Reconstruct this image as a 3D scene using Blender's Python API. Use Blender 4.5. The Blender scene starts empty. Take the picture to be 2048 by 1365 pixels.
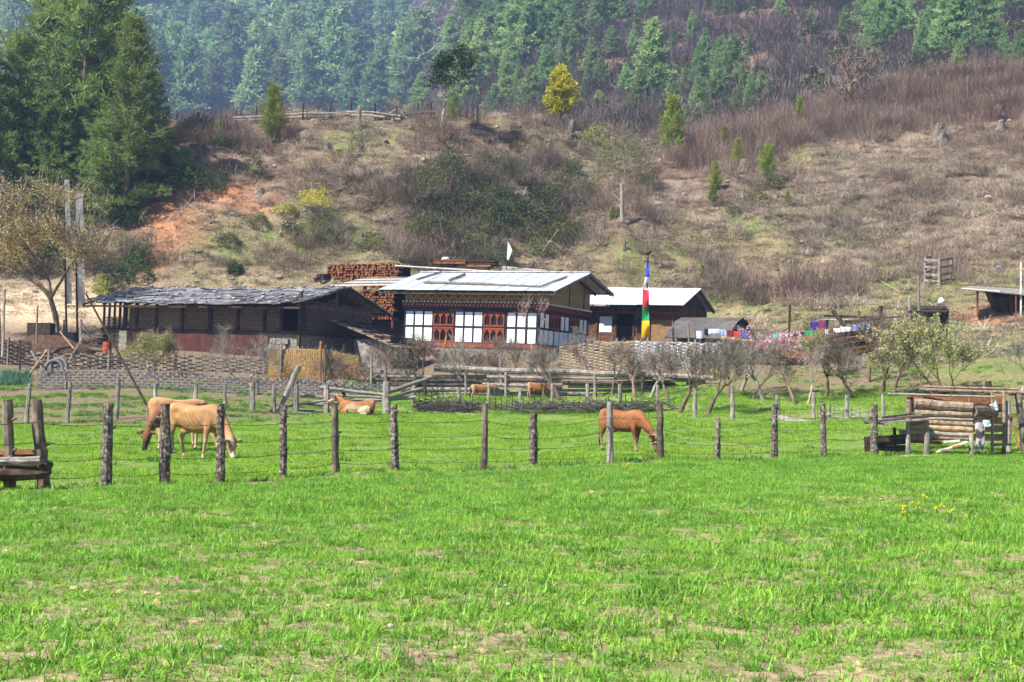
import bpy, math, random
import numpy as np
from mathutils import Vector, Matrix, Euler

SC = bpy.context.scene
COL = SC.collection
R = math.radians

# ------------------------------------------------------------------ camera
F = 3000.0                       # focal length in pixels of the 2048 px wide frame
EYE = Vector((0.0, 0.0, 1.55))
PITCH, ROLL = R(2.24), R(1.5)
cam_d = bpy.data.cameras.new('camera')
cam_d.sensor_width = 36.0
cam_d.lens = F / 2048.0 * 36.0
cam_d.clip_start, cam_d.clip_end = 0.1, 4000.0
cam = bpy.data.objects.new('camera', cam_d)
COL.objects.link(cam)
CAMROT = Matrix.Rotation(R(90) + PITCH, 3, 'X') @ Matrix.Rotation(ROLL, 3, 'Z')
cam.matrix_world = Matrix.Translation(EYE) @ CAMROT.to_4x4()
SC.camera = cam

# ------------------------------------------------------------------ sky, sun, exposure
SUN_EL, SUN_AZ = R(48), R(-127)   # azimuth measured from +Y (away from the camera) towards +X
world = bpy.data.worlds.new('World')
SC.world = world
world.use_nodes = True
wn = world.node_tree.nodes
wl = world.node_tree.links
sky = wn.new('ShaderNodeTexSky')
sky.sky_type = 'NISHITA'
sky.sun_disc = False
sky.sun_elevation = SUN_EL
sky.sun_rotation = SUN_AZ
sky.altitude = 2300
sky.air_density = 1.0
sky.dust_density = 0.6
wn['Background'].inputs['Strength'].default_value = 0.075
wl.new(sky.outputs[0], wn['Background'].inputs['Color'])
sun_d = bpy.data.lights.new('sun', 'SUN')
sun_d.energy = 5.0
sun_d.angle = R(0.53)
sun_d.color = (1.0, 0.955, 0.88)
sun = bpy.data.objects.new('sun', sun_d)
COL.objects.link(sun)
sdir = Vector((math.sin(SUN_AZ) * math.cos(SUN_EL), math.cos(SUN_AZ) * math.cos(SUN_EL), math.sin(SUN_EL)))
sun.rotation_euler = sdir.to_track_quat('Z', 'Y').to_euler()
sun.location = (-40, 20, 90)
SC.view_settings.view_transform = 'Standard'
SC.view_settings.look = 'None'
SC.view_settings.gamma = 1.0
SC.view_settings.use_curve_mapping = False
SC.view_settings.exposure = 1.24
SC.cycles.use_denoising = True
SC.cycles.use_adaptive_sampling = True
SC.cycles.adaptive_threshold = 0.028
SC.cycles.adaptive_min_samples = 12
SC.cycles.max_bounces = 4
SC.cycles.diffuse_bounces = 2
SC.cycles.glossy_bounces = 2
SC.cycles.transmission_bounces = 2
SC.cycles.transparent_max_bounces = 6
SC.cycles.volume_bounces = 0
SC.cycles.caustics_reflective = False
SC.cycles.caustics_refractive = False

# ------------------------------------------------------------------ projection helpers
CR = np.array(CAMROT)
EYEN = np.array(EYE)


def P(px, py, d):
    """world point seen at photo pixel (px, py) at a depth of d metres north of the camera"""
    v = CR @ np.array([(px - 1024) / F, -(py - 682.5) / F, -1.0])
    return Vector(EYEN + v * (d / v[1]))


def project(xyz):
    q = (np.asarray(xyz, float) - EYEN) @ CR
    w = np.maximum(-q[..., 2], 1e-3)
    return 1024 + F * q[..., 0] / w, 682.5 - F * q[..., 1] / w


# ------------------------------------------------------------------ noise
def _hash(ix, iy, seed):
    h = (ix.astype(np.int64) * 374761393 + iy.astype(np.int64) * 668265263 + seed * 982451653) & 0xFFFFFFFF
    h = ((h ^ (h >> 13)) * 1274126177) & 0xFFFFFFFF
    return ((h ^ (h >> 16)) & 0xFFFF) / 65535.0


def vnoise(x, y, seed=0):
    x = np.asarray(x, float); y = np.asarray(y, float)
    ix = np.floor(x); iy = np.floor(y)
    fx = x - ix; fy = y - iy
    fx = fx * fx * (3 - 2 * fx); fy = fy * fy * (3 - 2 * fy)
    a = _hash(ix, iy, seed); b = _hash(ix + 1, iy, seed)
    c = _hash(ix, iy + 1, seed); d = _hash(ix + 1, iy + 1, seed)
    return (a + (b - a) * fx) * (1 - fy) + (c + (d - c) * fx) * fy


def fbm(x, y, octaves=4, seed=0):
    s, a, t = 0.0, 1.0, 0.0
    for o in range(octaves):
        s = s + a * vnoise(x * 2 ** o, y * 2 ** o, seed + o * 17)
        t += a; a *= 0.5
    return s / t          # 0..1


def smooth(e0, e1, x):
    t = np.clip((x - e0) / (e1 - e0), 0, 1)
    return t * t * (3 - 2 * t)


# ------------------------------------------------------------------ terrain heights
# surveyed profiles: bearing (as a photo column) -> (depth, photo row of the ground)
PROFILE = {
    -700: [(24, 990), (36, 905), (50, 850), (60, 790), (68, 735), (76, 690), (84, 650), (90, 560), (100, 430), (112, 320), (125, 230), (140, 215), (170, 330), (260, 330), (380, 250), (430, 190), (480, 130), (540, 60), (620, -40), (700, -140)],
    0:   [(24, 990), (36, 905), (50, 852), (60, 790), (68, 735), (76, 690), (84, 650), (90, 560), (100, 430), (112, 330), (125, 255), (140, 240), (170, 340), (260, 330), (380, 250), (430, 190), (480, 130), (540, 60), (620, -40), (700, -140)],
    200: [(26, 972), (36, 907), (50, 855), (60, 788), (68, 738), (74, 706), (80, 690), (84, 655), (90, 575), (100, 430), (108, 340), (118, 262), (130, 250), (160, 340), (260, 330), (380, 250), (430, 190), (480, 130), (540, 60), (620, -40), (700, -140)],
    350: [(27, 962), (36, 909), (50, 852), (60, 790), (68, 742), (74, 706), (80, 690), (86, 620), (91, 540), (97, 440), (103, 330), (109, 255), (114, 242), (130, 260), (160, 350), (260, 330), (380, 250), (430, 190), (480, 130), (540, 60), (620, -40), (700, -140)],
    550: [(29, 956), (36, 912), (50, 850), (58, 825), (62, 795), (68, 745), (74, 708), (80, 690), (86, 615), (91, 540), (97, 440), (103, 335), (108, 252), (113, 235), (125, 240), (160, 350), (260, 330), (380, 250), (430, 190), (480, 130), (540, 60), (620, -40), (700, -140)],
    800: [(31, 944), (38, 908), (47, 868), (55, 842), (60, 826), (66, 798), (70, 770), (75, 725), (79, 706), (84, 690), (88, 590), (91, 525), (96, 440), (101, 345), (107, 262), (114, 240), (125, 250), (160, 350), (250, 330), (360, 250), (420, 190), (480, 125), (540, 60), (620, -40), (700, -140)],
    960: [(32, 940), (39, 906), (48, 868), (56, 842), (62, 820), (67, 800), (71, 768), (75, 728), (78, 706), (85, 690), (89, 610), (93, 535), (98, 460), (105, 360), (111, 285), (116, 245), (128, 255), (150, 300), (200, 270), (240, 210), (290, 130), (340, 50), (420, -60), (560, -200), (700, -300)],
    1100: [(33, 936), (40, 904), (48, 868), (56, 842), (62, 818), (67, 798), (72, 760), (76, 715), (84, 698), (90, 650), (94, 560), (100, 500), (106, 430), (111, 345), (115, 280), (118, 258), (128, 270), (150, 290), (180, 245), (210, 180), (260, 90), (320, 0), (400, -90), (560, -220), (700, -320)],
    1250: [(34, 930), (40, 904), (48, 866), (54, 846), (60, 822), (66, 798), (72, 755), (77, 705), (84, 698), (90, 668), (93, 545), (98, 465), (105, 392), (114, 335), (121, 300), (132, 300), (150, 290), (175, 250), (210, 180), (260, 90), (320, 0), (400, -90), (560, -220), (700, -320)],
    1400: [(36.5, 922), (42, 898), (48, 866), (54, 842), (60, 806), (66, 770), (71, 735), (77, 705), (84, 690), (90, 640), (95, 540), (101, 470), (109, 400), (118, 325), (126, 275), (134, 268), (150, 290), (175, 245), (215, 150), (265, 60), (315, -20), (400, -130), (560, -260), (700, -360)],
    1600: [(39, 917), (44, 895), (48, 872), (54, 836), (60, 798), (65, 765), (70, 735), (76, 700), (82, 650), (88, 595), (94, 545), (101, 480), (109, 410), (118, 335), (126, 275), (135, 225), (145, 240), (168, 235), (215, 140), (265, 50), (315, -30), (400, -140), (560, -270), (700, -370)],
    1800: [(41.5, 914), (46, 890), (50, 862), (55, 828), (60, 785), (66, 738), (72, 700), (78, 655), (84, 610), (90, 565), (97, 505), (105, 435), (113, 360), (121, 280), (129, 222), (137, 182), (150, 205), (168, 200), (215, 95), (265, 5), (315, -60), (400, -170), (560, -300), (700, -400)],
    2048: [(44, 910), (48, 888), (52, 855), (57, 800), (62, 735), (68, 690), (74, 640), (80, 600), (86, 560), (93, 500), (101, 425), (109, 350), (117, 268), (125, 198), (133, 152), (150, 180), (168, 175), (215, 60), (265, -30), (315, -100), (400, -200), (560, -330), (700, -430)],
    2800: [(48, 910), (52, 880), (58, 800), (64, 720), (70, 660), (78, 600), (86, 540), (95, 460), (104, 380), (113, 295), (122, 210), (132, 152), (150, 180), (168, 175), (215, 40), (265, -50), (315, -130), (400, -230), (560, -350), (700, -450)],
}
for _u in list(PROFILE):          # the forested flank on the left lies farther back
    if _u <= 800:
        PROFILE[_u] = [(d * 1.3 if d >= 360 else d, y) for d, y in PROFILE[_u]]
_US = sorted(PROFILE)
_DD = np.arange(0, 1001.0)
_rows = []
for _u in _US:
    _k = PROFILE[_u]
    _d = [0, 7, 15] + [k[0] for k in _k] + [1000]
    _z0 = P(_u, _k[0][1], _k[0][0]).z
    _z = [0.0, 0.0, 0.35 * _z0] + [P(_u, k[1], k[0]).z for k in _k]
    _z.append(_z[-1] + 25)
    _r = np.interp(_DD, _d, _z)
    _p = np.pad(_r, 4, mode='edge')
    _ker = np.array([1, 3, 5, 3, 1.0]); _ker /= _ker.sum()
    _r = np.convolve(_p, _ker, mode='same')[4:-4]
    _rows.append(_r)
_rows = np.array(_rows)
_UG = np.arange(-700, 2801, 20.0)
_ZT = np.array([np.interp(_UG, _US, _rows[:, j]) for j in range(len(_DD))]).T     # u x d
_ker = np.hanning(9)[1:-1]; _ker /= _ker.sum()
_ZT = np.apply_along_axis(lambda r: np.convolve(np.pad(r, 3, mode='edge'), _ker, mode='valid'), 0, _ZT)


def ground(x, y, detail=True):
    x = np.asarray(x, float); y = np.asarray(y, float)
    yy = np.clip(y, 0.5, 998)
    u = np.clip(1024 + F * x / np.maximum(yy, 6.0), -700, 2799)
    fu = (u + 700) / 20.0; iu = np.floor(fu).astype(int); tu = fu - iu
    jd = np.floor(yy).astype(int); td = yy - jd
    iu2 = np.minimum(iu + 1, len(_UG) - 1)
    z = ((_ZT[iu, jd] * (1 - tu) + _ZT[iu2, jd] * tu) * (1 - td) + (_ZT[iu, jd + 1] * (1 - tu) + _ZT[iu2, jd + 1] * tu) * td)
    if detail:
        s = smooth(84, 96, yy)
        near = 1 - smooth(20, 40, yy)
        z = z + s * (3.2 * (fbm(x / 8, y / 8, 4, 3) - 0.5) + 1.25 * (fbm(x / 1.7, y / 1.7, 3, 9) - 0.5))
        z = z + (1 - s) * 0.16 * (fbm(x / 3, y / 3, 3, 5) - 0.5)
        z = z + near * 0.10 * (fbm(x / 0.45, y / 0.45, 3, 21) - 0.5)
        far = smooth(150, 220, yy)
        z = z + far * 14 * (fbm(x / 60, y / 60, 4, 13) - 0.5)
    return z


def gz(x, y):
    return float(ground(x, y))


def GP(px, py, d0=6.0, d1=900.0):
    """first terrain point along the ray of a photo pixel, searched between two depths"""
    v = CR @ np.array([(px - 1024) / F, -(py - 682.5) / F, -1.0])
    ds = np.concatenate([np.arange(d0, min(d1, 170), 0.25), np.arange(max(d0, 170), d1, 1.0)]) if d1 > 170 else np.arange(d0, d1, 0.2)
    pts = EYEN + v[None, :] * (ds / v[1])[:, None]
    below = pts[:, 2] < ground(pts[:, 0], pts[:, 1])
    i = int(np.argmax(below)) if below.any() else len(ds) - 1
    p = pts[i]
    return Vector((p[0], p[1], gz(p[0], p[1])))


def GD(px, d):
    """terrain point on photo column px at depth d"""
    py = 700
    for _ in range(3):
        p = P(px, py, d)
        z = gz(p.x, p.y)
        _, py = project([p.x, p.y, z])
    return Vector((p.x, p.y, z))


# ------------------------------------------------------------------ materials
def lin(c):
    if isinstance(c, str):
        c = c.lstrip('#')
        c = [int(c[i:i + 2], 16) / 255 for i in (0, 2, 4)]
        return tuple((v / 12.92 if v <= 0.04045 else ((v + 0.055) / 1.055) ** 2.4) for v in c) + (1.0,)
    return tuple(c[:3]) + (1.0,)


MATS = {}


def newmat(name):
    m = bpy.data.materials.new(name)
    m.use_nodes = True
    nt = m.node_tree
    nt.nodes.clear()
    MATS[name] = m
    return m, nt.nodes, nt.links


def mat(name, cols, scale=6.0, stretch=(1, 1, 1), rough=0.85, bump=0.3, bumpscale=None, rnd=0.25, metallic=0.0, spec=0.25, detail=5, coat=0):
    """procedural surface: noise-driven colour ramp, per-object brightness change, bump"""
    m, n, l = newmat(name)
    out = n.new('ShaderNodeOutputMaterial')
    b = n.new('ShaderNodeBsdfPrincipled')
    b.inputs['Roughness'].default_value = rough
    b.inputs['Metallic'].default_value = metallic
    b.inputs['Specular IOR Level'].default_value = spec
    tc = n.new('ShaderNodeTexCoord')
    mp = n.new('ShaderNodeMapping')
    mp.inputs['Scale'].default_value = stretch
    l.new(tc.outputs['Object'], mp.inputs['Vector'])
    nz = n.new('ShaderNodeTexNoise')
    nz.inputs['Scale'].default_value = scale
    nz.inputs['Detail'].default_value = detail
    nz.inputs['Roughness'].default_value = 0.65
    l.new(mp.outputs[0], nz.inputs['Vector'])
    rp = n.new('ShaderNodeValToRGB')
    e = rp.color_ramp.elements
    k = len(cols)
    e[0].position, e[0].color = 0.30, lin(cols[0])
    e[1].position, e[1].color = 0.70, lin(cols[-1])
    for i in range(1, k - 1):
        x = e.new(0.30 + 0.40 * i / (k - 1)); x.color = lin(cols[i])
    l.new(nz.outputs['Fac'], rp.inputs[0])
    oi = n.new('ShaderNodeObjectInfo')
    hv = n.new('ShaderNodeHueSaturation')
    mr = n.new('ShaderNodeMapRange')
    mr.inputs['To Min'].default_value, mr.inputs['To Max'].default_value = 1 - rnd, 1 + rnd
    l.new(oi.outputs['Random'], mr.inputs['Value'])
    l.new(mr.outputs[0], hv.inputs['Value'])
    l.new(rp.outputs[0], hv.inputs['Color'])
    l.new(hv.outputs[0], b.inputs['Base Color'])
    if bump:
        bp = n.new('ShaderNodeBump')
        bp.inputs['Strength'].default_value = bump
        bp.inputs['Distance'].default_value = 0.03
        if bumpscale:
            n2 = n.new('ShaderNodeTexNoise'); n2.inputs['Scale'].default_value = bumpscale; n2.inputs['Detail'].default_value = 4
            l.new(mp.outputs[0], n2.inputs['Vector']); l.new(n2.outputs['Fac'], bp.inputs['Height'])
        else:
            l.new(nz.outputs['Fac'], bp.inputs['Height'])
        l.new(bp.outputs[0], b.inputs['Normal'])
    l.new(b.outputs[0], out.inputs[0])
    return m


def leafmat(name, c1, c2, trans=0.35, rnd=0.3, scale=0.8, hue=0.02, rough=0.6):
    """thin leaf: diffuse + translucent, colour drifting through the plant and from plant to plant"""
    m, n, l = newmat(name)
    out = n.new('ShaderNodeOutputMaterial')
    geo = n.new('ShaderNodeNewGeometry')
    oi = n.new('ShaderNodeObjectInfo')
    nz = n.new('ShaderNodeTexNoise'); nz.inputs['Scale'].default_value = scale; nz.inputs['Detail'].default_value = 3
    l.new(geo.outputs['Position'], nz.inputs['Vector'])
    mx = n.new('ShaderNodeMix'); mx.data_type = 'RGBA'
    mx.inputs['A'].default_value, mx.inputs['B'].default_value = lin(c1), lin(c2)
    ad = n.new('ShaderNodeMath'); ad.operation = 'ADD'
    sb = n.new('ShaderNodeMapRange'); sb.inputs['From Min'].default_value = 0.3; sb.inputs['From Max'].default_value = 0.7
    l.new(nz.outputs['Fac'], sb.inputs['Value'])
    r2 = n.new('ShaderNodeMapRange'); r2.inputs['To Min'].default_value, r2.inputs['To Max'].default_value = -0.5, 0.5
    l.new(geo.outputs['Random Per Island'], r2.inputs['Value'])
    l.new(sb.outputs[0], ad.inputs[0]); l.new(r2.outputs[0], ad.inputs[1])
    ad.use_clamp = True
    l.new(ad.outputs[0], mx.inputs['Factor'])
    hv = n.new('ShaderNodeHueSaturation')
    mr = n.new('ShaderNodeMapRange'); mr.inputs['To Min'].default_value, mr.inputs['To Max'].default_value = 1 - rnd, 1 + rnd
    l.new(oi.outputs['Random'], mr.inputs['Value']); l.new(mr.outputs[0], hv.inputs['Value'])
    mh = n.new('ShaderNodeMapRange'); mh.inputs['To Min'].default_value, mh.inputs['To Max'].default_value = 0.5 - hue, 0.5 + hue
    ml = n.new('ShaderNodeMath'); ml.operation = 'FRACT'
    mm = n.new('ShaderNodeMath'); mm.operation = 'MULTIPLY'; mm.inputs[1].default_value = 7.31
    l.new(oi.outputs['Random'], mm.inputs[0]); l.new(mm.outputs[0], ml.inputs[0]); l.new(ml.outputs[0], mh.inputs['Value']); l.new(mh.outputs[0], hv.inputs['Hue'])
    l.new(mx.outputs['Result'], hv.inputs['Color'])
    d = n.new('ShaderNodeBsdfPrincipled'); d.inputs['Roughness'].default_value = rough; d.inputs['Specular IOR Level'].default_value = 0.15
    t = n.new('ShaderNodeBsdfTranslucent')
    l.new(hv.outputs[0], d.inputs['Base Color']); l.new(hv.outputs[0], t.inputs['Color'])
    ms = n.new('ShaderNodeMixShader'); ms.inputs[0].default_value = trans
    l.new(d.outputs[0], ms.inputs[1]); l.new(t.outputs[0], ms.inputs[2])
    l.new(ms.outputs[0], out.inputs[0])
    return m


def attrmat(name, attr='col', fine=14.0, amount=0.35, rough=0.95, bump=0.5, dist=0.05, spec=0.1):
    """surface whose own colour is stored per vertex (soil, turf, hide), broken up by fine noise"""
    m, n, l = newmat(name)
    out = n.new('ShaderNodeOutputMaterial')
    b = n.new('ShaderNodeBsdfPrincipled')
    b.inputs['Roughness'].default_value = rough
    b.inputs['Specular IOR Level'].default_value = spec
    at = n.new('ShaderNodeAttribute'); at.attribute_name = attr
    tc = n.new('ShaderNodeTexCoord')
    nz = n.new('ShaderNodeTexNoise'); nz.inputs['Scale'].default_value = fine; nz.inputs['Detail'].default_value = 6; nz.inputs['Roughness'].default_value = 0.7
    l.new(tc.outputs['Object'], nz.inputs['Vector'])
    mr = n.new('ShaderNodeMapRange')
    mr.inputs['From Min'].default_value, mr.inputs['From Max'].default_value = 0.3, 0.7
    mr.inputs['To Min'].default_value, mr.inputs['To Max'].default_value = 1 - amount, 1 + amount
    l.new(nz.outputs['Fac'], mr.inputs['Value'])
    hv = n.new('ShaderNodeHueSaturation')
    l.new(mr.outputs[0], hv.inputs['Value']); l.new(at.outputs['Color'], hv.inputs['Color'])
    l.new(hv.outputs[0], b.inputs['Base Color'])
    if bump:
        bp = n.new('ShaderNodeBump'); bp.inputs['Strength'].default_value = bump; bp.inputs['Distance'].default_value = dist
        l.new(nz.outputs['Fac'], bp.inputs['Height']); l.new(bp.outputs[0], b.inputs['Normal'])
    l.new(b.outputs[0], out.inputs[0])
    return m


def plain(name, c, rough=0.8, rnd=0.05, bump=0.1, scale=20, metallic=0.0, spec=0.25, vary=0.82):
    a = lin(c)
    return mat(name, [tuple(v * vary for v in a[:3]), a[:3]], scale=scale, rough=rough, rnd=rnd, bump=bump, metallic=metallic, spec=spec)


# ------------------------------------------------------------------ mesh builder and object tree
WM = {}      # world matrix of every object we make


class MB:
    def __init__(s):
        s.v, s.f = [], []

    def add(s, vs, fs):
        k = len(s.v)
        s.v.extend([tuple(p) for p in vs])
        s.f.extend([tuple(i + k for i in f) for f in fs])
        return s

    def box(s, c, size, rot=None):
        hx, hy, hz = size[0] / 2, size[1] / 2, size[2] / 2
        vs = [Vector((x, y, z)) for x in (-hx, hx) for y in (-hy, hy) for z in (-hz, hz)]
        if rot is not None:
            vs = [rot @ v for v in vs]
        c = Vector(c)
        return s.add([v + c for v in vs], [(0, 1, 3, 2), (4, 6, 7, 5), (0, 4, 5, 1), (2, 3, 7, 6), (0, 2, 6, 4), (1, 5, 7, 3)])

    def hexa(s, a, b):
        """block between quad a (4 points) and quad b"""
        return s.add(list(a) + list(b), [(0, 3, 2, 1), (4, 5, 6, 7), (0, 1, 5, 4), (1, 2, 6, 5), (2, 3, 7, 6), (3, 0, 4, 7)])

    def beam(s, p0, p1, w, h, up=(0, 0, 1)):
        p0, p1 = Vector(p0), Vector(p1)
        d = (p1 - p0).normalized()
        x = d.cross(Vector(up))
        if x.length < 1e-4:
            x = Vector((1, 0, 0))
        x.normalize(); z = x.cross(d)
        q = lambda p: [p - x * w / 2 - z * h / 2, p + x * w / 2 - z * h / 2, p + x * w / 2 + z * h / 2, p - x * w / 2 + z * h / 2]
        return s.hexa(q(p0), q(p1))

    def tube(s, pts, rad, n=6, cap=True):
        pts = [Vector(p) for p in pts]
        if not hasattr(rad, '__len__'):
            rad = [rad] * len(pts)
        k = len(s.v)
        ref = None
        for i, p in enumerate(pts):
            d = (pts[min(i + 1, len(pts) - 1)] - pts[max(i - 1, 0)])
            if d.length < 1e-9:
                d = Vector((0, 0, 1))
            d.normalize()
            if ref is None:
                ref = d.orthogonal().normalized()
            ref = (ref - d * ref.dot(d))
            if ref.length < 1e-6:
                ref = d.orthogonal()
            ref.normalize()
            b = d.cross(ref)
            for j in range(n):
                a = 2 * math.pi * j / n
                s.v.append(tuple(p + (ref * math.cos(a) + b * math.sin(a)) * rad[i]))
        for i in range(len(pts) - 1):
            for j in range(n):
                s.f.append((k + i * n + j, k + i * n + (j + 1) % n, k + (i + 1) * n + (j + 1) % n, k + (i + 1) * n + j))
        if cap:
            s.f.append(tuple(k + j for j in reversed(range(n))))
            s.f.append(tuple(k + (len(pts) - 1) * n + j for j in range(n)))
        return s

    def sheet(s, a, b, c, d, t):
        """thin slab: quad a b c d thickened downwards along its normal by t"""
        a, b, c, d = map(Vector, (a, b, c, d))
        n = (b - a).cross(d - a).normalized() * t
        return s.hexa([a - n, b - n, c - n, d - n], [a, b, c, d])

    def mesh(s, name):
        m = bpy.data.meshes.new(name)
        m.from_pydata(s.v, [], s.f)
        m.update()
        return m

    def build(s, name, material, parent=None, smooth_shade=False, label=None, local=False):
        """geometry given in world coordinates -> object under its parent"""
        inv = WM[parent.name].inverted() if parent is not None and not local else None
        if inv is not None:
            s.v = [tuple(inv @ Vector(p)) for p in s.v]
        m = s.mesh(name)
        o = obj(name, m, material, parent, smooth_shade)
        if label:
            o['label'] = label
        return o


def obj(name, mesh, material=None, parent=None, smooth_shade=False):
    o = bpy.data.objects.new(name, mesh)
    COL.objects.link(o)
    if material is not None and mesh is not None and len(mesh.materials) == 0:
        mesh.materials.append(MATS[material] if isinstance(material, str) else material)
    if smooth_shade:
        mesh.polygons.foreach_set('use_smooth', np.ones(len(mesh.polygons), bool))
    WM[o.name] = Matrix.Identity(4)
    if parent is not None:
        o.parent = parent
        WM[o.name] = WM[parent.name].copy()
    return o


def place(o, loc, rot=(0, 0, 0), scale=(1, 1, 1)):
    o.location = loc
    o.rotation_euler = rot
    o.scale = scale if hasattr(scale, '__len__') else (scale,) * 3
    M = Matrix.LocRotScale(Vector(loc), Euler(rot), Vector(o.scale))
    WM[o.name] = (WM[o.parent.name] @ M) if o.parent else M
    return o


def tag(o, label=None, cat=None, group=None, kind=None):
    if label: o['label'] = label
    if cat: o['category'] = cat
    if group: o['group'] = group
    if kind: o['kind'] = kind
    return o


def thing(name, label, cat, loc, group=None, rz=0.0, rot=None):
    o = bpy.data.objects.new(name, None)
    COL.objects.link(o)
    o.empty_display_size = 0.3
    place(o, loc, rot if rot is not None else (0, 0, rz))
    return tag(o, label, cat, group, 'thing')


def single(name, mb, material, label, cat, group=None, base=None, smooth_shade=False):
    """a thing that is one mesh; geometry in world coordinates, origin moved to its base"""
    vs = np.array(mb.v)
    b = Vector(base) if base is not None else Vector(((vs[:, 0].min() + vs[:, 0].max()) / 2, (vs[:, 1].min() + vs[:, 1].max()) / 2, vs[:, 2].min()))
    mb.v = [tuple(Vector(p) - b) for p in mb.v]
    o = obj(name, mb.mesh(name), material, None, smooth_shade)
    place(o, b)
    return tag(o, label, cat, group)


def copy_tree(o, parent=None):
    c = o.copy(); COL.objects.link(c); c.parent = parent
    WM[c.name] = WM[o.name].copy()
    for ch in list(o.children):
        copy_tree(ch, c)
    return c


def arrays_mesh(name, V, faces_n, material=None):
    """V: (N,3) vertices, consecutive runs of faces_n vertices are the faces"""
    V = np.ascontiguousarray(V, np.float32)
    nv = len(V); nf = nv // faces_n
    m = bpy.data.meshes.new(name)
    m.vertices.add(nv); m.vertices.foreach_set('co', V.ravel())
    m.loops.add(nv); m.loops.foreach_set('vertex_index', np.arange(nv, dtype=np.int32))
    m.polygons.add(nf); m.polygons.foreach_set('loop_start', np.arange(0, nv, faces_n, dtype=np.int32))
    m.update(calc_edges=True)
    if material is not None:
        m.materials.append(MATS[material] if isinstance(material, str) else material)
    return m


def indexed_mesh(name, V, Q, material=None):
    V = np.ascontiguousarray(V, np.float32); Q = np.ascontiguousarray(Q, np.int32)
    m = bpy.data.meshes.new(name)
    m.vertices.add(len(V)); m.vertices.foreach_set('co', V.ravel())
    m.loops.add(Q.size); m.loops.foreach_set('vertex_index', Q.ravel())
    m.polygons.add(len(Q)); m.polygons.foreach_set('loop_start', np.arange(0, Q.size, Q.shape[1], dtype=np.int32))
    m.update(calc_edges=True)
    if material is not None:
        m.materials.append(MATS[material] if isinstance(material, str) else material)
    return m


def set_colors(m, C, name='col'):
    a = m.color_attributes.new(name, 'FLOAT_COLOR', 'POINT')
    a.data.foreach_set('color', np.concatenate([C, np.ones((len(C), 1))], 1).astype(np.float32).ravel())


# scatter: geometry-node instances of unlinked prototypes on given points
def scatter(name, label, protos, pts, scl, rotz, tilt=None, idx=None, cat=None, kind='stuff', parent=None, rng=None):
    coll = bpy.data.collections.new(name + '_source')
    for k, pm in enumerate(protos):
        coll.objects.link(bpy.data.objects.new('%s_source_%02d' % (name, k), pm))
    pts = np.asarray(pts, np.float32)
    n = len(pts)
    m = bpy.data.meshes.new(name)
    m.vertices.add(n); m.vertices.foreach_set('co', pts.ravel())
    rot = np.zeros((n, 3), np.float32); rot[:, 2] = rotz
    if tilt is not None:
        rot[:, :2] = tilt
    a = m.attributes.new('rot', 'FLOAT_VECTOR', 'POINT'); a.data.foreach_set('vector', rot.ravel())
    s3 = np.asarray(scl, np.float32)
    if s3.ndim == 1:
        s3 = np.repeat(s3[:, None], 3, 1)
    a = m.attributes.new('scl', 'FLOAT_VECTOR', 'POINT'); a.data.foreach_set('vector', np.ascontiguousarray(s3).ravel())
    if idx is None:
        idx = np.arange(n) * 7919 % len(protos)
    a = m.attributes.new('idx', 'INT', 'POINT'); a.data.foreach_set('value', np.asarray(idx, np.int32))
    o = obj(name, m, None, parent)
    g = bpy.data.node_groups.new(name + '_nodes', 'GeometryNodeTree')
    g.interface.new_socket('Geometry', in_out='INPUT', socket_type='NodeSocketGeometry')
    g.interface.new_socket('Geometry', in_out='OUTPUT', socket_type='NodeSocketGeometry')
    N, L = g.nodes, g.links
    gi, go = N.new('NodeGroupInput'), N.new('NodeGroupOutput')
    ip = N.new('GeometryNodeInstanceOnPoints')
    ci = N.new('GeometryNodeCollectionInfo'); ci.inputs['Collection'].default_value = coll
    ci.inputs['Separate Children'].default_value = True; ci.inputs['Reset Children'].default_value = True
    def na(nm, ty):
        x = N.new('GeometryNodeInputNamedAttribute'); x.data_type = ty; x.inputs['Name'].default_value = nm
        return x.outputs['Attribute']
    L.new(gi.outputs[0], ip.inputs['Points'])
    L.new(ci.outputs[0], ip.inputs['Instance'])
    ip.inputs['Pick Instance'].default_value = True
    L.new(na('idx', 'INT'), ip.inputs['Instance Index'])
    er = N.new('FunctionNodeEulerToRotation')
    L.new(na('rot', 'FLOAT_VECTOR'), er.inputs[0])
    L.new(er.outputs[0], ip.inputs['Rotation'])
    L.new(na('scl', 'FLOAT_VECTOR'), ip.inputs['Scale'])
    L.new(ip.outputs[0], go.inputs[0])
    md = o.modifiers.new('instances', 'NODES'); md.node_group = g
    return tag(o, label, cat, None, kind)

# ================================================================== ground sheets
FENCE_U = [-400, 0, 212, 330, 441, 567, 671, 790, 968, 1068, 1220, 1320, 1435, 1549, 1648, 1750, 2048, 2500]
FENCE_D = [22.5, 24.5, 25.9, 26.5, 27.5, 28.8, 30, 31, 32, 33, 34.3, 36, 37.3, 38.5, 39.3, 41, 45, 50]


def column(x, y):
    return 1024 + F * np.asarray(x) / np.maximum(np.asarray(y), 1.0)


def fence_depth(u):
    return np.interp(u, FENCE_U, FENCE_D)


def paddock_depth(u):
    return np.interp(u, [-700, 0, 520, 640, 700, 1380, 1450, 1800, 1900, 2100, 2800], [50, 50, 51.5, 57, 69.5, 69.5, 63, 60, 55, 50, 50])


def blob(px, py, cx, cy, rx, ry):
    return np.exp(-(((px - cx) / rx) ** 2 + ((py - cy) / ry) ** 2))


def mixc(C, col, w):
    return C * (1 - w[:, None]) + np.array(col)[None, :] * w[:, None]


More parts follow.
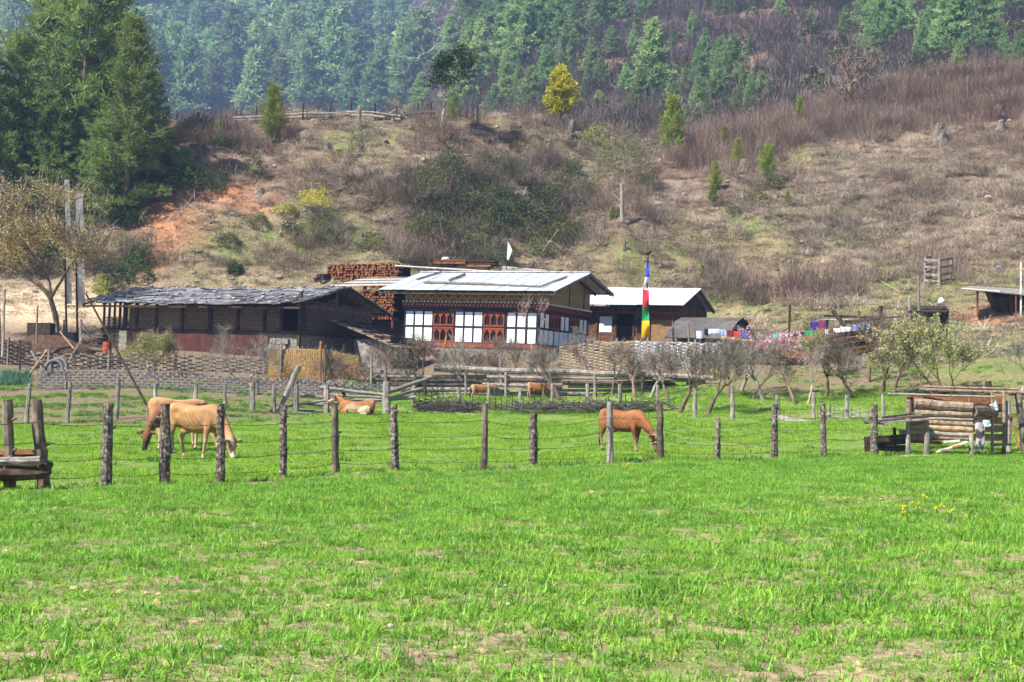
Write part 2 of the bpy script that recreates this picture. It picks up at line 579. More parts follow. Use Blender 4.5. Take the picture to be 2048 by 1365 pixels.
def ground_colors(X, Y, Z):
    px, py = project(np.stack([X, Y, Z], 1))
    u = column(X, Y)
    n1 = fbm(X / 2.2, Y / 2.2, 4, 31); n2 = fbm(X / 0.7, Y / 0.7, 3, 41); n3 = fbm(X / 6, Y / 6, 3, 51)
    C = np.zeros((len(X), 3)) + np.array([0.36, 0.265, 0.175])                    # ploughed field soil
    C = mixc(C, [0.21, 0.25, 0.075], smooth(0.35, 0.6, fbm(X / 0.5, Y / 0.5, 3, 88)) * 0.75)                # seedlings between the rows
    C = C * (0.8 + 0.4 * n2)[:, None]
    fd = fence_depth(u); pd = paddock_depth(u)
    pad = smooth(-0.3, 0.5, Y - fd) * (1 - smooth(-0.7, 0.7, Y - pd))
    C = mixc(C, [0.15, 0.25, 0.045], pad * (0.75 + 0.25 * n1))
    C = mixc(C, [0.24, 0.23, 0.09], pad * smooth(0.55, 0.75, n1) * 0.6)
    # garden beds and yard
    yard = smooth(-0.7, 0.7, Y - pd) * (1 - smooth(86, 90, Y))
    C = mixc(C, [0.20, 0.148, 0.098], yard)
    C = mixc(C, [0.13, 0.18, 0.045], yard * smooth(0.56, 0.68, n2) * (1 - smooth(63, 67, Y)) * smooth(0.4, 0.5, n1 + 0.1))
    C = mixc(C, [0.17, 0.17, 0.07], yard * smooth(1350, 1500, u) * smooth(0.40, 0.6, n1) * 0.85)
    # hill
    hill = smooth(86, 92, Y)
    base = np.zeros_like(C) + np.array([0.18, 0.128, 0.088])
    base = mixc(base, [0.245, 0.18, 0.13], smooth(0.45, 0.65, n1))
    base = mixc(base, [0.17, 0.165, 0.075], smooth(0.52, 0.68, n3) * 0.55)
    base = mixc(base, [0.095, 0.065, 0.05], smooth(0.50, 0.68, n2) * 0.7)
    C = C * (1 - hill[:, None]) + base * hill[:, None]
    green = np.maximum.reduce([blob(px, py, 1560, 470, 180, 50), blob(px, py, 1350, 520, 170, 45), blob(px, py, 520, 480, 200, 45), blob(px, py, 1500, 600, 180, 50),
                               blob(px, py, 720, 290, 90, 26), blob(px, py, 1650, 330, 90, 16), blob(px, py, 1850, 560, 200, 60), blob(px, py, 1980, 720, 160, 60)])
    C = mixc(C, [0.25, 0.215, 0.10], green * (0.5 + 0.5 * n2))
    C = mixc(C, [0.13, 0.19, 0.045], green * smooth(0.50, 0.64, fbm(X / 1.1, Y / 1.1, 3, 77)) * 0.8)
    C = mixc(C, [0.085, 0.065, 0.045], np.clip(B_(px, py), 0, 1) * 0.85)          # darker ground in the hollow and around the left pines
    red = np.maximum.reduce([blob(px, py, 330, 440, 60, 55), blob(px, py, 450, 385, 60, 28), blob(px, py, 300, 500, 40, 40), blob(px, py, 520, 410, 40, 18), blob(px, py, 1985, 632, 75, 18),
                             blob(px, py, 1120, 75, 40, 16), blob(px, py, 1480, 90, 60, 30), blob(px, py, 1880, 112, 60, 14), blob(px, py, 350, 260, 50, 12)])
    C = mixc(C, [0.36, 0.17, 0.085], np.clip(red * (0.8 + 0.7 * n2), 0, 1))
    cut = blob(px, py, 90, 610, 150, 42) * (1 - smooth(230, 300, px))
    C = mixc(C, [0.55, 0.42, 0.27], np.clip(cut * 1.3, 0, 1))
    path = blob(px, py, 1060, 510, 14, 16)
    C = mixc(C, [0.45, 0.33, 0.18], path)
    return C


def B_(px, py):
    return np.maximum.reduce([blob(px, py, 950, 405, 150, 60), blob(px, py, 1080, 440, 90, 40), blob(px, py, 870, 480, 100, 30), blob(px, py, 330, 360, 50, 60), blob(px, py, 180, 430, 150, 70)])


def grid_sheet(name, xs, ys, material):
    gx, gy = np.meshgrid(xs, ys)
    X, Y = gx.ravel(), gy.ravel()
    Z = ground(X, Y)
    nx, ny = len(xs), len(ys)
    i = np.arange((nx - 1) * (ny - 1)); r = i // (nx - 1); c = i % (nx - 1)
    a = r * nx + c
    Q = np.stack([a, a + 1, a + nx + 1, a + nx], 1)
    m = indexed_mesh(name, np.stack([X, Y, Z], 1), Q, material)
    m.polygons.foreach_set('use_smooth', np.ones(len(Q), bool))
    return m, X, Y, Z


attrmat('soil_and_turf', fine=7.0, amount=0.5, bump=1.0, dist=0.10)
attrmat('far_soil', fine=0.9, amount=0.4, bump=0.6, dist=0.4)
xs = np.concatenate([np.arange(-95, -24, 0.7), np.arange(-24, 24, 0.3), np.arange(24, 95.1, 0.7)])
ys = np.concatenate([np.arange(-30, 6, 2.0), np.arange(6, 26, 0.13), np.arange(26, 84, 0.4), np.arange(84, 146, 0.4), np.arange(146, 172, 1.0)])
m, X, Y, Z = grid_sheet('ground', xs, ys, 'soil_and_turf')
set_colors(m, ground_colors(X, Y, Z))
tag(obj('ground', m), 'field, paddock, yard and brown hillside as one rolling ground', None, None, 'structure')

xs = np.arange(-400, 401, 5.0); ys = np.arange(168, 842, 4.0)
m, X, Y, Z = grid_sheet('far_hillside', xs, ys, 'far_soil')
Z2 = Z - 1.2 * (Y < 174)
m.vertices.foreach_set('co', np.stack([X, Y, Z2], 1).astype(np.float32).ravel())
C = np.zeros((len(X), 3)) + np.array([0.12, 0.09, 0.075])
n1 = fbm(X / 14, Y / 14, 4, 61)
C = mixc(C, [0.10, 0.10, 0.055], smooth(0.45, 0.65, n1))
px, py = project(np.stack([X, Y, Z], 1))
for cx, cy, rx, ry in [(1120, 78, 70, 22), (1480, 85, 55, 45), (1880, 112, 90, 18), (1210, 130, 60, 20), (1560, 60, 70, 40)]:
    C = mixc(C, [0.30, 0.17, 0.10], np.clip(blob(px, py, cx, cy, rx, ry) * (0.3 + n1), 0, 1))
set_colors(m, C)
tag(obj('far_hillside', m), 'scrub covered mountainside behind the farm', None, None, 'structure')

# ================================================================== plant materials
leafmat('wheat_leaf', (0.095, 0.25, 0.025), (0.255, 0.45, 0.06), trans=0.35, rnd=0.35, scale=1.2, hue=0.018, rough=0.38)
leafmat('turf_leaf', (0.16, 0.32, 0.025), (0.29, 0.45, 0.05), trans=0.35, rnd=0.22, scale=0.5, hue=0.015)
leafmat('weed_leaf', (0.07, 0.17, 0.03), (0.15, 0.28, 0.05), trans=0.3, rnd=0.25, scale=1.5)
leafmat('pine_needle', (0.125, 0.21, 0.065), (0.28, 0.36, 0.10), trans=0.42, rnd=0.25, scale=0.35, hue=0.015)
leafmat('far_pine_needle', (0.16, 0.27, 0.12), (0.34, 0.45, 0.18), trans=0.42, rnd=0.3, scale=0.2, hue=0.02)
leafmat('young_pine_needle', (0.17, 0.22, 0.035), (0.32, 0.35, 0.07), trans=0.35, rnd=0.2, scale=0.8)
leafmat('gold_leaf', (0.40, 0.38, 0.03), (0.62, 0.56, 0.05), trans=0.35, rnd=0.04, scale=0.8, hue=0.0)
leafmat('sage_leaf', (0.13, 0.145, 0.06), (0.25, 0.26, 0.12), trans=0.3, rnd=0.1, scale=0.8)
leafmat('dark_leaf', (0.030, 0.055, 0.018), (0.075, 0.11, 0.03), trans=0.2, rnd=0.25, scale=0.8)
leafmat('olive_leaf', (0.085, 0.10, 0.035), (0.16, 0.17, 0.06), trans=0.3, rnd=0.25, scale=0.8)
leafmat('catkin', (0.36, 0.28, 0.085), (0.55, 0.46, 0.18), trans=0.3, rnd=0.1, scale=0.8)
leafmat('spring_leaf', (0.24, 0.28, 0.06), (0.42, 0.42, 0.13), trans=0.35, rnd=0.1, scale=0.8)
leafmat('pale_blossom', (0.46, 0.44, 0.16), (0.66, 0.62, 0.32), trans=0.3, rnd=0.1)
leafmat('pink_blossom', (0.70, 0.33, 0.46), (0.84, 0.56, 0.66), trans=0.3, rnd=0.08)
leafmat('rose_blossom', (0.48, 0.16, 0.19), (0.66, 0.34, 0.36), trans=0.3, rnd=0.08)
leafmat('brown_twig', (0.145, 0.095, 0.072), (0.36, 0.26, 0.20), trans=0.15, rnd=0.3, scale=0.4, hue=0.01)
leafmat('grey_twig', (0.095, 0.078, 0.058), (0.29, 0.24, 0.185), trans=0.15, rnd=0.3, scale=0.4, hue=0.012)
leafmat('straw', (0.33, 0.262, 0.19), (0.56, 0.48, 0.37), trans=0.25, rnd=0.25, scale=0.5, hue=0.01)
leafmat('far_scrub_twig', (0.105, 0.083, 0.074), (0.20, 0.16, 0.14), trans=0.2, rnd=0.35, scale=0.05, hue=0.02)
mat('bark', ['#4d3f33', '#6f5e4e', '#8a7866'], scale=9, bump=0.6, rnd=0.2)
mat('pale_bark', ['#77695a', '#9d8f80', '#b7ab9c'], scale=9, bump=0.5, rnd=0.15)
mat('grey_bark', ['#6b6058', '#8e857b', '#a59c92'], scale=12, bump=0.5, rnd=0.2)


# ================================================================== plant shapes
def unit(v):
    return v / np.maximum(np.linalg.norm(v, axis=-1, keepdims=True), 1e-9)


def ribbons(rng, root, az, el, length, bend, width, seg=3, tip=0.15, twist=0.6):
    """curved tapering blades: returns vertices and quads"""
    n = len(root)
    w = lambda a: np.broadcast_to(np.asarray(a, float), (n,))
    az, el, length, bend, width = w(az), w(el), w(length), w(bend), w(width)
    P_ = [np.array(root, float)]
    for k in range(seg):
        e = el - bend * (k + 0.5) / seg
        d = np.stack([np.cos(e) * np.cos(az), np.cos(e) * np.sin(az), np.sin(e)], 1)
        P_.append(P_[-1] + d * (length / seg)[:, None])
    tw = rng.uniform(-twist, twist, n)
    side = np.stack([-np.sin(az) * np.cos(tw), np.cos(az) * np.cos(tw), np.sin(tw)], 1)
    V = []
    for k in range(seg + 1):
        t = k / seg
        ww = width * ((1 - t) + tip * t) * 0.5
        if seg > 1 and k == 0:
            ww = width * 0.35
        V += [P_[k] - side * ww[:, None], P_[k] + side * ww[:, None]]
    V = np.stack(V, 1)                                   # n, 2(seg+1), 3
    base = (np.arange(n) * 2 * (seg + 1))[:, None]
    Q = np.concatenate([base + np.array([[2 * k, 2 * k + 1, 2 * k + 3, 2 * k + 2]]) for k in range(seg)], 0)
    return V.reshape(-1, 3), Q, P_


def merge(parts):
    V, Q, k = [], [], 0
    for v, q in parts:
        V.append(v); Q.append(q + k); k += len(v)
    return np.concatenate(V), np.concatenate(Q)


def disk(rng, n, r):
    a = rng.uniform(0, 2 * np.pi, n); q = r * np.sqrt(rng.uniform(0, 1, n))
    return np.stack([q * np.cos(a), q * np.sin(a), np.zeros(n)], 1)


def grass_tuft(seed, n, spread, h, w, material, el=(0.9, 1.5), bend=(0.3, 1.3), seg=3):
    rng = np.random.default_rng(seed)
    root = disk(rng, n, spread)
    V, Q, _ = ribbons(rng, root, rng.uniform(0, 6.283, n), rng.uniform(*el, n), h * rng.uniform(0.6, 1.25, n), rng.uniform(*bend, n), w * rng.uniform(0.7, 1.3, n), seg, 0.08)
    V[:, 2] -= 0.01
    return indexed_mesh('tuft', V, Q, material)


def brush(seed, n, spread, h, w, material, el=(1.0, 1.6), bend=(-0.1, 0.4), twigs=2, seg=3, leaf=None):
    rng = np.random.default_rng(seed)
    root = disk(rng, n, spread)
    az = np.arctan2(root[:, 1], root[:, 0]) + rng.normal(0, 0.7, n)
    V, Q, PP = ribbons(rng, root, az, rng.uniform(*el, n), h * rng.uniform(0.55, 1.15, n), rng.uniform(*bend, n), w, seg, 0.4)
    parts = [(V, Q)]
    for t in range(twigs):
        k = rng.integers(1, seg + 1, n)
        rt = np.stack(PP, 1)[np.arange(n), k] if t % 2 else np.stack(PP, 1)[np.arange(n), np.maximum(k - 1, 1)]
        V2, Q2, _ = ribbons(rng, rt, az + rng.normal(0, 1.2, n), rng.uniform(0.3, 1.4, n), h * rng.uniform(0.2, 0.45, n), rng.uniform(-0.3, 0.8, n), w * 0.65, 2, 0.4)
        parts.append((V2, Q2))
    V, Q = merge(parts)
    V[:, 2] -= 0.05
    return indexed_mesh('brush', V, Q, material)


def leaf_quads(rng, centers, n, spread, size, aspect=0.5, flat=0.0):
    """n leaves about each centre, random orientation"""
    c = np.repeat(np.asarray(centers, float), n, 0)
    k = len(c)
    c = c + unit(rng.normal(size=(k, 3))) * (spread * rng.uniform(0, 1, k) ** 0.5)[:, None]
    a = rng.normal(size=(k, 3)); a[:, 2] *= (1 - flat); a = unit(a)
    b = unit(np.cross(a, rng.normal(size=(k, 3))))
    s = size * rng.uniform(0.6, 1.3, k)[:, None]
    V = np.stack([c - a * s * 0.5, c + b * s * aspect * 0.5, c + a * s * 0.5, c - b * s * aspect * 0.5], 1).reshape(-1, 3)
    return V, np.arange(4 * k).reshape(-1, 4)


def pine(seed, H, Rm, whorls, nb, tufts, needles, nlen, nwid, tr, base=0.08, power=0.75, droop=0.25, lift=0.5, ragged=0.35, material='pine_needle'):
    """trunk mesh and needle-crown mesh of a pine"""
    rng = np.random.default_rng(seed)
    mb = MB()
    bend = rng.normal(0, 0.02, 2) * H
    axis = lambda t: Vector((bend[0] * math.sin(t * 2.2), bend[1] * math.sin(t * 2.6), H * t))
    mb.tube([axis(t) for t in np.linspace(-0.03, 0.99, 9)], [tr * (1 - 0.95 * t) + 0.01 for t in np.linspace(0, 1, 9)], 7)
    roots, dirs, sizes = [], [], []
    for wv in range(whorls):
        t = base + (1 - base) * (wv + rng.uniform(-0.3, 0.3)) / whorls
        t = min(max(t, base), 0.985)
        prof = Rm * (1 - t) ** power * min(1.0, 0.45 + (t - base) * 5)
        a0 = rng.uniform(0, 6.283)
        for b in range(nb):
            if rng.uniform() < 0.12:
                continue
            a = a0 + 6.283 * b / nb + rng.normal(0, 0.25)
            L = max(prof * rng.uniform(1 - ragged, 1 + ragged * 0.5), 0.25)
            p0 = np.array(axis(t))
            el = lift * t * 1.3 - droop * (1 - t)
            d = np.array([math.cos(a) * math.cos(el), math.sin(a) * math.cos(el), math.sin(el)])
            tip = p0 + d * L + np.array([0, 0, 0.10 * L])
            if L > 0.8:
                mid = p0 + d * L * 0.5 - np.array([0, 0, 0.03 * L])
                mb.tube([p0, mid, tip], [max(tr * 0.16 * (1 - t), 0.02), 0.02, 0.008], 3, cap=False)
            nt = max(2, int(round(tufts * (0.35 + L / Rm))))
            s = np.linspace(0.28, 1.0, nt) + rng.normal(0, 0.03, nt)
            sd = np.array([-math.sin(a), math.cos(a), 0])
            for q in s:
                c = p0 + d * L * q + np.array([0, 0, 0.10 * L * q * q])
                c = c + sd * rng.normal(0, 0.22 * L * q * 0.8) + np.array([0, 0, rng.normal(0.0, 0.05 * L)])
                roots.append(c); dirs.append(d * 0.8 + sd * rng.normal(0, 0.5) + np.array([0, 0, 0.35])); sizes.append(0.75 + 0.35 * rng.uniform())
    roots = np.array(roots); dirs = unit(np.array(dirs)); sizes = np.array(sizes)
    k = len(roots)
    rr = np.repeat(roots, needles, 0) + rng.normal(0, nlen * 0.16, (k * needles, 3))
    dd = unit(np.repeat(dirs, needles, 0) + rng.normal(0, 0.62, (k * needles, 3)))
    ln = nlen * np.repeat(sizes, needles)[:, None] * rng.uniform(0.7, 1.25, (k * needles, 1))
    sd = unit(np.cross(dd, rng.normal(size=dd.shape)))
    V = np.stack([rr - sd * nwid * 0.35, rr + sd * nwid * 0.35, rr + dd * ln + sd * nwid * 0.5, rr + dd * ln - sd * nwid * 0.5], 1)
    V[:, 2:] += 0
    V = V.reshape(-1, 3)
    crown = indexed_mesh('crown', V, np.arange(len(V)).reshape(-1, 4), material)
    trunk = mb.mesh('trunk'); trunk.materials.append(MATS['bark'])
    return trunk, crown


def skeleton(seed, H, R0, levels=4, spread=0.7, trunk_frac=0.28, kids=(3, 4), up=0.25, wob=0.18, shrink=0.68, stems=1, lean=(0, 0), min_r=0.008, multi=0.35):
    """branching woody skeleton; returns tube builder, tip points with directions"""
    rng = np.random.default_rng(seed)
    mb = MB(); tips = []; allpts = []

    def grow(p, d, L, r, lv):
        pts, rad = [p], [r]
        n = 4 if lv < 2 else 3
        for i in range(n):
            d = (d + Vector(rng.normal(0, wob, 3)) + Vector((0, 0, up * 0.3))).normalized()
            p = p + d * (L / n)
            pts.append(p); rad.append(max(r * (1 - 0.55 * (i + 1) / n), min_r * 0.5))
            if lv >= 2:
                allpts.append((p, d))
        mb.tube(pts, rad, 6 if lv == 0 else (5 if lv == 1 else 3), cap=(lv == 0))
        if lv >= levels:
            tips.append((p, d)); return
        k = rng.integers(kids[0], kids[1] + 1)
        a0 = rng.uniform(0, 6.283)
        for j in range(k):
            q = Vector((1, 0, 0)) if abs(d.x) < 0.9 else Vector((0, 1, 0))
            s1 = d.cross(q).normalized(); s2 = d.cross(s1)
            a = a0 + 6.283 * j / k + rng.normal(0, 0.3)
            sp = spread * rng.uniform(0.6, 1.3)
            nd = (d * math.cos(sp) + (s1 * math.cos(a) + s2 * math.sin(a)) * math.sin(sp) + Vector((0, 0, up))).normalized()
            i = len(pts) - 1 if (j == 0 or rng.uniform() > multi) else len(pts) - 2
            grow(pts[i], nd, L * shrink * rng.uniform(0.75, 1.2), max(rad[i] * 0.75, min_r), lv + 1)
    for s in range(stems):
        a = 6.283 * s / max(stems, 1) + rng.uniform(0, 1)
        d0 = Vector((lean[0] + (0.5 * math.cos(a) if stems > 1 else 0), lean[1] + (0.5 * math.sin(a) if stems > 1 else 0), 1)).normalized()
        grow(Vector((0.06 * math.cos(a) * (stems > 1), 0.06 * math.sin(a) * (stems > 1), -0.08 * H * 0.5)), d0, H * trunk_frac * rng.uniform(0.85, 1.1), R0, 0)
    return mb, tips, allpts


def woody(seed, H, R0, material='bark', **kw):
    mb, tips, allp = skeleton(seed, H, R0, **kw)
    m = mb.mesh('trunk'); m.materials.append(MATS[material])
    m.polygons.foreach_set('use_smooth', np.ones(len(m.polygons), bool))
    return m, np.array([list(p) for p, d in tips]), np.array([list(p) for p, d in allp])


def leafy(seed, pts, n, spread, size, material, aspect=0.5, name='crown', flat=0.0):
    rng = np.random.default_rng(seed)
    V, Q = leaf_quads(rng, pts, n, spread, size, aspect, flat)
    return indexed_mesh(name, V, Q, material)


def plant(name, label, cat, loc, parts, group=None, rz=0.0, scale=1.0):
    """thing > its meshes; parts = [(part name, mesh)]"""
    t = thing(name, label, cat, loc, group)
    place(t, loc, (0, 0, rz), scale)
    for pn, pm in parts:
        obj(pn, pm, None, t)
    return t


# ================================================================== field crop, turf and weeds
rngW = np.random.default_rng(5)


def sample_ground(rng, n, x0, x1, y0, y1):
    X = rng.uniform(x0, x1, n); Y = rng.uniform(y0, y1, n)
    return X, Y


def fan(rng, n, d0, d1, pad=1.25, extra=2.0):
    """points spread evenly over the ground in front of the camera"""
    Y = np.sqrt(rng.uniform(d0 * d0, d1 * d1, n))
    X = rng.uniform(-1, 1, n) * (Y * 0.3413 * pad + extra)
    return X, Y


X, Y = fan(rngW, 350000, 6.2, 46, 1.25, 4.6)
u = column(X, Y)
bare = fbm(X / 0.42, Y / 0.42, 3, 101) * 0.6 + fbm(X / 2.6, Y / 2.2, 2, 111) * 0.4
near = 1 - smooth(8, 16, Y)
thr = 0.245 * near + 0.10 * (1 - near)
keep = (Y < fence_depth(u) - 0.95 + 0.5 * (fbm(X, Y, 2, 4) - 0.5)) & ((bare > thr) | (rngW.uniform(size=len(X)) < 0.05))
X, Y, bare = X[keep], Y[keep], bare[keep]
protos = [grass_tuft(200 + k, int(n_), s_, h_ * .66, 0.0115, 'wheat_leaf', el=(0.55, 1.5), bend=(0.3, 1.9)) for k, (n_, s_, h_) in enumerate([(12, 0.06, 0.13), (14, 0.07, 0.15), (9, 0.05, 0.11), (15, 0.08, 0.13), (12, 0.06, 0.18), (8, 0.06, 0.09)])]
nn = len(X)
scl = rngW.uniform(0.55, 1.1, nn) * (0.75 + 0.5 * smooth(0.3, 0.6, bare))
scatter('wheat_crop', 'young green wheat covering the foreground field', protos, np.stack([X, Y, ground(X, Y)], 1), scl, rngW.uniform(0, 6.28, nn), rngW.normal(0, 0.12, (nn, 2)), rngW.integers(0, 6, nn), 'crop')

# clods of dry soil in the thin places of the field
def clod(seed, r, sq=0.6):
    rng = np.random.default_rng(seed)
    import bmesh
    bm = bmesh.new(); bmesh.ops.create_icosphere(bm, subdivisions=2, radius=r)
    for v in bm.verts:
        k = 1 + 0.5 * (vnoise(v.co.x / r * 1.3 + seed, v.co.y / r * 1.3 + v.co.z / r * 0.9, seed) - 0.5) + rng.normal(0, 0.04)
        v.co = v.co * float(k); v.co.z *= sq
    m = bpy.data.meshes.new('clod'); bm.to_mesh(m); bm.free()
    return m


mat('dry_soil', ['#8f7552', '#b0966e', '#cdb48c'], scale=14, bump=0.8, rnd=0.15)
mat('field_stone', ['#8a7f70', '#b3a898', '#cfc6b8'], scale=8, bump=0.4, rnd=0.15)
cl = [clod(k, 0.03) for k in range(4)]
for c in cl: c.materials.append(MATS['dry_soil'])
X, Y = fan(rngW, 42000, 6.2, 24, 1.25, 4.6)
bare = fbm(X / 0.42, Y / 0.42, 3, 101) * 0.6 + fbm(X / 2.6, Y / 2.2, 2, 111) * 0.4
keep = (bare < 0.31) & (rngW.uniform(size=len(X)) < 0.75)
X, Y = X[keep], Y[keep]; nn = len(X)
scatter('soil_clods', 'dry crumbly soil clods showing between the wheat plants', cl, np.stack([X, Y, ground(X, Y)], 1), np.clip(rngW.lognormal(-0.5, 0.45, nn), .2, 1.25), rngW.uniform(0, 6.28, nn), rngW.normal(0, 0.3, (nn, 2)), rngW.integers(0, 4, nn), 'soil')
# single pale stones
for (qx, qy, r_, lb) in [(782, 1262, 0.035, 'white round stone beside bare soil in the field, largest one'), (1017, 1222, 0.02, 'small pale stone in the middle of the field'), (438, 1306, 0.028, 'pale stone on the bare patch at the field corner'),
                         (1012, 1178, 0.022, 'small buff stone behind the larger white one')]:
    p = GP(qx, qy)
    mm = clod(int(qx), r_ * .85, 0.55); mm.materials.append(MATS['field_stone'])
    o = obj('field_stone', mm); place(o, p + Vector((0, 0, r_ * .8)), (0, 0, qx)); tag(o, lb, 'stone')
    mm.polygons.foreach_set('use_smooth', np.ones(len(mm.polygons), bool))

# paddock turf
X, Y = fan(rngW, 70000, 22, 72, 1.2)
u = column(X, Y)
fd, pd = fence_depth(u), paddock_depth(u)
thin = fbm(X / 1.6, Y / 1.6, 3, 131)
keep = (Y > fd - 0.35 + 0.5 * (fbm(X, Y, 2, 6) - 0.5)) & (Y < pd + 0.8 * (fbm(X / 2, Y / 2, 2, 8) - 0.5)) & (thin > 0.30)
X, Y, thin = X[keep], Y[keep], thin[keep]; nn = len(X)
protos = [grass_tuft(300 + k, 34, 0.19, 0.075, 0.013, 'turf_leaf', el=(0.5, 1.5), bend=(0.2, 1.2), seg=2) for k in range(5)]
scatter('paddock_turf', 'short bright grazed grass of the cow paddock', protos, np.stack([X, Y, ground(X, Y)], 1), rngW.uniform(0.6, 1.3, nn) * (0.6 + 0.7 * smooth(0.3, 0.6, thin)), rngW.uniform(0, 6.28, nn), None, rngW.integers(0, 5, nn), 'grass')

# rank weeds: fence foot, garden bank, orchard edge
X, Y = fan(rngW, 60000, 22, 72, 1.25)
u = column(X, Y); fd, pd = fence_depth(u), paddock_depth(u)
foot = np.exp(-((Y - fd + 0.35) / 0.45) ** 2) * (0.35 + 0.65 * smooth(0.45, 0.6, fbm(X / 1.3, Y / 1.3, 3, 141)))
row = 0.5 + 0.5 * np.sin((Y - 0.06 * X) * 2.2 + 3 * fbm(X / 4, Y / 4, 2, 9))
bank = smooth(-0.3, 0.4, Y - pd) * (1 - smooth(61, 63, Y)) * (1 - smooth(760, 800, u)) * smooth(0.50, 0.60, 0.28 * row + 0.72 * fbm(X / 1.1, Y / 0.9, 3, 151)) 
orch = np.exp(-((Y - pd) / 1.5) ** 2) * smooth(1380, 1460, u) * smooth(0.4, 0.6, fbm(X / 1.2, Y / 1.2, 3, 161)) * 0.6
slope = smooth(1500, 1700, u) * smooth(0, 2, Y - pd) * smooth(0.52, 0.64, fbm(X / 1.8, Y / 1.8, 3, 171)) * 0.35
pasture = smooth(0.2, 0.8, Y - fd) * (1 - smooth(-0.8, 0, Y - pd)) * (0.012 + 0.25 * smooth(0.66, 0.78, fbm(X / 0.8, Y / 0.8, 3, 175)))
keep = rngW.uniform(size=len(X)) < np.maximum.reduce([foot, bank, orch, slope, pasture])
X, Y = X[keep], Y[keep]; nn = len(X)
protos = [grass_tuft(400 + k, 40, 0.15, 0.17, 0.02, 'weed_leaf', el=(0.3, 1.5), bend=(0.3, 1.6)) for k in range(3)] + [grass_tuft(410 + k, 40, 0.18, 0.13, 0.022, 'turf_leaf', el=(0.3, 1.5), bend=(0.3, 1.6)) for k in range(2)]
scatter('bank_weeds', 'rank green weeds on the garden bank and along the fence foot', protos, np.stack([X, Y, ground(X, Y)], 1), rngW.uniform(0.5, 1.25, nn), rngW.uniform(0, 6.28, nn), None, rngW.integers(0, 5, nn), 'weeds')

# ================================================================== hillside cover
rngH = np.random.default_rng(11)


def B(px, py, *blobs):
    r = np.zeros_like(px)
    for b in blobs:
        r = np.maximum(r, (b[4] if len(b) > 4 else 1.0) * blob(px, py, *b[:4]))
    return r


X = rngH.uniform(-66, 70, 140000); Y = rngH.uniform(66, 160, 140000)
Z = ground(X, Y)
px, py = project(np.stack([X, Y, Z], 1))
uu = column(X, Y)
vis = (px > -260) & (px < 2320) & ((Y > 88) | ((uu > 1440) & (Y > 76)) | ((uu > 1700) & (Y > 64)) | ((uu < 190) & (Y > 85)))
low = np.interp(px, [1300, 1350, 1500, 1650, 1850, 1960, 2048, 2400], [250, 350, 330, 285, 262, 250, 240, 240])
crest = (px > 1290) * (1 - smooth(-12, 14, py - low))
patch = fbm(X / 3.2, Y / 3.2, 3, 181)
noisy = smooth(0.40, 0.60, patch)

w_brown = np.maximum(crest * 0.85, B(px, py, (1260, 430, 110, 34, .20), (790, 500, 130, 40, .30), (1000, 310, 150, 50, .28), (880, 275, 90, 30, .25), (1450, 555, 110, 22, .4), (1600, 590, 120, 22, .4), (1320, 545, 90, 18, .4),
                                     (1950, 540, 110, 30, .35), (1420, 330, 110, 55, .25), (1080, 270, 90, 30, .2), (620, 500, 220, 18, .25), (560, 268, 60, 12, .35), (440, 285, 60, 18, .45), (1740, 575, 90, 22, .35), (2020, 285, 70, 30, .4)) * (0.3 + 0.9 * noisy))
w_grey = B(px, py, (960, 400, 150, 66, 1.2), (1080, 430, 110, 50, .9), (860, 470, 120, 50, .8), (790, 440, 90, 40, .35), (1060, 340, 110, 45, .4), (1900, 395, 190, 60, .12), (1720, 470, 130, 40, .2), (660, 350, 110, 40, .15), (480, 300, 130, 35, .4), (1450, 590, 90, 20, .3), (950, 500, 80, 22, .4), (500, 520, 160, 22, .2), (80, 545, 160, 22, .5), (250, 530, 60, 30, .5)) * (0.2 + 1.0 * noisy) + 0.035 * noisy * (Y > 90)
w_straw = B(px, py, (1880, 370, 230, 75, .9), (1700, 420, 130, 50, .7), (1960, 480, 160, 50, .7), (1600, 400, 260, 120, .12), (1750, 520, 160, 30, .35), (720, 350, 160, 50, .2), (1690, 600, 90, 18, .35)) * (0.25 + 0.9 * smooth(0.35, 0.6, fbm(X / 2, Y / 2, 3, 191))) + 0.02
w_leaf = B(px, py, (970, 410, 110, 55, .55), (1030, 450, 100, 40, .7), (880, 470, 80, 25, .25), (420, 345, 70, 40, .12), (230, 430, 80, 70, .3), (80, 480, 160, 50, .4), (370, 380, 60, 40, .3), (1500, 420, 200, 60, .012), (560, 470, 220, 40, .05), (1400, 400, 120, 60, .02), (250, 560, 40, 25, .3)) * (0.4 + 0.8 * noisy)
w_green = B(px, py, (560, 480, 220, 45, .20), (1540, 470, 220, 50, .18), (1350, 520, 180, 40, .18), (1650, 330, 90, 16, .3), (720, 290, 100, 24, .25), (1500, 600, 220, 40, .15), (1850, 560, 200, 60, .3), (1950, 690, 220, 70, .35), (1700, 640, 200, 40, .3)) * smooth(0.45, 0.6, fbm(X / 1.3, Y / 1.3, 3, 201))


def spread(name, label, protos, w, size, cat, scale=(0.7, 1.3), seed=0):
    r = np.random.default_rng(seed)
    k = vis & (r.uniform(size=len(X)) < w * size)
    n_ = int(k.sum())
    scatter(name, label, protos, np.stack([X[k], Y[k], Z[k]], 1), r.uniform(*scale, n_), r.uniform(0, 6.28, n_), r.normal(0, 0.08, (n_, 2)), r.integers(0, len(protos), n_), cat)
    return n_


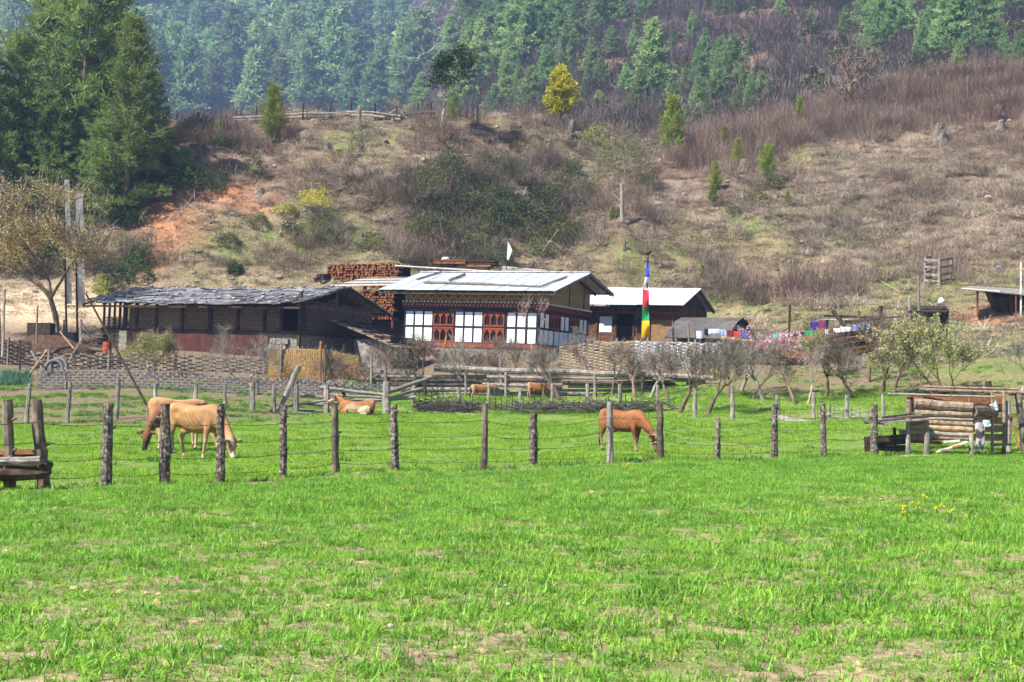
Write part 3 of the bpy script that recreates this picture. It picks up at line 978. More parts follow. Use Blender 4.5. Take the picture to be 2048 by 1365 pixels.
spread('brown_brush', 'reddish brown leafless scrub thicket along the hill crest', [brush(500 + k, 44, 0.6, (1.5, 1.1, 1.8, 1.3, .9, 1.4)[k], 0.02, 'grey_twig' if k == 3 else 'brown_twig', el=(0.85, 1.75), bend=(-0.3, 0.8), twigs=4) for k in range(6)], w_brown, 0.31, 'scrub', (0.55, 1.25), 1)
spread('grey_bramble', 'grey tangled bramble filling the hollow of the mound', [brush(520 + k, 70, 0.6, 1.5, 0.022, 'grey_twig', el=(0.7, 1.6), bend=(0.4, 2.0), twigs=3) for k in range(4)], w_grey, 0.36, 'bramble', (0.4, 1.25), 2)
spread('straw_tufts', 'bleached dry grass flopping over the slope', [grass_tuft(540 + k, 85, 0.35, 0.95, 0.022, 'straw', el=(0.5, 1.5), bend=(1.0, 2.6), seg=4) for k in range(4)], w_straw, 0.36, 'dry grass', (0.6, 1.5), 3)


def shrub_mesh(seed, r, h, n, size, material):
    rng = np.random.default_rng(seed)
    c = unit(rng.normal(size=(n, 3))) * rng.uniform(0.45, 1.0, (n, 1)) ** 0.6
    c[:, 2] = np.abs(c[:, 2]); c = c * np.array([r, r, h]) * (0.75 + 0.5 * vnoise(c[:, 0] * 3, c[:, 1] * 3 + c[:, 2] * 2, seed))[:, None]
    V, Q = leaf_quads(rng, c, 4, 0.16, size, 0.55)
    return indexed_mesh('shrub', V, Q, material)


spread('leafy_undergrowth', 'low dark evergreen undergrowth between the brambles', [shrub_mesh(560 + k, 0.8, 0.85, 260, 0.095, 'dark_leaf' if k < 2 else 'olive_leaf') for k in range(5)], w_leaf, 0.30, 'undergrowth', (0.7, 1.9), 4)
spread('slope_herbs', 'small green herbs and turf on the grazed slope', [grass_tuft(580 + k, 40, 0.3, 0.16, 0.035, 'weed_leaf' if k else 'olive_leaf', el=(0.2, 1.4), bend=(0.3, 1.6)) for k in range(3)], w_green, 0.55, 'herbs', (0.6, 1.5), 5)
spread('dead_litter', 'dry leaf litter and short dead grass strewn over the hill', [grass_tuft(590 + k, 55, 0.42, 0.24, 0.03, ('straw', 'brown_twig', 'grey_twig')[k % 3], el=(0.0, 1.2), bend=(0.3, 2.0), seg=2) for k in range(6)], np.full_like(px, 0.75) * (1 - crest * 0.9), 0.5, 'litter', (0.5, 1.4), 6)

w_stick = B(px, py, (1850, 370, 260, 90, .5), (1050, 330, 160, 60, .4), (650, 340, 200, 80, .3), (1650, 450, 250, 80, .3), (900, 480, 200, 40, .3), (500, 430, 200, 80, .2)) + .02
leafmat('dead_branch', (0.30, 0.26, 0.225), (0.52, 0.47, 0.42), trans=.05, rnd=.2)
spread('fallen_branches', 'pale dead branches lying about the slope', [brush(570 + k, 9, 0.8, 1.5, 0.035, 'dead_branch', el=(-0.1, 0.5), bend=(-0.3, 0.6), twigs=2) for k in range(5)], w_stick, 0.09, 'branches', (0.5, 1.3), 8)

mat('hill_rock', ['#4d443d', '#7c7066', '#a89b8e'], scale=6, bump=.6, rnd=.35)
hr_ = [clod(140 + k, .22, .7) for k in range(4)]
for c in hr_: c.materials.append(MATS['hill_rock'])
spread('hill_stones', 'scattered stones and earth lumps on the eroded slope', hr_, np.full_like(px, .02) * (1 - crest) * (Y > 88), 0.9, 'stones', (0.25, 1.2), 9)

# far scrub
rngF = np.random.default_rng(23)
FX = rngF.uniform(-320, 320, 80000); FY = rngF.uniform(152, 836, 80000)
FZ = ground(FX, FY)
fpx, fpy = project(np.stack([FX, FY, FZ], 1))
k = (fpx > -250) & (fpx < 2300) & (fpy > -120) & (rngF.uniform(size=len(FX)) < 0.25 + 0.5 * (FY < 330) + 0.5 * smooth(0.4, 0.6, fbm(FX / 12, FY / 12, 3, 211)))
FX, FY, FZ = FX[k], FY[k], FZ[k]; nn = len(FX)
protos = [brush(600 + k, 45, 1.3, 2.6, 0.09, 'far_scrub_twig', el=(0.7, 1.6), bend=(-0.1, 0.9), twigs=3) for k in range(4)] + [shrub_mesh(610, 1.5, 1.8, 70, 0.5, 'olive_leaf')]
scatter('far_scrub', 'purplish leafless scrub between the pines of the far mountainside', protos, np.stack([FX, FY, FZ], 1), rngF.uniform(0.6, 1.3, nn), rngF.uniform(0, 6.28, nn), None, rngF.choice(5, nn, p=[.19, .19, .19, .19, .24]), 'scrub')

# ================================================================== pines
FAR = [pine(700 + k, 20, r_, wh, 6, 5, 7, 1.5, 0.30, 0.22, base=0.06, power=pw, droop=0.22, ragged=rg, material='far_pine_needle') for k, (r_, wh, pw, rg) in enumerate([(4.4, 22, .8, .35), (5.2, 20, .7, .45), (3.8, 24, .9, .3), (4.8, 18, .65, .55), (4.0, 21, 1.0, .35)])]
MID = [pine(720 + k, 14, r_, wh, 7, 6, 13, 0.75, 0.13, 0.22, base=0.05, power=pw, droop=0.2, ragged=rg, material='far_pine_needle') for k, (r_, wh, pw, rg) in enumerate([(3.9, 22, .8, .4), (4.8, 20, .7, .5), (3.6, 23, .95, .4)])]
NEAR = [pine(740 + k, 15, r_, wh, 7, 7, 17, 0.52, 0.055, 0.24, base=0.03, power=pw, droop=0.18, ragged=rg) for k, (r_, wh, pw, rg) in enumerate([(4.4, 24, .62, .5), (3.8, 24, .72, .45), (4.0, 22, .55, .55)])]
PINE_N = [0]


def add_pine(lib, k, Hlib, loc, H, rz, label, group=None, wide=1.0):
    tr, cr = lib[k % len(lib)]
    t = thing('pine_tree', label, 'pine tree', loc, group)
    s = H / Hlib
    place(t, loc, (0, 0, rz), (s * wide, s * wide, s))
    obj('trunk', tr, None, t); obj('crown', cr, None, t)
    PINE_N[0] += 1
    return t


for k, (qx, d, H, wd, lb) in enumerate([
        (155, 104, 19.0, 1.0, 'tallest dark green pine, its top out of the picture, above the catkin tree'),
        (243, 98, 13.6, 1.05, 'dense green pine at the right edge of the pine clump on the bank'),
        (45, 100, 13.2, 1.05, 'green pine left of the tallest one, top level with the far forest'),
        (100, 99, 8.6, 1.25, 'bushy lower pine directly behind the catkin tree crown'),
        (-60, 98, 15.0, 1.1, 'green pine cut by the picture edge at the far left'),
        (285, 101, 8.2, 1.15, 'smaller pine beside the start of the hilltop rail fence'),
        (195, 98.5, 7.2, 1.35, 'low spreading pine in front of the dense green pine'),
        (15, 97, 6.6, 1.4, 'low dark pine at the left picture edge above the sandy cutting'),
        (-170, 95, 14.0, 1.1, 'pine just outside the left edge of the clump'),
        (100, 107, 15.5, 1.2, 'pine filling the gap left of the tallest one, higher on the bank'), (205, 106, 14.0, 1.2, 'pine filling the gap right of the tallest one, higher on the bank'), (150, 101, 8.0, 1.4, 'low bushy pine under the tallest one'),
        (60, 100, 8.0, 1.4, 'low bushy pine left of the catkin tree crown')]):
    p = GD(qx, d)
    add_pine(NEAR, k, 15, p - Vector((0, 0, 0.2)), H, k * 1.3 + 0.4, lb, 'pines of the clump on the left bank', wd)

RIGHT = [(960, 178, 120), (1000, 152, 130), (1040, 132, 140), (1075, 112, 130), (1110, 97, 110), (1150, 112, 120), (1190, 72, 90), (1215, 62, 90), (1010, 222, 110), (1062, 232, 92), (1000, 62, 100), (1090, 42, 90), (985, 238, 62), (932, 222, 85), (1092, 188, 90), (1170, 200, 60), (1225, 120, 60), (1240, 40, 70),
         (1305, 222, 165), (1280, 236, 92), (1382, 92, 62), (1460, 192, 110), (1430, 215, 92), (1500, 238, 85), (1393, 242, 82), (1415, 262, 62), (1350, 232, 60), (1470, 250, 70), (1375, 268, 55), (1195, 235, 50),
         (1752, 112, 135), (1785, 96, 120), (1842, 142, 108), (1905, 132, 170), (1962, 118, 150), (2040, 152, 80), (1918, 152, 62), (1992, 62, 80), (1738, 62, 100), (1440, 32, 52), (1620, 60, 45), (1690, 70, 55), (2075, 130, 120), (2140, 110, 120), (2230, 90, 120), (1930, 30, 90), (1870, 20, 80), (1800, 20, 90), (1290, 40, 60), (1330, 20, 60), (1560, 30, 50), (1345, 110, 46), (2010, 130, 60),
         (975, 120, 110), (1020, 180, 105), (1055, 60, 90), (1130, 150, 95), (1140, 30, 90), (945, 205, 90), (1035, 205, 80), (1180, 150, 70), (1205, 180, 60), (1400, 180, 85), (1440, 160, 80), (1485, 210, 75), (1520, 222, 70), (1365, 205, 60), (1408, 120, 60), (1325, 262, 60), (1820, 70, 90), (1880, 90, 90), (1760, 30, 80), (2030, 40, 90), (1975, 20, 80), (1500, 110, 40), (1600, 130, 40), (1265, 110, 60), (1250, 190, 60)]
special = {18: 'big broad dark pine standing alone behind the golden tree', 32: 'yellowish pine in front of the dark pines behind the brown crest', 33: 'largest spreading pine behind the brown crest', 30: 'tall dark pine just beyond the bare twisted tree', 20: 'slim pale young pine on the scrub slope'}
for k, (qx, qy, hp) in enumerate(RIGHT):
    p = GP(qx, qy, 152, 600)
    H = hp / F * p.y * 1.12
    add_pine(MID, k * 5 + k // 3, 14, p - Vector((0, 0, 0.3)), H, k * 2.1, special.get(k, 'green pine in the dense grove on the near ridge left of the golden tree' if qx < 1110 else 'green pine of the scrub slope between golden tree and round bush' if qx < 1290 else 'green pine of the scrub slope just right of the big broad pine' if qx < 1600 else 'green pine beyond the brown crest at the upper right'), None if k in special else 'pines on the near scrub slope', 1.0 + 0.25 * math.sin(k * 3.7) + (0.2 if k in (18, 33) else 0))
left_special = {(808, 226, 122): 'bright green pyramid shaped pine just behind the hilltop fence', (712, 232, 66): 'small round pine behind the middle of the hilltop fence', (352, 240, 72): 'small pale pine behind the left end of the hilltop fence'}
for (qx, qy, hp), lb in left_special.items():
    p = GP(qx, qy, 180, 830)
    add_pine(FAR, int(qx), 20, p - Vector((0, 0, 0.3)), hp / F * p.y, qx, lb, None, 1.1)
rngP = np.random.default_rng(77)
spots = []
tries = 0
while len(spots) < 205 and tries < 9000:
    tries += 1
    qx, qy = rngP.uniform(-140, 985), rngP.uniform(-150, 246)
    if qx > 800 and qy > 70 - (qx - 830) * 0.9 and qy < 215:      # brown scrub gap and the nearer ridge
        if rngP.uniform() < 0.8: continue
    if 690 < qx < 860 and 60 < qy < 190 and rngP.uniform() < 0.7: continue
    if all((qx - a) ** 2 + ((qy - b) * 1.35) ** 2 > 37 ** 2 for a, b in spots):
        spots.append((qx, qy))
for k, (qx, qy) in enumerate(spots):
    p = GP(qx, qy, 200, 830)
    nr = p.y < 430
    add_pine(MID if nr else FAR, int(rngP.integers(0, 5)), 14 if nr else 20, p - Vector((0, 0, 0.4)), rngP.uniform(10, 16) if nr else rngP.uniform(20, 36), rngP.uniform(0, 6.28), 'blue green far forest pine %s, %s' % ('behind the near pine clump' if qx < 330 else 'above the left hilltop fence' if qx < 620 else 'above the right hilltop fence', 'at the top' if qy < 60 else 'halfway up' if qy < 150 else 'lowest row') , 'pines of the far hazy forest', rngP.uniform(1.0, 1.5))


# ================================================================== single trees and bushes of the hill
def fit(m, arrs, H, W, z0=0.0):
    """scale a woody mesh (and its tip arrays) to height H and width W"""
    n_ = len(m.vertices); V = np.empty(n_ * 3, np.float32); m.vertices.foreach_get('co', V); V = V.reshape(-1, 3)
    sz = H / V[:, 2].max(); r = np.percentile(np.hypot(V[:, 0], V[:, 1]), 98); sx = (W / 2) / r
    S = np.array([sx, sx, sz])
    m.vertices.foreach_set('co', (V * S).astype(np.float32).ravel()); m.update()
    return [a * S for a in arrs]


def bare_tree(seed, H, W, R0=0.08, material='grey_bark', **kw):
    m, tips, allp = woody(seed, H, R0, material, **kw)
    V = np.empty(len(m.vertices) * 3, np.float32); m.vertices.foreach_get('co', V); V = V.reshape(-1, 3)
    sx = (W / 2) / np.percentile(np.hypot(V[:, 0], V[:, 1]), 98)
    kw['min_r'] = kw.get('min_r', 0.008) / sx
    m, tips, allp = woody(seed, H, R0 / sx, material, **kw)
    tips, allp = fit(m, [tips, allp], H, W)
    return m, tips, allp


# dark evergreen broadleaf on the crest
p = GP(880, 262, 90, 140)
m, tips, allp = bare_tree(31, 6.6, 4.7, 0.15, 'pale_bark', levels=4, spread=0.7, trunk_frac=0.34, up=0.12, lean=(0.18, 0), kids=(3, 4), multi=.7)
cen = np.concatenate([tips, allp[::2]]); cen = cen[cen[:, 2] > 1.3]
plant('broadleaf_tree', 'dark leafed evergreen tree with leaning pale trunk on the mound crest', 'tree', p - Vector((0, 0, .1)), [('trunk', m), ('crown', leafy(1, cen, 12, 0.45, 0.2, 'dark_leaf', 0.55))])
# golden tree
p = GP(1122, 262, 90, 119)
tr, cr = pine(801, 5.2, 1.75, 16, 8, 7, 13, 0.30, 0.07, 0.07, base=0.30, power=0.6, droop=0.05, lift=0.5, ragged=0.4, material='gold_leaf')
plant('golden_tree', 'golden yellow leafed small tree on a thin trunk above the mound', 'tree', p - Vector((0, 0, .1)), [('trunk', tr), ('crown', cr)])
YP = [pine(810 + k, 3.0, r_, 11, 6, 4, 16, 0.30, 0.028, 0.05, base=b_, power=0.7, droop=-0.1, lift=0.8, ragged=0.5, material='young_pine_needle') for k, (r_, b_) in enumerate([(0.85, .15), (0.7, .05), (1.0, .3)])]
for k, (qx, qy, ht, lb) in enumerate([
        (545, 290, 3.7, 'yellow green young pine standing in front of the hilltop rail fence'), (1342, 318, 4.6, 'tallest yellow green young pine on the saddle right of the round bush'),
        (1425, 418, 1.5, 'lowest yellow green pine sapling on the right slope'), (1430, 385, 2.0, 'yellow green pine sapling just above the lowest one'), (1475, 338, 2.1, 'broad yellow green sapling beside a grey stump on the right slope'),
        (1535, 372, 2.7, 'slim yellow green sapling right of the other saplings'), (1448, 300, 1.7, 'small sapling at the top of the sapling group'), (1600, 240, 1.9, 'lone yellowish sapling in the brown crest scrub'),
        (1385, 332, 1.3, 'small sapling left of the sapling group'), (1575, 412, 0.9, 'tiny sapling on the bleached grass slope'), (1405, 560, 0.8, 'tiny green sapling on the slope above the small house'), (365, 372, 2.6, 'dark green young conifer at the foot of the left pines'),
        (435, 285, 1.4, 'yellowish sapling below the left end of the hilltop fence'), (1225, 440, 0.9, 'tiny sapling beside the pale dead trunk'), (905, 240, 2.2, 'dark green bushy sapling at the foot of the evergreen tree')]):
    p = GP(qx, qy, 86, 146)
    tr, cr = YP[k % 3]
    if k in (11, 14):
        tr, cr = NEAR[k % 3]
        t = plant('young_pine', lb, 'pine sapling', p - Vector((0, 0, .05)), [('trunk', tr), ('crown', cr)], None, k * 1.7, ht / 15 * 1.0); t.scale = (ht / 15 * 1.5, ht / 15 * 1.5, ht / 15)
    else:
        plant('young_pine', lb, 'pine sapling', p - Vector((0, 0, .05)), [('trunk', tr), ('crown', cr)], None, k * 1.7, ht / 2.8)
# rounded twiggy bush on the saddle, bare twisted tree on the crest
p = GP(1248, 372, 90, 140)
m, tips, allp = bare_tree(41, 4.5, 5.2, 0.08, 'bark', levels=5, spread=0.65, trunk_frac=0.22, stems=3, kids=(2, 3), up=0.12, min_r=0.012)
plant('round_bush', 'large rounded olive grey bush on the saddle of the hill', 'bush', p - Vector((0, 0, .1)), [('trunk', m), ('crown', shrub_mesh(77, 2.5, 4.6, 1500, 0.12, 'sage_leaf'))])
p = GD(1712, 135.5)
m, tips, allp = bare_tree(47, 6.0, 9.0, 0.34, 'bark', levels=4, spread=0.85, trunk_frac=0.2, stems=2, kids=(3, 4), up=0.05, wob=0.3, min_r=0.045, shrink=.72)
plant('bare_tree', 'wide leafless twisted tree on the skyline of the brown crest', 'tree', p - Vector((0, 0, .2)), [('trunk', m)])
for k, (qx, qy, r_, h_, mt, lb) in enumerate([
        (632, 420, 1.3, 1.6, 'gold_leaf', 'rusty yellow leaved bush in the middle of the mound slope'), (575, 432, 0.9, 0.8, 'spring_leaf', 'low lime green bush left of the rusty yellow bush'), (508, 358, 0.9, 2.0, 'dark_leaf', 'upright dark shrub on the left of the mound'),
        (1185, 295, 1.3, 1.7, 'spring_leaf', 'yellow green bush beside the split stump on the crest'), (1165, 395, 1.0, 1.1, 'olive_leaf', 'olive bush at the right end of the dark hollow'), (280, 540, 0.9, 1.9, 'dark_leaf', 'dark shrub behind the left end of the barn roof'),
        (20, 545, 1.5, 1.7, 'spring_leaf', 'bright lime green bush at the left picture edge'), (470, 548, .5, .6, 'dark_leaf', 'small round dark shrub above the barn ridge'), (205, 590, 0.6, 1.1, 'spring_leaf', 'yellow green shrub behind the white banners')]):
    p = GP(qx, qy, 84, 146)
    mm = shrub_mesh(840 + k, r_, h_, 380, 0.11, mt)
    if mt == 'gold_leaf':
        mm.materials.clear(); mm.materials.append(MATS['gold_leaf'])
    o = obj('leafy_bush', mm); place(o, p); tag(o, lb, 'bush')

# stumps and dead trunks
mat('stump_wood', ['#3c342e', '#6a5f55', '#8d8378'], scale=10, bump=0.6, rnd=0.2)
mat('dead_wood', ['#5f574f', '#877e74', '#b3aa9f'], scale=8, bump=0.4, rnd=0.1)


def stump(qx, qy, h, r, label, lean=(0, 0), material='stump_wood', jag=0.15, branch=None):
    p = GP(qx, qy, 86, 146)
    rng = random.Random(qx)
    mb = MB(); n = 9
    rows = [(-0.3, 1.5), (0, 1.3), (0.25, 1.0), (0.7, 0.92), (1.0, 0.88)]
    for t, k in rows:
        for j in range(n):
            a = 2 * math.pi * j / n
            rr = r * k * (1 + rng.uniform(-.12, .12))
            zz = h * t + (rng.uniform(-jag, jag) * h if t == 1.0 else 0)
            mb.v.append((p.x + lean[0] * h * t + rr * math.cos(a), p.y + lean[1] * h * t + rr * math.sin(a), p.z + zz))
    for i in range(len(rows) - 1):
        for j in range(n):
            mb.f.append((i * n + j, i * n + (j + 1) % n, (i + 1) * n + (j + 1) % n, (i + 1) * n + j))
    mb.f.append(tuple((len(rows) - 1) * n + j for j in range(n)))
    if branch:
        q = p + Vector((lean[0] * h * .6, 0, h * branch[0]))
        mb.tube([q, q + Vector((branch[1] * .5, 0, branch[2] * .6)), q + Vector((branch[1], 0, branch[2]))], [r * .55, r * .4, r * .2], 5)
    return single('tree_stump' if h < 1.6 else 'dead_trunk', mb, material, label, 'stump' if h < 1.6 else 'dead trunk', None, p)


stump(686, 376, 0.62, 0.28, 'cut stump with pale top in the middle of the mound')
stump(520, 394, 0.5, 0.26, 'cut stump above the red soil scar')
stump(721, 308, 0.45, 0.24, 'small cut stump high on the mound')
stump(655, 302, 0.5, 0.22, 'small stump left of the leaning fence corner on the mound top')
stump(1140, 272, 1.2, 0.32, 'taller half of the split grey stump below the golden tree', (0.18, 0), jag=0.1)
stump(1124, 262, 0.9, 0.22, 'shorter half of the split grey stump below the golden tree', (0.02, 0), jag=0.1)
stump(719, 262, 1.6, 0.17, 'dark charred trunk stub standing before the hilltop rails', (-0.04, 0))
stump(1244, 446, 2.5, 0.13, 'pale broken dead trunk with one side branch on the slope', (-0.03, 0), 'dead_wood', 0.06, (0.5, -0.75, 0.65))
stump(1249, 503, 0.6, 0.1, 'thin grey stub below the pale dead trunk')
stump(1308, 470, 0.5, 0.16, 'dark stub on the open slope right of the pale dead trunk', (-0.25, 0))
stump(1878, 285, 1.3, 0.55, 'dark hollow stump at the foot of the brown crest scrub')
stump(1483, 345, 0.8, 0.4, 'grey split stump behind the broad sapling', (0.3, 0))
stump(2000, 262, 0.8, 0.3, 'dark stump high on the slope at the right edge', (0.2, 0))
stump(1998, 232, 0.7, 0.45, 'root stump in the crest scrub at the right edge')
stump(1935, 200, 2.0, 0.1, 'thin dead stem sticking out of the brown crest')

# ================================================================== orchard and yard trees
def twigs(seed, pts, n, L, w, material):
    rng = np.random.default_rng(seed)
    c = np.repeat(pts, n, 0); k = len(c)
    az = np.arctan2(c[:, 1], c[:, 0]) + rng.normal(0, 1.1, k)
    V, Q, _ = ribbons(rng, c, az, rng.uniform(0.1, 1.5, k), L * rng.uniform(.5, 1.3, k), rng.uniform(-.5, .5, k), w, 2, .35, 1.5)
    return indexed_mesh('twigs', V, Q, material)


leafmat('twig_grey', (0.17, 0.15, 0.12), (0.33, 0.30, 0.25), trans=.05, rnd=.15)
leafmat('twig_brown', (0.10, 0.082, 0.065), (0.22, 0.185, 0.15), trans=.05, rnd=.15)
OR = [bare_tree(900 + k, 2.4, w_, 0.095, mt, levels=4, spread=0.75, trunk_frac=0.17, kids=(3, 4), up=0.2, wob=0.24, shrink=.72, min_r=0.009) for k, (w_, mt) in enumerate([(2.8, 'bark'), (2.4, 'grey_bark'), (3.0, 'bark'), (2.2, 'bark')])]
ORT = [twigs(k, np.concatenate([o_[1], o_[2][::3]]), 2, .34, .014, 'twig_grey' if k == 1 else 'twig_brown') for k, o_ in enumerate(OR)]
for k, (qx, qy, d, ht, wd, lb) in enumerate([
        (850, 800, 67, 2.5, 1.0, 'leafless orchard tree behind the rail fence left of the calves'), (932, 792, 68, 2.3, 1.0, 'leafless orchard tree just left of the standing calf'), (1050, 790, 69, 2.2, .9, 'leafless orchard tree above the grazing calf'),
        (1122, 800, 66, 2.4, 1.2, 'spreading leafless orchard tree right of the grazing calf'), (1225, 800, 67, 2.0, 1.0, 'small leafless orchard tree in front of the tan wattle wall'), (1300, 796, 64, 2.2, 1.1, 'leafless orchard tree below the prayer flag'),
        (1362, 836, 57, 2.5, 1.1, 'dark trunked orchard tree at the end of the broken wattle'), (1412, 838, 56, 2.7, 1.0, 'thin leafless orchard tree in front of the grey wattle wall'), (1458, 812, 61, 2.1, .9, 'small leafless tree left of the pink blossom tree'),
        (1530, 818, 60, 2.5, 1.2, 'leafless orchard tree under the plank wall corner'), (1588, 830, 58, 2.2, 1.0, 'leafless orchard tree in the middle of the green orchard'), (1706, 828, 59, 2.4, 1.1, 'grey orchard tree with a kinked low limb'),
        (1738, 808, 63, 2.6, 1.0, 'thick trunked grey orchard tree beneath the plank wall end'), (2035, 800, 57, 2.4, 1.2, 'leafless tree behind the log shelter at the right edge'), (1790, 800, 61, 1.9, 1.1, 'low leafless bush left of the pale flowering bush'),
        (800, 800, 67, 1.8, 1.0, 'small leafless tree at the corner of the rail fence'), (990, 760, 72, 1.8, 1.2, 'leafless shrub below the house windows'), (1175, 755, 73, 1.9, 1.1, 'leafless shrub at the left end of the tan wattle wall'),
        (1270, 800, 65, 2.2, 1.1, 'leafless orchard tree at the right end of the log fence'), (1340, 800, 61, 2.2, 1.0, 'leafless orchard tree between the flag pole and the dark trunked one'), (1655, 820, 60, 2.3, 1.1, 'leafless orchard tree right of the lime tipped one'), (1480, 800, 63, 2.0, 1.1, 'low leafless tree just behind the pink blossom tree'), (1765, 815, 60, 2.1, 1.1, 'leafless orchard tree left of the log shelter roof')]):
    p = GD(qx, d)
    m, tips, allp = OR[k % 4]
    tw = ORT[k % 4]
    t = plant('orchard_tree', lb, 'fruit tree', p, [('trunk', m), ('twigs', tw)], 'leafless fruit trees of the orchard', k * 2.3, ht / 2.1)
    t.scale = (ht / 2.1 * wd, ht / 2.1 * wd, ht / 2.1)


def yard_tree(name, label, cat, qx, d, H, W, seed, bark='grey_bark', leaf=None, **kw):
    p = GD(qx, d)
    pa = dict(levels=4, spread=0.75, trunk_frac=0.18, kids=(3, 4), up=0.2, wob=0.22, shrink=.72, min_r=0.008)
    pa.update(kw)
    R0 = pa.pop('R0', 0.07)
    m, tips, allp = bare_tree(seed, H, W, R0, bark, **pa)
    parts = [('trunk', m), ('twigs', twigs(seed, np.concatenate([tips, allp[::3]]), 2, .13 * H, .005 * H, 'twig_grey' if 'bark' in bark and bark != 'bark' or bark == 'dead_wood' else 'twig_brown'))]
    if leaf:
        mt, n_, sp, sz, asp, nm, zmin, frac = leaf
        c = np.concatenate([tips, allp[::2]])
        rr = np.random.default_rng(seed); c = c[(c[:, 2] > zmin * H) & (rr.uniform(size=len(c)) < frac)]
        parts.append((nm, leafy(seed, c, n_, sp, sz, mt, asp, nm)))
    return plant(name, label, cat, p, parts)


for k, (qx, d, H, W, lb) in enumerate([(770, 72, 1.5, 2.6, 'bare grey shrub right of the low shed'), (905, 73, 1.4, 2.4, 'bare grey shrub under the left house windows'), (960, 71.5, 1.7, 2.6, 'tallest bare shrub under the house front'), (1085, 72, 1.5, 2.6, 'bare shrub below the farmhouse corner'),
                                       (1330, 69, 1.6, 2.6, 'bare shrub in front of the grey wattle wall'), (1400, 68, 1.5, 2.4, 'bare shrub under the upturned bucket'), (540, 68, 1.2, 2.6, 'low grey brush left of the bamboo mat'), (1660, 66, 1.5, 2.8, 'dark bare shrub at the foot of the plank wall'), (720, 69, 1.3, 2.0, 'small bare shrub right of the bamboo mat')]):
    yard_tree('bare_shrub', lb, 'shrub', qx, d, H, W, 160 + k, 'grey_bark' if k % 2 else 'bark', None, stems=4, trunk_frac=.2)
yard_tree('catkin_tree', 'spreading tree hung with tan catkins beside the white prayer banners', 'tree', 103, 78, 8.6, 10.8, 51, 'bark', ('catkin', 12, 0.5, 0.14, 0.32, 'crown', 0.35, 0.95), levels=4, kids=(4, 5), spread=0.72, trunk_frac=0.34, up=0.2, lean=(0.10, 0), R0=0.24, min_r=0.018, shrink=.62, multi=.7)
yard_tree('pink_blossom_tree', 'pink blossoming peach tree in front of the plank wall', 'fruit tree', 1500, 60.5, 3.0, 5.0, 53, 'bark', ('pink_blossom', 14, 0.14, 0.07, 0.8, 'blossom', 0.5, 0.6))
yard_tree('rose_blossom_tree', 'thin young tree with rose blossom before the house corner', 'fruit tree', 1046, 75, 3.3, 2.6, 54, 'pale_bark', ('rose_blossom', 4, 0.10, 0.055, 0.8, 'blossom', 0.2, 0.4), up=0.6, spread=0.55, stems=1, R0=.035, min_r=.004, kids=(2, 3))
yard_tree('rose_blossom_shrub', 'low shrub with sparse rose blossom left of the house front', 'shrub', 850, 75, 1.2, 2.6, 55, 'grey_bark', ('rose_blossom', 4, 0.10, 0.055, 0.8, 'blossom', 0.25, 0.5), stems=3, trunk_frac=0.2)
yard_tree('pale_flowering_bush', 'wide bush with pale yellow flowers behind the log shelter', 'bush', 1885, 58, 3.3, 5.0, 56, 'bark', ('pale_blossom', 8, 0.14, 0.075, 0.6, 'blossom', 0.2, 0.8), stems=4, up=.35, trunk_frac=0.24, spread=0.6, R0=0.06)
yard_tree('pale_grey_tree', 'pale grey leafless tree in front of the red barn wall', 'tree', 480, 65.5, 2.4, 3.9, 57, 'dead_wood', None, stems=2, trunk_frac=0.2, up=0.1, min_r=0.010)
yard_tree('greening_shrub', 'shrub with fresh yellow green leaves in front of the barn corner', 'shrub', 305, 66, 2.1, 3.0, 58, 'pale_bark', ('spring_leaf', 5, 0.12, 0.09, 0.4, 'leaves', 0.3, 0.7), stems=3, trunk_frac=0.22)
yard_tree('arching_bush', 'bare arching bush beside the bamboo mat', 'bush', 665, 66, 1.9, 2.9, 59, 'bark', None, stems=4, trunk_frac=0.3, up=0.05)
yard_tree('budding_tree', 'orchard tree with lime green young shoots at its top', 'fruit tree', 1612, 58, 2.9, 2.6, 60, 'pale_bark', ('spring_leaf', 4, 0.10, 0.09, 0.4, 'leaves', 0.72, 0.7), up=0.4, spread=0.5)

# ================================================================== building materials
mat('grey_wood', ['#4a433d', '#7d756c', '#a39b92'], scale=5, stretch=(1, 1, 6), bump=0.5, rnd=0.3)
mat('dark_wood', ['#1f1813', '#3a2e25', '#54463a'], scale=5, bump=0.4, rnd=0.3)
mat('brown_wood', ['#4a3020', '#734b30', '#8f6544'], scale=5, bump=0.4, rnd=0.3)
mat('orange_wood', ['#603c20', '#8c5c32', '#ad7a48'], scale=5, bump=0.3, rnd=0.2)
mat('tan_wood', ['#765f48', '#a08566', '#c0a588'], scale=5, bump=0.3, rnd=0.2)
mat('pale_wood', ['#9a9088', '#c9c1b8', '#e0dad2'], scale=5, bump=0.3, rnd=0.15)
mat('slate_board', ['#353436', '#68676a', '#a3a2a5'], scale=3, stretch=(1, 3, 1), rough=0.6, bump=0.6, rnd=0.45)
mat('roof_stone', ['#5e5c5f', '#838185', '#a5a4a7'], scale=9, bump=0.4, rnd=0.25)
mat('bamboo_weave', ['#54443a', '#7d6a58', '#9c8a78'], scale=9, bump=0.3, rnd=0.2)
mat('tan_mat', ['#6a5430', '#937443', '#b0935f'], scale=10, bump=0.3, rnd=0.15)
mat('grey_weave', ['#77706e', '#b0aaa9', '#d6d1d2'], scale=9, bump=0.3, rnd=0.2)
mat('rust_sheet', ['#2c1612', '#42231c', '#573229'], scale=2.5, rough=0.7, bump=0.2, rnd=0.25)
mat('rubble', ['#4f4a43', '#787168', '#a09a8e'], scale=7, bump=0.5, rnd=0.2)
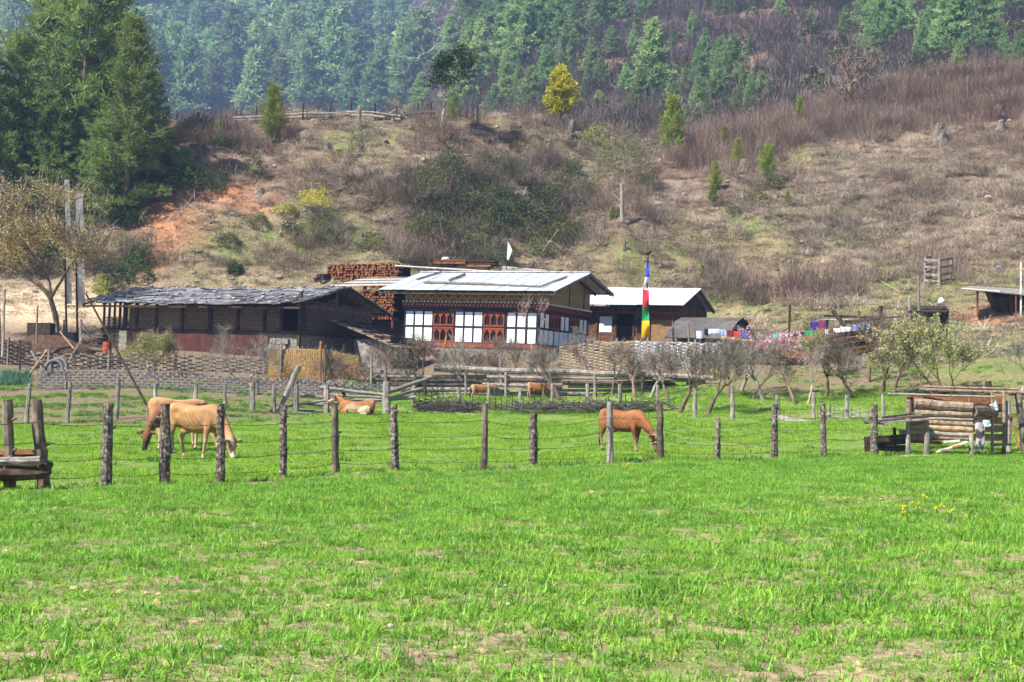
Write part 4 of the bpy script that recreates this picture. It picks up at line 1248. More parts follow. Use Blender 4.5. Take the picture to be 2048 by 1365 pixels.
mat('roof_metal', ['#b3a89e', '#c4ccd2', '#d2d9de', '#dde3e7'], scale=1.1, stretch=(3, .35, 1), rough=0.4, bump=0.04, rnd=0.09, metallic=0.3, spec=0.5)
plain('white_plaster', '#ebebee', rough=0.85, rnd=0.05, vary=0.9, scale=6)
plain('black_timber', '#1d1d26', rough=0.6, rnd=0.15)
plain('red_ochre', '#834026', rough=0.65, rnd=0.12)
mat('gable_weave', ['#3a322c', '#5d5249', '#7a6e64'], scale=9, bump=0.3, rnd=0.1)
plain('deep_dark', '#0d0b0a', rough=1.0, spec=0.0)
plain('dark_pane', '#141210', rough=0.3, spec=0.5)
plain('white_paint', '#ececf0', rough=0.7)
plain('black_iron', '#1a1a1c', rough=0.55)
plain('rust_drum', '#9c4a2c', rough=0.7)


def zigzag(name, cols, sx, sz, amp, axis=0):
    """painted or woven chevrons: bands that rise and fall along the wall"""
    m, n, l = newmat(name)
    out = n.new('ShaderNodeOutputMaterial'); b = n.new('ShaderNodeBsdfPrincipled'); b.inputs['Roughness'].default_value = 0.85
    tc = n.new('ShaderNodeTexCoord'); sp = n.new('ShaderNodeSeparateXYZ'); l.new(tc.outputs['Object'], sp.inputs[0])
    def M(op, a, bb=None):
        x = n.new('ShaderNodeMath'); x.operation = op
        for i, v in enumerate((a, bb)):
            if v is None: continue
            if isinstance(v, (int, float)): x.inputs[i].default_value = v
            else: l.new(v, x.inputs[i])
        return x.outputs[0]
    t = M('ABSOLUTE', M('SUBTRACT', M('FRACT', M('MULTIPLY', sp.outputs[axis], sx)), 0.5))
    v = M('FRACT', M('ADD', M('MULTIPLY', sp.outputs[2], sz), M('MULTIPLY', t, amp)))
    nz = n.new('ShaderNodeTexNoise'); nz.inputs['Scale'].default_value = 14; l.new(tc.outputs['Object'], nz.inputs['Vector'])
    v = M('ADD', v, M('MULTIPLY', M('SUBTRACT', nz.outputs['Fac'], 0.5), 0.35))
    rp = n.new('ShaderNodeValToRGB'); rp.color_ramp.interpolation = 'CONSTANT'
    e = rp.color_ramp.elements
    e[0].position, e[0].color = 0, lin(cols[0]); e[1].position, e[1].color = 1.0 / len(cols), lin(cols[1])
    for i in range(2, len(cols)):
        x = e.new(i / len(cols)); x.color = lin(cols[i])
    l.new(v, rp.inputs[0]); l.new(rp.outputs[0], b.inputs['Base Color']); l.new(b.outputs[0], out.inputs[0])


zigzag('eave_paint', ['#8f6a34', '#b58d50', '#2e3320', '#a97a3c'], 1.9, 2.3, 1.4)
zigzag('gable_mat', ['#8d7440', '#a58b52', '#5c5a2c', '#97804a'], 2.6, 1.7, 1.6, 1)


def ray(px, py):
    v = CR @ np.array([(px - 1024) / F, -(py - 682.5) / F, -1.0])
    return Vector(v / np.linalg.norm(v))


def hit(px, py, p0, nrm):
    """where the line of sight of a photo pixel meets a plane"""
    d = ray(px, py)
    return EYE + d * ((Vector(p0) - EYE).dot(nrm) / d.dot(nrm))


def base_thing(name, label, cat, px, py, d, deg, tilt=0.0):
    p = P(px, py, d)
    return thing(name, label, cat, p, rot=(0, R(tilt), R(deg)))


def quad_block(a, b, c, d, t):
    return MB().sheet(a, b, c, d, t)


def inst(name, src_mesh, parent, loc, rot=(0, 0, 0), scale=(1, 1, 1)):
    o = obj(name, src_mesh, None, parent)
    return place(o, loc, rot, scale)


def boxmesh(name, size, material):
    m = MB().box((0, 0, 0), size).mesh(name)
    m.materials.append(MATS[material])
    return m


rngB = random.Random(3)

# ================================================================== main farmhouse
house = base_thing('farmhouse', 'whitewashed timber framed farmhouse with painted arched windows and metal roof', 'house', 806, 706, 80.5, -25, 0.9)
HX, HY = 7.9, 6.8
MB().box((HX / 2, HY / 2, -0.15), (HX + 0.1, HY + 0.1, 1.1)).build('stone_plinth', 'rubble', house, local=True)
MB().box((HX / 2, HY / 2, 1.79), (HX - 0.16, HY - 0.16, 2.76)).build('wall_core', 'black_timber', house, local=True)
MB().box((HX / 2, -0.045, 0.50), (HX + 0.12, 0.13, 0.22)).build('sill_beam', 'red_ochre', house, local=True)
MB().box((HX + 0.045, HY / 2 + 0.07, 0.50), (0.13, HY, 0.22)).build('sill_beam', 'red_ochre', house, local=True)

fx = lambda c: (c - 305) / (1372 - 305) * HX
sy_ = lambda c: (c - 1372) / (1870 - 1372) * HY
ROWZ = ((0.67, 1.42), (1.52, 2.25))


def wall_box(side, a, b, z0, z1, out, depth):
    """box on the front (side 0) or gable (side 1) wall between a and b along it"""
    if side == 0:
        return MB().box(((a + b) / 2, -out + depth / 2, (z0 + z1) / 2), (b - a, depth, z1 - z0))
    return MB().box((HX + out - depth / 2, (a + b) / 2, (z0 + z1) / 2), (depth, b - a, z1 - z0))


def arch_window(side, a, b, z0, z1):
    w = wall_box(side, a + 0.02, b - 0.02, z0, z1, -0.02, 0.04).build('window', 'dark_pane', house, local=True)
    T = (lambda s, z, o: (s, -o, z)) if side == 0 else (lambda s, z, o: (HX + o, s, z))
    n = 3
    mw = (b - a) * 0.055
    lw = ((b - a) - mw * (n + 1)) / n
    fr = MB()
    def bar(s0, s1, q0, q1, o0=0.0, o1=0.075):
        fr.hexa([T(s0, q0, o0), T(s1, q0, o0), T(s1, q1, o0), T(s0, q1, o0)], [T(s0, q0, o1), T(s1, q0, o1), T(s1, q1, o1), T(s0, q1, o1)])
    bar(a, b, z0, z0 + 0.09, 0, 0.085)
    bar(a, b, z1 - 0.10, z1, 0, 0.085)
    for i in range(n + 1):
        bar(a + i * (lw + mw), a + i * (lw + mw) + mw, z0 + 0.09, z1 - 0.10)
    fr.build('window_frame', 'red_ochre', w, local=True)
    for i in range(n):
        s0 = a + mw + i * (lw + mw); s1 = s0 + lw; zt = z1 - 0.10; zs = zt - 0.27
        ar = MB()
        pr = [(0, 0), (0.10, 0.10), (0.03, 0.15), (0.22, 0.20), (0.38, 0.24), (0.5, 0.265), (0.62, 0.24), (0.78, 0.20), (0.97, 0.15), (0.90, 0.10), (1, 0)]
        pr = [(0, 0), (0.07, 0.09), (0.20, 0.14), (0.33, 0.20), (0.5, 0.255), (0.67, 0.20), (0.80, 0.14), (0.93, 0.09), (1, 0)]
        for (u0, v0), (u1, v1) in zip(pr[:-1], pr[1:]):
            x0, x1 = s0 + u0 * lw, s0 + u1 * lw
            ar.hexa([T(x0, zs + v0, 0.01), T(x1, zs + v1, 0.01), T(x1, zt, 0.01), T(x0, zt, 0.01)], [T(x0, zs + v0, 0.062), T(x1, zs + v1, 0.062), T(x1, zt, 0.062), T(x0, zt, 0.062)])
        ar.build('arch', 'red_ochre', w, local=True)


def panels(side, spans, row):
    f = fx if side == 0 else sy_
    for c0, c1 in spans:
        wall_box(side, f(c0), f(c1), ROWZ[row][0], ROWZ[row][1], 0.012, 0.06).build('plaster_panel', 'white_plaster', house, local=True)


FRP = [(318, 380), (394, 455), (470, 533), (722, 782), (798, 857), (872, 933), (1133, 1192), (1210, 1270), (1290, 1352)]
FRW = [(548, 712), (948, 1112)]
for row in (0, 1):
    panels(0, FRP, row)
    for a, b in FRW:
        arch_window(0, fx(a), fx(b), ROWZ[row][0] - 0.02, ROWZ[row][1] + 0.02)
panels(1, [(1383, 1418), (1430, 1465), (1582, 1617), (1623, 1660), (1772, 1806), (1812, 1848)], 1)
panels(1, [(1383, 1415), (1425, 1460), (1473, 1510), (1528, 1567), (1580, 1612), (1622, 1653), (1667, 1700), (1712, 1745), (1757, 1790), (1802, 1840)], 0)
for a, b in [(1475, 1572), (1668, 1765)]:
    arch_window(1, sy_(a), sy_(b), ROWZ[1][0] - 0.02, ROWZ[1][1] + 0.02)
# dark timbers standing proud between the panels
edges = sorted(FRP + FRW)
cuts = [305] + [(e[1] + g[0]) / 2 for e, g in zip(edges[:-1], edges[1:])] + [1372]
for c in cuts:
    x = min(max(fx(c), 0.05), HX - 0.05)
    wall_box(0, x - 0.045, x + 0.045, 0.61, 2.30, 0.035, 0.08).build('timber_post', 'black_timber', house, local=True)
for c in (1377, 1424, 1470, 1577, 1620, 1664, 1768, 1809, 1860):
    y = sy_(c)
    wall_box(1, y - 0.045, y + 0.045, 1.47, 2.30, 0.035, 0.08).build('timber_post', 'black_timber', house, local=True)
for z0, z1 in ((0.612, 0.668), (1.423, 1.517), (2.302, 2.48)):
    wall_box(0, -0.05, HX + 0.05, z0, z1, 0.045, 0.09).build('timber_rail', 'black_timber', house, local=True)
    wall_box(1, 0.05, HY, z0, z1, 0.045, 0.09).build('timber_rail', 'black_timber', house, local=True)
# stepped cornice of small painted blocks
wall_box(0, -0.10, HX + 0.09, 2.482, 2.55, 0.10, 0.14).build('cornice_board', 'red_ochre', house, local=True)
wall_box(1, 0.1, HY, 2.482, 2.55, 0.10, 0.14).build('cornice_board', 'red_ochre', house, local=True)
wall_box(0, -0.12, HX + 0.11, 2.70, 2.73, 0.16, 0.2).build('cornice_board', 'brown_wood', house, local=True)
wall_box(1, 0.1, HY, 2.70, 2.73, 0.16, 0.2).build('cornice_board', 'brown_wood', house, local=True)
blk = boxmesh('cornice_block', (0.11, 0.16, 0.146), 'red_ochre')
wsq = boxmesh('cornice_square', (0.10, 0.06, 0.10), 'white_paint')
dot = boxmesh('cornice_dot', (0.075, 0.10, 0.075), 'white_paint')
n = 38
for i in range(n):
    x = -0.03 + (HX + 0.06) * i / (n - 1)
    inst('cornice_block', blk, house, (x, -0.07, 2.625))
    inst('cornice_dot', dot, house, (x, -0.12, 2.770))
    if i < n - 1:
        inst('cornice_square', wsq, house, (x + HX / n / 2 + 0.002, -0.03, 2.615))
n = 32
for i in range(1, n):
    y = HY * i / (n - 1)
    inst('cornice_block', blk, house, (HX + 0.07, y, 2.625), (0, 0, R(90)))
    inst('cornice_dot', dot, house, (HX + 0.12, y, 2.770), (0, 0, R(90)))
MB().box((HX / 2, 0.02, 3.05), (HX, 0.05, 0.60)).build('eave_panel', 'eave_paint', house, local=True)
OXL, OXR, OYF, OYB = 1.2, 1.2, 0.85, 0.65
ZE, ZR, ZB = 3.34, 4.66, 3.80
ym = 3.85
run = ym + OYF
zf = lambda y: ZE + (ZR - ZE) * (y + OYF) / run if y <= ym else ZR - (ZR - ZB) * (y - ym) / (HY + OYB - ym)
# gable boarding with woven lozenges
g = MB()
gx0, gx1 = HX - 0.03, HX + 0.03
pts = [(0.04, 2.752), (HY, 2.752), (HY, zf(HY) - 0.12), (ym, ZR - 0.12), (0.04, zf(0.04) - 0.12)]
g.v = [(gx0, y, z) for y, z in pts] + [(gx1, y, z) for y, z in pts]
g.f = [(0, 1, 2, 3, 4), (9, 8, 7, 6, 5)] + [(i, i + 5, (i + 1) % 5 + 5, (i + 1) % 5) for i in range(5)]
g.build('gable_panel', 'gable_mat', house, local=True)
for y in (1.2, ym, HY - 0.9):
    MB().box((HX + 0.045, y, (2.755 + zf(y) - 0.16) / 2), (0.06, 0.08, zf(y) - 0.16 - 2.755)).build('gable_stud', 'brown_wood', house, local=True)
# roof: rafters, purlins, sheets of corrugated iron
for i in range(12):
    x = -OXL + 0.15 + (HX + OXL + OXR - 0.3) * i / 11
    MB().beam((x, -OYF + 0.1, zf(-OYF + 0.1) - 0.10), (x, ym, ZR - 0.10), 0.08, 0.10).build('rafter', 'dark_wood', house, local=True)
    MB().beam((x, HY + OYB - 0.1, zf(HY + OYB - 0.1) - 0.10), (x, ym, ZR - 0.10), 0.08, 0.10).build('rafter', 'dark_wood', house, local=True)
for y in (-OYF + 0.05, -0.1, HY):
    MB().beam((-OXL, y, zf(y) - 0.2), (HX + OXR, y, zf(y) - 0.2), 0.09, 0.09).build('purlin', 'dark_wood', house, local=True)
nsh = 12
W_ = HX + OXL + OXR
for i in range(nsh):
    x0 = -OXL + W_ * i / nsh - 0.02; x1 = -OXL + W_ * (i + 1) / nsh + 0.02
    for (ya, yb, lift) in ((-OYF, ym * 0.42 - 0.3, 0.0), (ym * 0.42 - 0.42, ym + 0.03, 0.012)):
        j = rngB.uniform(-0.04, 0.04) if lift == 0 else 0.0
        dz = lift + 0.004 * (i % 2) + rngB.uniform(0, 0.004)
        MB().sheet((x0, ya + j, zf(ya + j) + dz), (x1, ya + j, zf(ya + j) + dz), (x1, yb, zf(yb) + dz), (x0, yb, zf(yb) + dz), 0.012).build('roof_sheet', 'roof_metal', house, local=True)
    dz = 0.004 * (i % 2)
    MB().sheet((x0, ym - 0.03, ZR + 0.02 + dz), (x1, ym - 0.03, ZR + 0.02 + dz), (x1, HY + OYB, zf(HY + OYB) + dz), (x0, HY + OYB, zf(HY + OYB) + dz), 0.012).build('roof_sheet', 'roof_metal', house, local=True)
for i in range(1, nsh):
    x0 = -OXL + W_ * i / nsh
    MB().beam((x0, -OYF + .02, zf(-OYF + .02) + .022), (x0, ym, ZR + .038), .035, .018).build('roof_seam', 'roof_metal', house, local=True)
MB().beam((-OXL, ym, ZR + 0.055), (HX + OXR, ym, ZR + 0.055), 0.22, 0.03).build('ridge_cap', 'roof_metal', house, local=True)
for s in (-1, 1):
    ye = -OYF if s < 0 else HY + OYB
    MB().beam((HX + OXR - 0.03, ye, zf(ye) - 0.08), (HX + OXR - 0.03, ym, ZR - 0.08), 0.04, 0.15).build('barge_board', 'grey_wood', house, local=True)
    MB().beam((-OXL + 0.03, ye, zf(ye) - 0.08), (-OXL + 0.03, ym, ZR - 0.08), 0.04, 0.15).build('barge_board', 'grey_wood', house, local=True)
HM = WM[house.name]
rp0 = HM @ Vector((0, -OYF, ZE)); rn = (HM.to_3x3() @ Vector((0, -(ZR - ZE) / run, 1))).normalized()


def log_between(a, b, r0, r1=None, n=8, wob=0.15, seg=5, seed=0):
    rng = random.Random(seed)
    a, b = Vector(a), Vector(b)
    r1 = r0 if r1 is None else r1
    pts = []
    for i in range(seg + 1):
        t = i / seg
        off = Vector((rng.uniform(-1, 1), rng.uniform(-1, 1), rng.uniform(-1, 1))) * r0 * wob if 0 < i < seg else Vector((0, 0, 0))
        pts.append(a.lerp(b, t) + off)
    return MB().tube(pts, [(r0 + (r1 - r0) * i / seg) * (1 + rng.uniform(-.06, .06)) for i in range(seg + 1)], n)


for k, (a, b, r_, lb) in enumerate([((834, 562), (883, 547.5), .06, 'grey pole lying up the metal roof nearest its left end'), ((899, 564), (930, 552), .07, 'short thick grey pole on the metal roof above the long pole'),
                                    ((848, 568), (985, 572), .07, 'long grey beam lying along the metal roof'), ((985, 572), (1082, 576), .05, 'thinner pole continuing the long beam along the metal roof'), ((1083, 576), (1133, 557), .06, 'grey pole lying up the metal roof nearest the gable')]):
    p_, q_ = hit(a[0], a[1], rp0, rn) + rn * (r_ + .03), hit(b[0], b[1], rp0, rn) + rn * (r_ + .03)
    single('roof_pole', log_between(p_, q_, r_, seed=k), 'grey_wood', lb, 'pole', 'poles weighing down the metal roof')

# ================================================================== small house beside it
mat('annex_wood', ['#2c1d15', '#4c3324', '#664733'], scale=5, bump=0.4, rnd=0.35)
mat('annex_panel', ['#5b452a', '#7d6040', '#977a56'], scale=10, bump=0.3, rnd=0.15)
ann = base_thing('small_house', 'small brown timber house with metal roof beside the farmhouse', 'house', 1190, 692, 86.5, -25, 0.9)
AX, AY = 5.1, 4.6
aE, aR = 2.35, 3.50
MB().box((AX / 2 - .9, AY / 2, 0.85), (AX + 1.8, AY, 2.9)).build('plank_wall', 'annex_wood', ann, local=True)
for x in (-1.7, -.8, 0.05, 1.25, 2.35, 3.3, AX - .06):
    MB().box((x, -0.03, 1.1), (0.13, 0.10, 2.4)).build('post', 'annex_wood', ann, local=True)
for y in (0.08, 1.6, 3.1, AY - .06):
    MB().box((AX + 0.03, y, 1.1), (0.10, 0.13, 2.4)).build('post', 'annex_wood', ann, local=True)
MB().box((AX / 2, -0.05, 1.95), (AX, 0.09, 0.12)).build('lintel', 'red_ochre', ann, local=True)
MB().box((1.82, -0.01, 0.95), (0.9, 0.06, 1.85)).build('doorway', 'deep_dark', ann, local=True)  # black slab, painted as the shade inside the open door
MB().box((2.85, -0.01, 1.2), (0.6, 0.06, 0.8)).build('window', 'dark_pane', ann, local=True)
MB().box((0.62, -0.02, 1.25), (0.75, 0.06, 0.9)).build('plaster_panel', 'white_plaster', ann, local=True)
MB().box((4.15, -0.02, 0.9), (1.5, 0.05, 1.3)).build('bamboo_panel', 'annex_panel', ann, local=True)
aym = AY / 2 - 0.2; arun = aym + 0.95
azf = lambda y: aE + (aR - aE) * (1 - abs(y - aym) / arun)
MB().add([(AX + .01, 0, 2.302), (AX + .01, AY, 2.302), (AX + .01, AY, azf(AY) - .1), (AX + .01, aym, aR - .1), (AX + .01, 0, azf(0) - .1)] + [(AX - .05, 0, 2.302), (AX - .05, AY, 2.302), (AX - .05, AY, azf(AY) - .1), (AX - .05, aym, aR - .1), (AX - .05, 0, azf(0) - .1)],
         [(0, 1, 2, 3, 4), (9, 8, 7, 6, 5)] + [(i, i + 5, (i + 1) % 5 + 5, (i + 1) % 5) for i in range(5)]).build('gable_board', 'dark_wood', ann, local=True)
x_0, x_1 = -0.9, AX + 0.45
for i in range(7):
    xa, xb = x_0 + (x_1 - x_0) * i / 7 - .02, x_0 + (x_1 - x_0) * (i + 1) / 7 + .02
    dz = 0.004 * (i % 2)
    ye = -0.95 + rngB.uniform(-.05, .05)
    MB().sheet((xa, ye, azf(ye) + dz), (xb, ye, azf(ye) + dz), (xb, aym, aR + dz), (xa, aym, aR + dz), .012).build('roof_sheet', 'roof_metal', ann, local=True)
    ye = AY + 0.55
    MB().sheet((xa, aym, aR + .014 + dz), (xb, aym, aR + .014 + dz), (xb, ye, azf(ye) + dz), (xa, ye, azf(ye) + dz), .012).build('roof_sheet', 'roof_metal', ann, local=True)
for i in range(8):
    x = x_0 + .1 + (x_1 - x_0 - .2) * i / 7
    MB().beam((x, -.9, azf(-.9) - .08), (x, aym, aR - .08), .07, .09).build('rafter', 'dark_wood', ann, local=True)
    MB().beam((x, AY + .5, azf(AY + .5) - .08), (x, aym, aR - .08), .07, .09).build('rafter', 'dark_wood', ann, local=True)

# ================================================================== barn
barn = base_thing('barn', 'long barn of woven bamboo walls on a stone base with a slab roof', 'barn', 205, 706, 77.5, -27, 0.7)
BX, BY = 12.3, 6.6
zb, zw = 1.20, 2.50
# stone lower storey (starts right of the open porch)
MB().box((1.35 + (BX - 1.35) / 2, BY / 2, 0.2), (BX - 1.40, BY - .1, 1.9)).build('stone_wall', 'rubble', barn, local=True)
MB().box((1.55, -0.10, 0.25), (0.5, 0.36, 1.8)).build('stone_pier', 'rubble', barn, local=True)
for i in range(9):
    x = 2.05 + i * 0.93
    MB().box((x + 0.465, -0.055 + 0.012 * (i % 2), 0.42 + rngB.uniform(-.03, .03)), (0.95, 0.02, 1.40)).build('red_sheet', 'rust_sheet', barn, local=True)
for i in range(3):
    for j in range(4):
        MB().box((10.65 + i * 0.36 + 0.12 * (j % 2), -0.03, -0.1 + j * 0.3), (0.33, 0.14, 0.26)).build('stone', 'rubble', barn, local=True)
MB().box((BX / 2, 0.0, zb + 0.02), (BX + 0.2, 0.22, 0.16)).build('floor_beam', 'dark_wood', barn, local=True)
MB().box((BX, BY / 2, zb + 0.02), (0.22, BY, 0.16)).build('floor_beam', 'dark_wood', barn, local=True)


def weave_panel(mb, o, ax, az, nx, nz, cell_x, cell_z, out, w=0.65, rng=rngB):
    """over-under strips: o origin, ax along, az up, out outward unit"""
    o, ax, az, out = Vector(o), Vector(ax), Vector(az), Vector(out)
    for j in range(nz):
        for i in range(nx):
            up = (i + j) % 2
            c = o + ax * (i + .5) * cell_x + az * (j + .5) * cell_z + out * (0.014 if up else -0.006)
            hx = ax * cell_x * (0.58 if up else 0.40); hz = az * cell_z * w * 0.5
            b = out * 0.012
            jt = out * rng.uniform(-.004, .004) + az * rng.uniform(-.006, .006)
            c = c + jt
            k = len(mb.v)
            mb.v.extend(tuple(x) for x in (c - hx - hz - b, c - hz + b, c + hx - hz - b, c + hx + hz - b, c + hz + b, c - hx + hz - b))
            mb.f.extend([(k, k + 1, k + 4, k + 5), (k + 1, k + 2, k + 3, k + 4)])


posts_x = [1.45, 2.2, 3.5, 5.15, 6.9, 8.6, 10.2, 11.2]
for i, x in enumerate(posts_x):
    MB().box((x, -0.04, (zb + zw) / 2 + .05), (0.13 if i not in (0, 4) else .2, 0.14, zw - zb + .05)).build('wall_post', 'dark_wood', barn, local=True)
for a, b in zip(posts_x[:-1], posts_x[1:]):
    mb = MB()
    nx = int((b - a) / 0.17); nz = 12
    weave_panel(mb, (a, 0.02, zb + .1), (1, 0, 0), (0, 0, 1), nx, nz, (b - a) / nx, (zw - zb - .12) / nz, (0, -1, 0))
    tag(mb.build('woven_panel', 'bamboo_weave', barn, local=True), kind='stuff')
MB().box((6.4, 0.16, (zb + zw) / 2), (9.7, 0.04, zw - zb)).build('inner_lining', 'dark_wood', barn, local=True)
MB().box((11.75, 0.25, (zb + zw) / 2), (0.9, 0.3, zw - zb)).build('door_opening', 'deep_dark', barn, local=True)  # solid black block that paints the unlit inside of the door
MB().box((12.25, 0.0, zw - .6), (0.14, 0.16, 2.6)).build('wall_post', 'dark_wood', barn, local=True)
# gable end weave
mb = MB()
weave_panel(mb, (BX - .02, 0.5, zb + .1), (0, 1, 0), (0, 0, 1), 34, 14, 0.175, 0.108, (1, 0, 0))
tag(mb.build('woven_panel', 'gable_weave', barn, local=True), kind='stuff')
MB().box((BX - .12, BY / 2, 1.9), (.06, BY - .2, 1.5)).build('inner_lining', 'dark_wood', barn, local=True)
# open porch at the left end: waist-high lattice with thin posts
mb = MB()
weave_panel(mb, (0.0, -0.02, zb - .25), (1, 0, 0), (0, 0, 1), 9, 11, 0.155, 0.085, (0, -1, 0), 0.5)
weave_panel(mb, (0.0, 2.4, zb - .25), (0, -1, 0), (0, 0, 1), 15, 11, 0.16, 0.085, (-1, 0, 0), 0.5)
tag(mb.build('porch_lattice', 'bamboo_weave', barn, local=True), kind='stuff')
for x, y in ((0.0, 0), (0.35, 0), (0.7, 0), (1.05, 0), (0, 1.2), (0, 2.4)):
    MB().box((x, y, (zb + zw) / 2 - .1), (0.09, 0.09, zw - zb + .6)).build('porch_post', 'dark_wood', barn, local=True)
MB().box((0.7, 1.2, zb - .22), (1.5, 2.5, 0.10)).build('porch_floor', 'dark_wood', barn, local=True)
for x, y in ((0.1, 0.1), (0.1, 2.2)):
    MB().box((x, y, 0.2), (0.14, 0.14, 2.0)).build('porch_post', 'dark_wood', barn, local=True)
bR, bE = 3.66, 2.52
bxl, bxr, byf, byb = 0.55, 0.65, 1.15, 0.75
bym = (BY + byb - byf) / 2; brun = bym + byf
sag = lambda x: -0.10 * math.sin(math.pi * min(max((x + bxl) / (BX + bxl + bxr), 0), 1)) + 0.03 * math.sin(x * 2.1)
bzf = lambda x, y: bE + (bR - bE) * (1 - abs(y - bym) / brun) + sag(x)
NR = 7
for r_ in range(NR):
    y0 = -byf + (bym + byf) * r_ / NR
    y1 = y0 + (bym + byf) / NR * 2.1
    x = -bxl - rngB.uniform(0, .4) + (0.15 if r_ == 0 else 0)
    while x < BX + bxr:
        w = rngB.uniform(0.5, 1.3)
        xb = min(x + w, BX + bxr + rngB.uniform(-.05, .12))
        ja, jb = rngB.uniform(-.10, .08), rngB.uniform(-.05, .05)
        ya, yb = y0 + ja, min(y1 + jb, bym + .08)
        l0 = 0.085 + rngB.uniform(0, .07); l1 = 0.012
        tw = rngB.uniform(-.018, .018)
        MB().sheet((x, ya, bzf(x, ya) + l0 + tw), (xb, ya + rngB.uniform(-.06, .06), bzf(xb, ya) + l0 - tw), (xb, yb, bzf(xb, yb) + l1), (x, yb, bzf(x, yb) + l1), 0.05).build('roof_slab', 'slate_board', barn, local=True)
        x = xb + rngB.uniform(-.03, .02)
for i in range(13):
    xa = -bxl + (BX + bxl + bxr) * i / 13; xb = -bxl + (BX + bxl + bxr) * (i + 1) / 13
    MB().sheet((xa, bym, bR + sag(xa) + .03), (xb, bym, bR + sag(xb) + .03), (xb, BY + byb, bE + sag(xb)), (xa, BY + byb, bE + sag(xa)), .04).build('roof_slab', 'slate_board', barn, local=True)
for i in range(11):
    x = -bxl + .1 + (BX + bxl + bxr - .2) * i / 10
    for yy in (-byf + .05, BY + byb - .05):
        MB().beam((x, yy, bzf(x, yy) - .07), (x, bym, bzf(x, bym) - .07), .08, .08).build('rafter', 'dark_wood', barn, local=True)
for yy in (-byf + .15, 0, bym, BY):
    MB().beam((-bxl, yy, bE + (bR - bE) * (1 - abs(yy - bym) / brun) - .2), (BX + bxr, yy, bE + (bR - bE) * (1 - abs(yy - bym) / brun) - .2), .10, .10).build('purlin', 'dark_wood', barn, local=True)
MB().beam((BX - .1, bym, 2.5), (BX - .1, bym, bR - .1), .14, .14, (0, 1, 0)).build('king_post', 'brown_wood', barn, local=True)
MB().beam((BX - .08, .4, 2.52), (BX - .08, BY - .3, 2.52), .12, .14).build('tie_beam', 'brown_wood', barn, local=True)
MB().beam((BX - .06, 1.2, 2.4), (BX - .06, bym, 3.1), .10, .10).build('brace', 'brown_wood', barn, local=True)
# stones holding the slabs down
BM_ = WM[barn.name]
stm = []
for k in range(4):
    mm = clod(60 + k, 0.13, 0.62); mm.materials.append(MATS['roof_stone']); mm.polygons.foreach_set('use_smooth', np.ones(len(mm.polygons), bool)); stm.append(mm)
kk = 0
for r_ in range(5):
    y = -byf + .25 + (bym + byf - .2) * r_ / 4.4
    x = rngB.uniform(0, 1.2) - bxl + .2
    while x < BX + bxr - .3:
        if rngB.random() < .75:
            o = obj('roof_stone', stm[kk % 4])
            yj = y + rngB.uniform(-.16, .16)
            place(o, BM_ @ Vector((x, yj, bzf(x, yj) + .13)), (0, 0, rngB.uniform(0, 6)), rngB.uniform(.5, 1.0))
            tag(o, 'rounded grey stone on the barn roof %s' % ('along its front eave' if r_ == 0 else 'along its ridge' if r_ == 4 else 'between eave and ridge'), 'stone', 'stones holding down the barn roof'); kk += 1
        x += rngB.uniform(.6, 1.15)
for x, y, h in ((3.2, bym, .1),):
    pass

# ================================================================== low shed between barn and farmhouse
shed = base_thing('low_shed', 'low dark plank shed squeezed between barn and farmhouse', 'shed', 708, 735, 73.5, -25, 0)
MB().box((1.0, 1.2, 0.7), (2.0, 2.4, 1.7)).build('wall_core', 'dark_wood', shed, local=True)
for i in range(9):
    MB().box((0.12 + i * .225, -0.03 - .006 * (i % 2), 0.6), (0.215, 0.03, 1.55)).build('wall_plank', 'grey_wood' if i % 3 else 'slate_board', shed, local=True)
for i in range(6):
    ya = -.5 + i * .55
    MB().sheet((-1.1, ya, 2.25 - .02 * i), (-1.1, ya + .62, 2.27 - .02 * i), (2.55, ya + .62, 0.98), (2.55, ya, 0.96), .05).build('roof_board', 'dark_wood' if i % 2 else 'bamboo_weave', shed, local=True)
for k in range(5):
    MB().beam((-.6 + k * .7, -.65, 2.2 - k * .245), (-.4 + k * .68, 2.5, 2.25 - k * .245), .09, .07)  .build('roof_pole', 'dark_wood', shed, local=True)

mat('hut_roof', ['#2e2b2a', '#55504d', '#75706c'], scale=6, stretch=(1, 4, 1), bump=0.5, rnd=0.2)
# ================================================================== dark arched hut
hut = base_thing('arched_hut', 'low hut with a dark curved roof behind the grey wattle wall', 'hut', 1352, 700, 79.5, -25, 0.5)
ux, uy = 2.4, 5.2
prof = [(-0.6, 0.62), (0.3, 1.12), (1.3, 1.62), (2.2, 1.85), (3.1, 1.72), (4.2, 1.18), (5.4, 0.5)]
for (ya, za), (yb, zb2) in zip(prof[:-1], prof[1:]):
    for i in range(4):
        xa, xb = -.5 + i * .86, -.5 + (i + 1) * .86 + .02
        MB().sheet((xa, ya, za + .006 * (i % 2)), (xb, ya, za + .006 * (i % 2)), (xb, yb, zb2 + .006 * (i % 2)), (xa, yb, zb2 + .006 * (i % 2)), .05).build('roof_board', 'hut_roof' if ya < 2.5 else 'dark_wood', hut, local=True)
MB().add([(ux, 0, -.2), (ux, 4.9, -.2), (ux, 4.4, .95), (ux, 2.4, 1.7), (ux, .4, 1.05), (ux - .1, 0, -.2), (ux - .1, 4.9, -.2), (ux - .1, 4.4, .95), (ux - .1, 2.4, 1.7), (ux - .1, .4, 1.05)],
         [(0, 1, 2, 3, 4), (9, 8, 7, 6, 5)] + [(i, i + 5, (i + 1) % 5 + 5, (i + 1) % 5) for i in range(5)]).build('end_wall', 'deep_dark', hut, local=True)
for x in (0, 1.2, 2.3):
    MB().tube([(x, .1, -.4), (x, .1, .85)], .06, 6).build('post', 'grey_wood', hut, local=True)
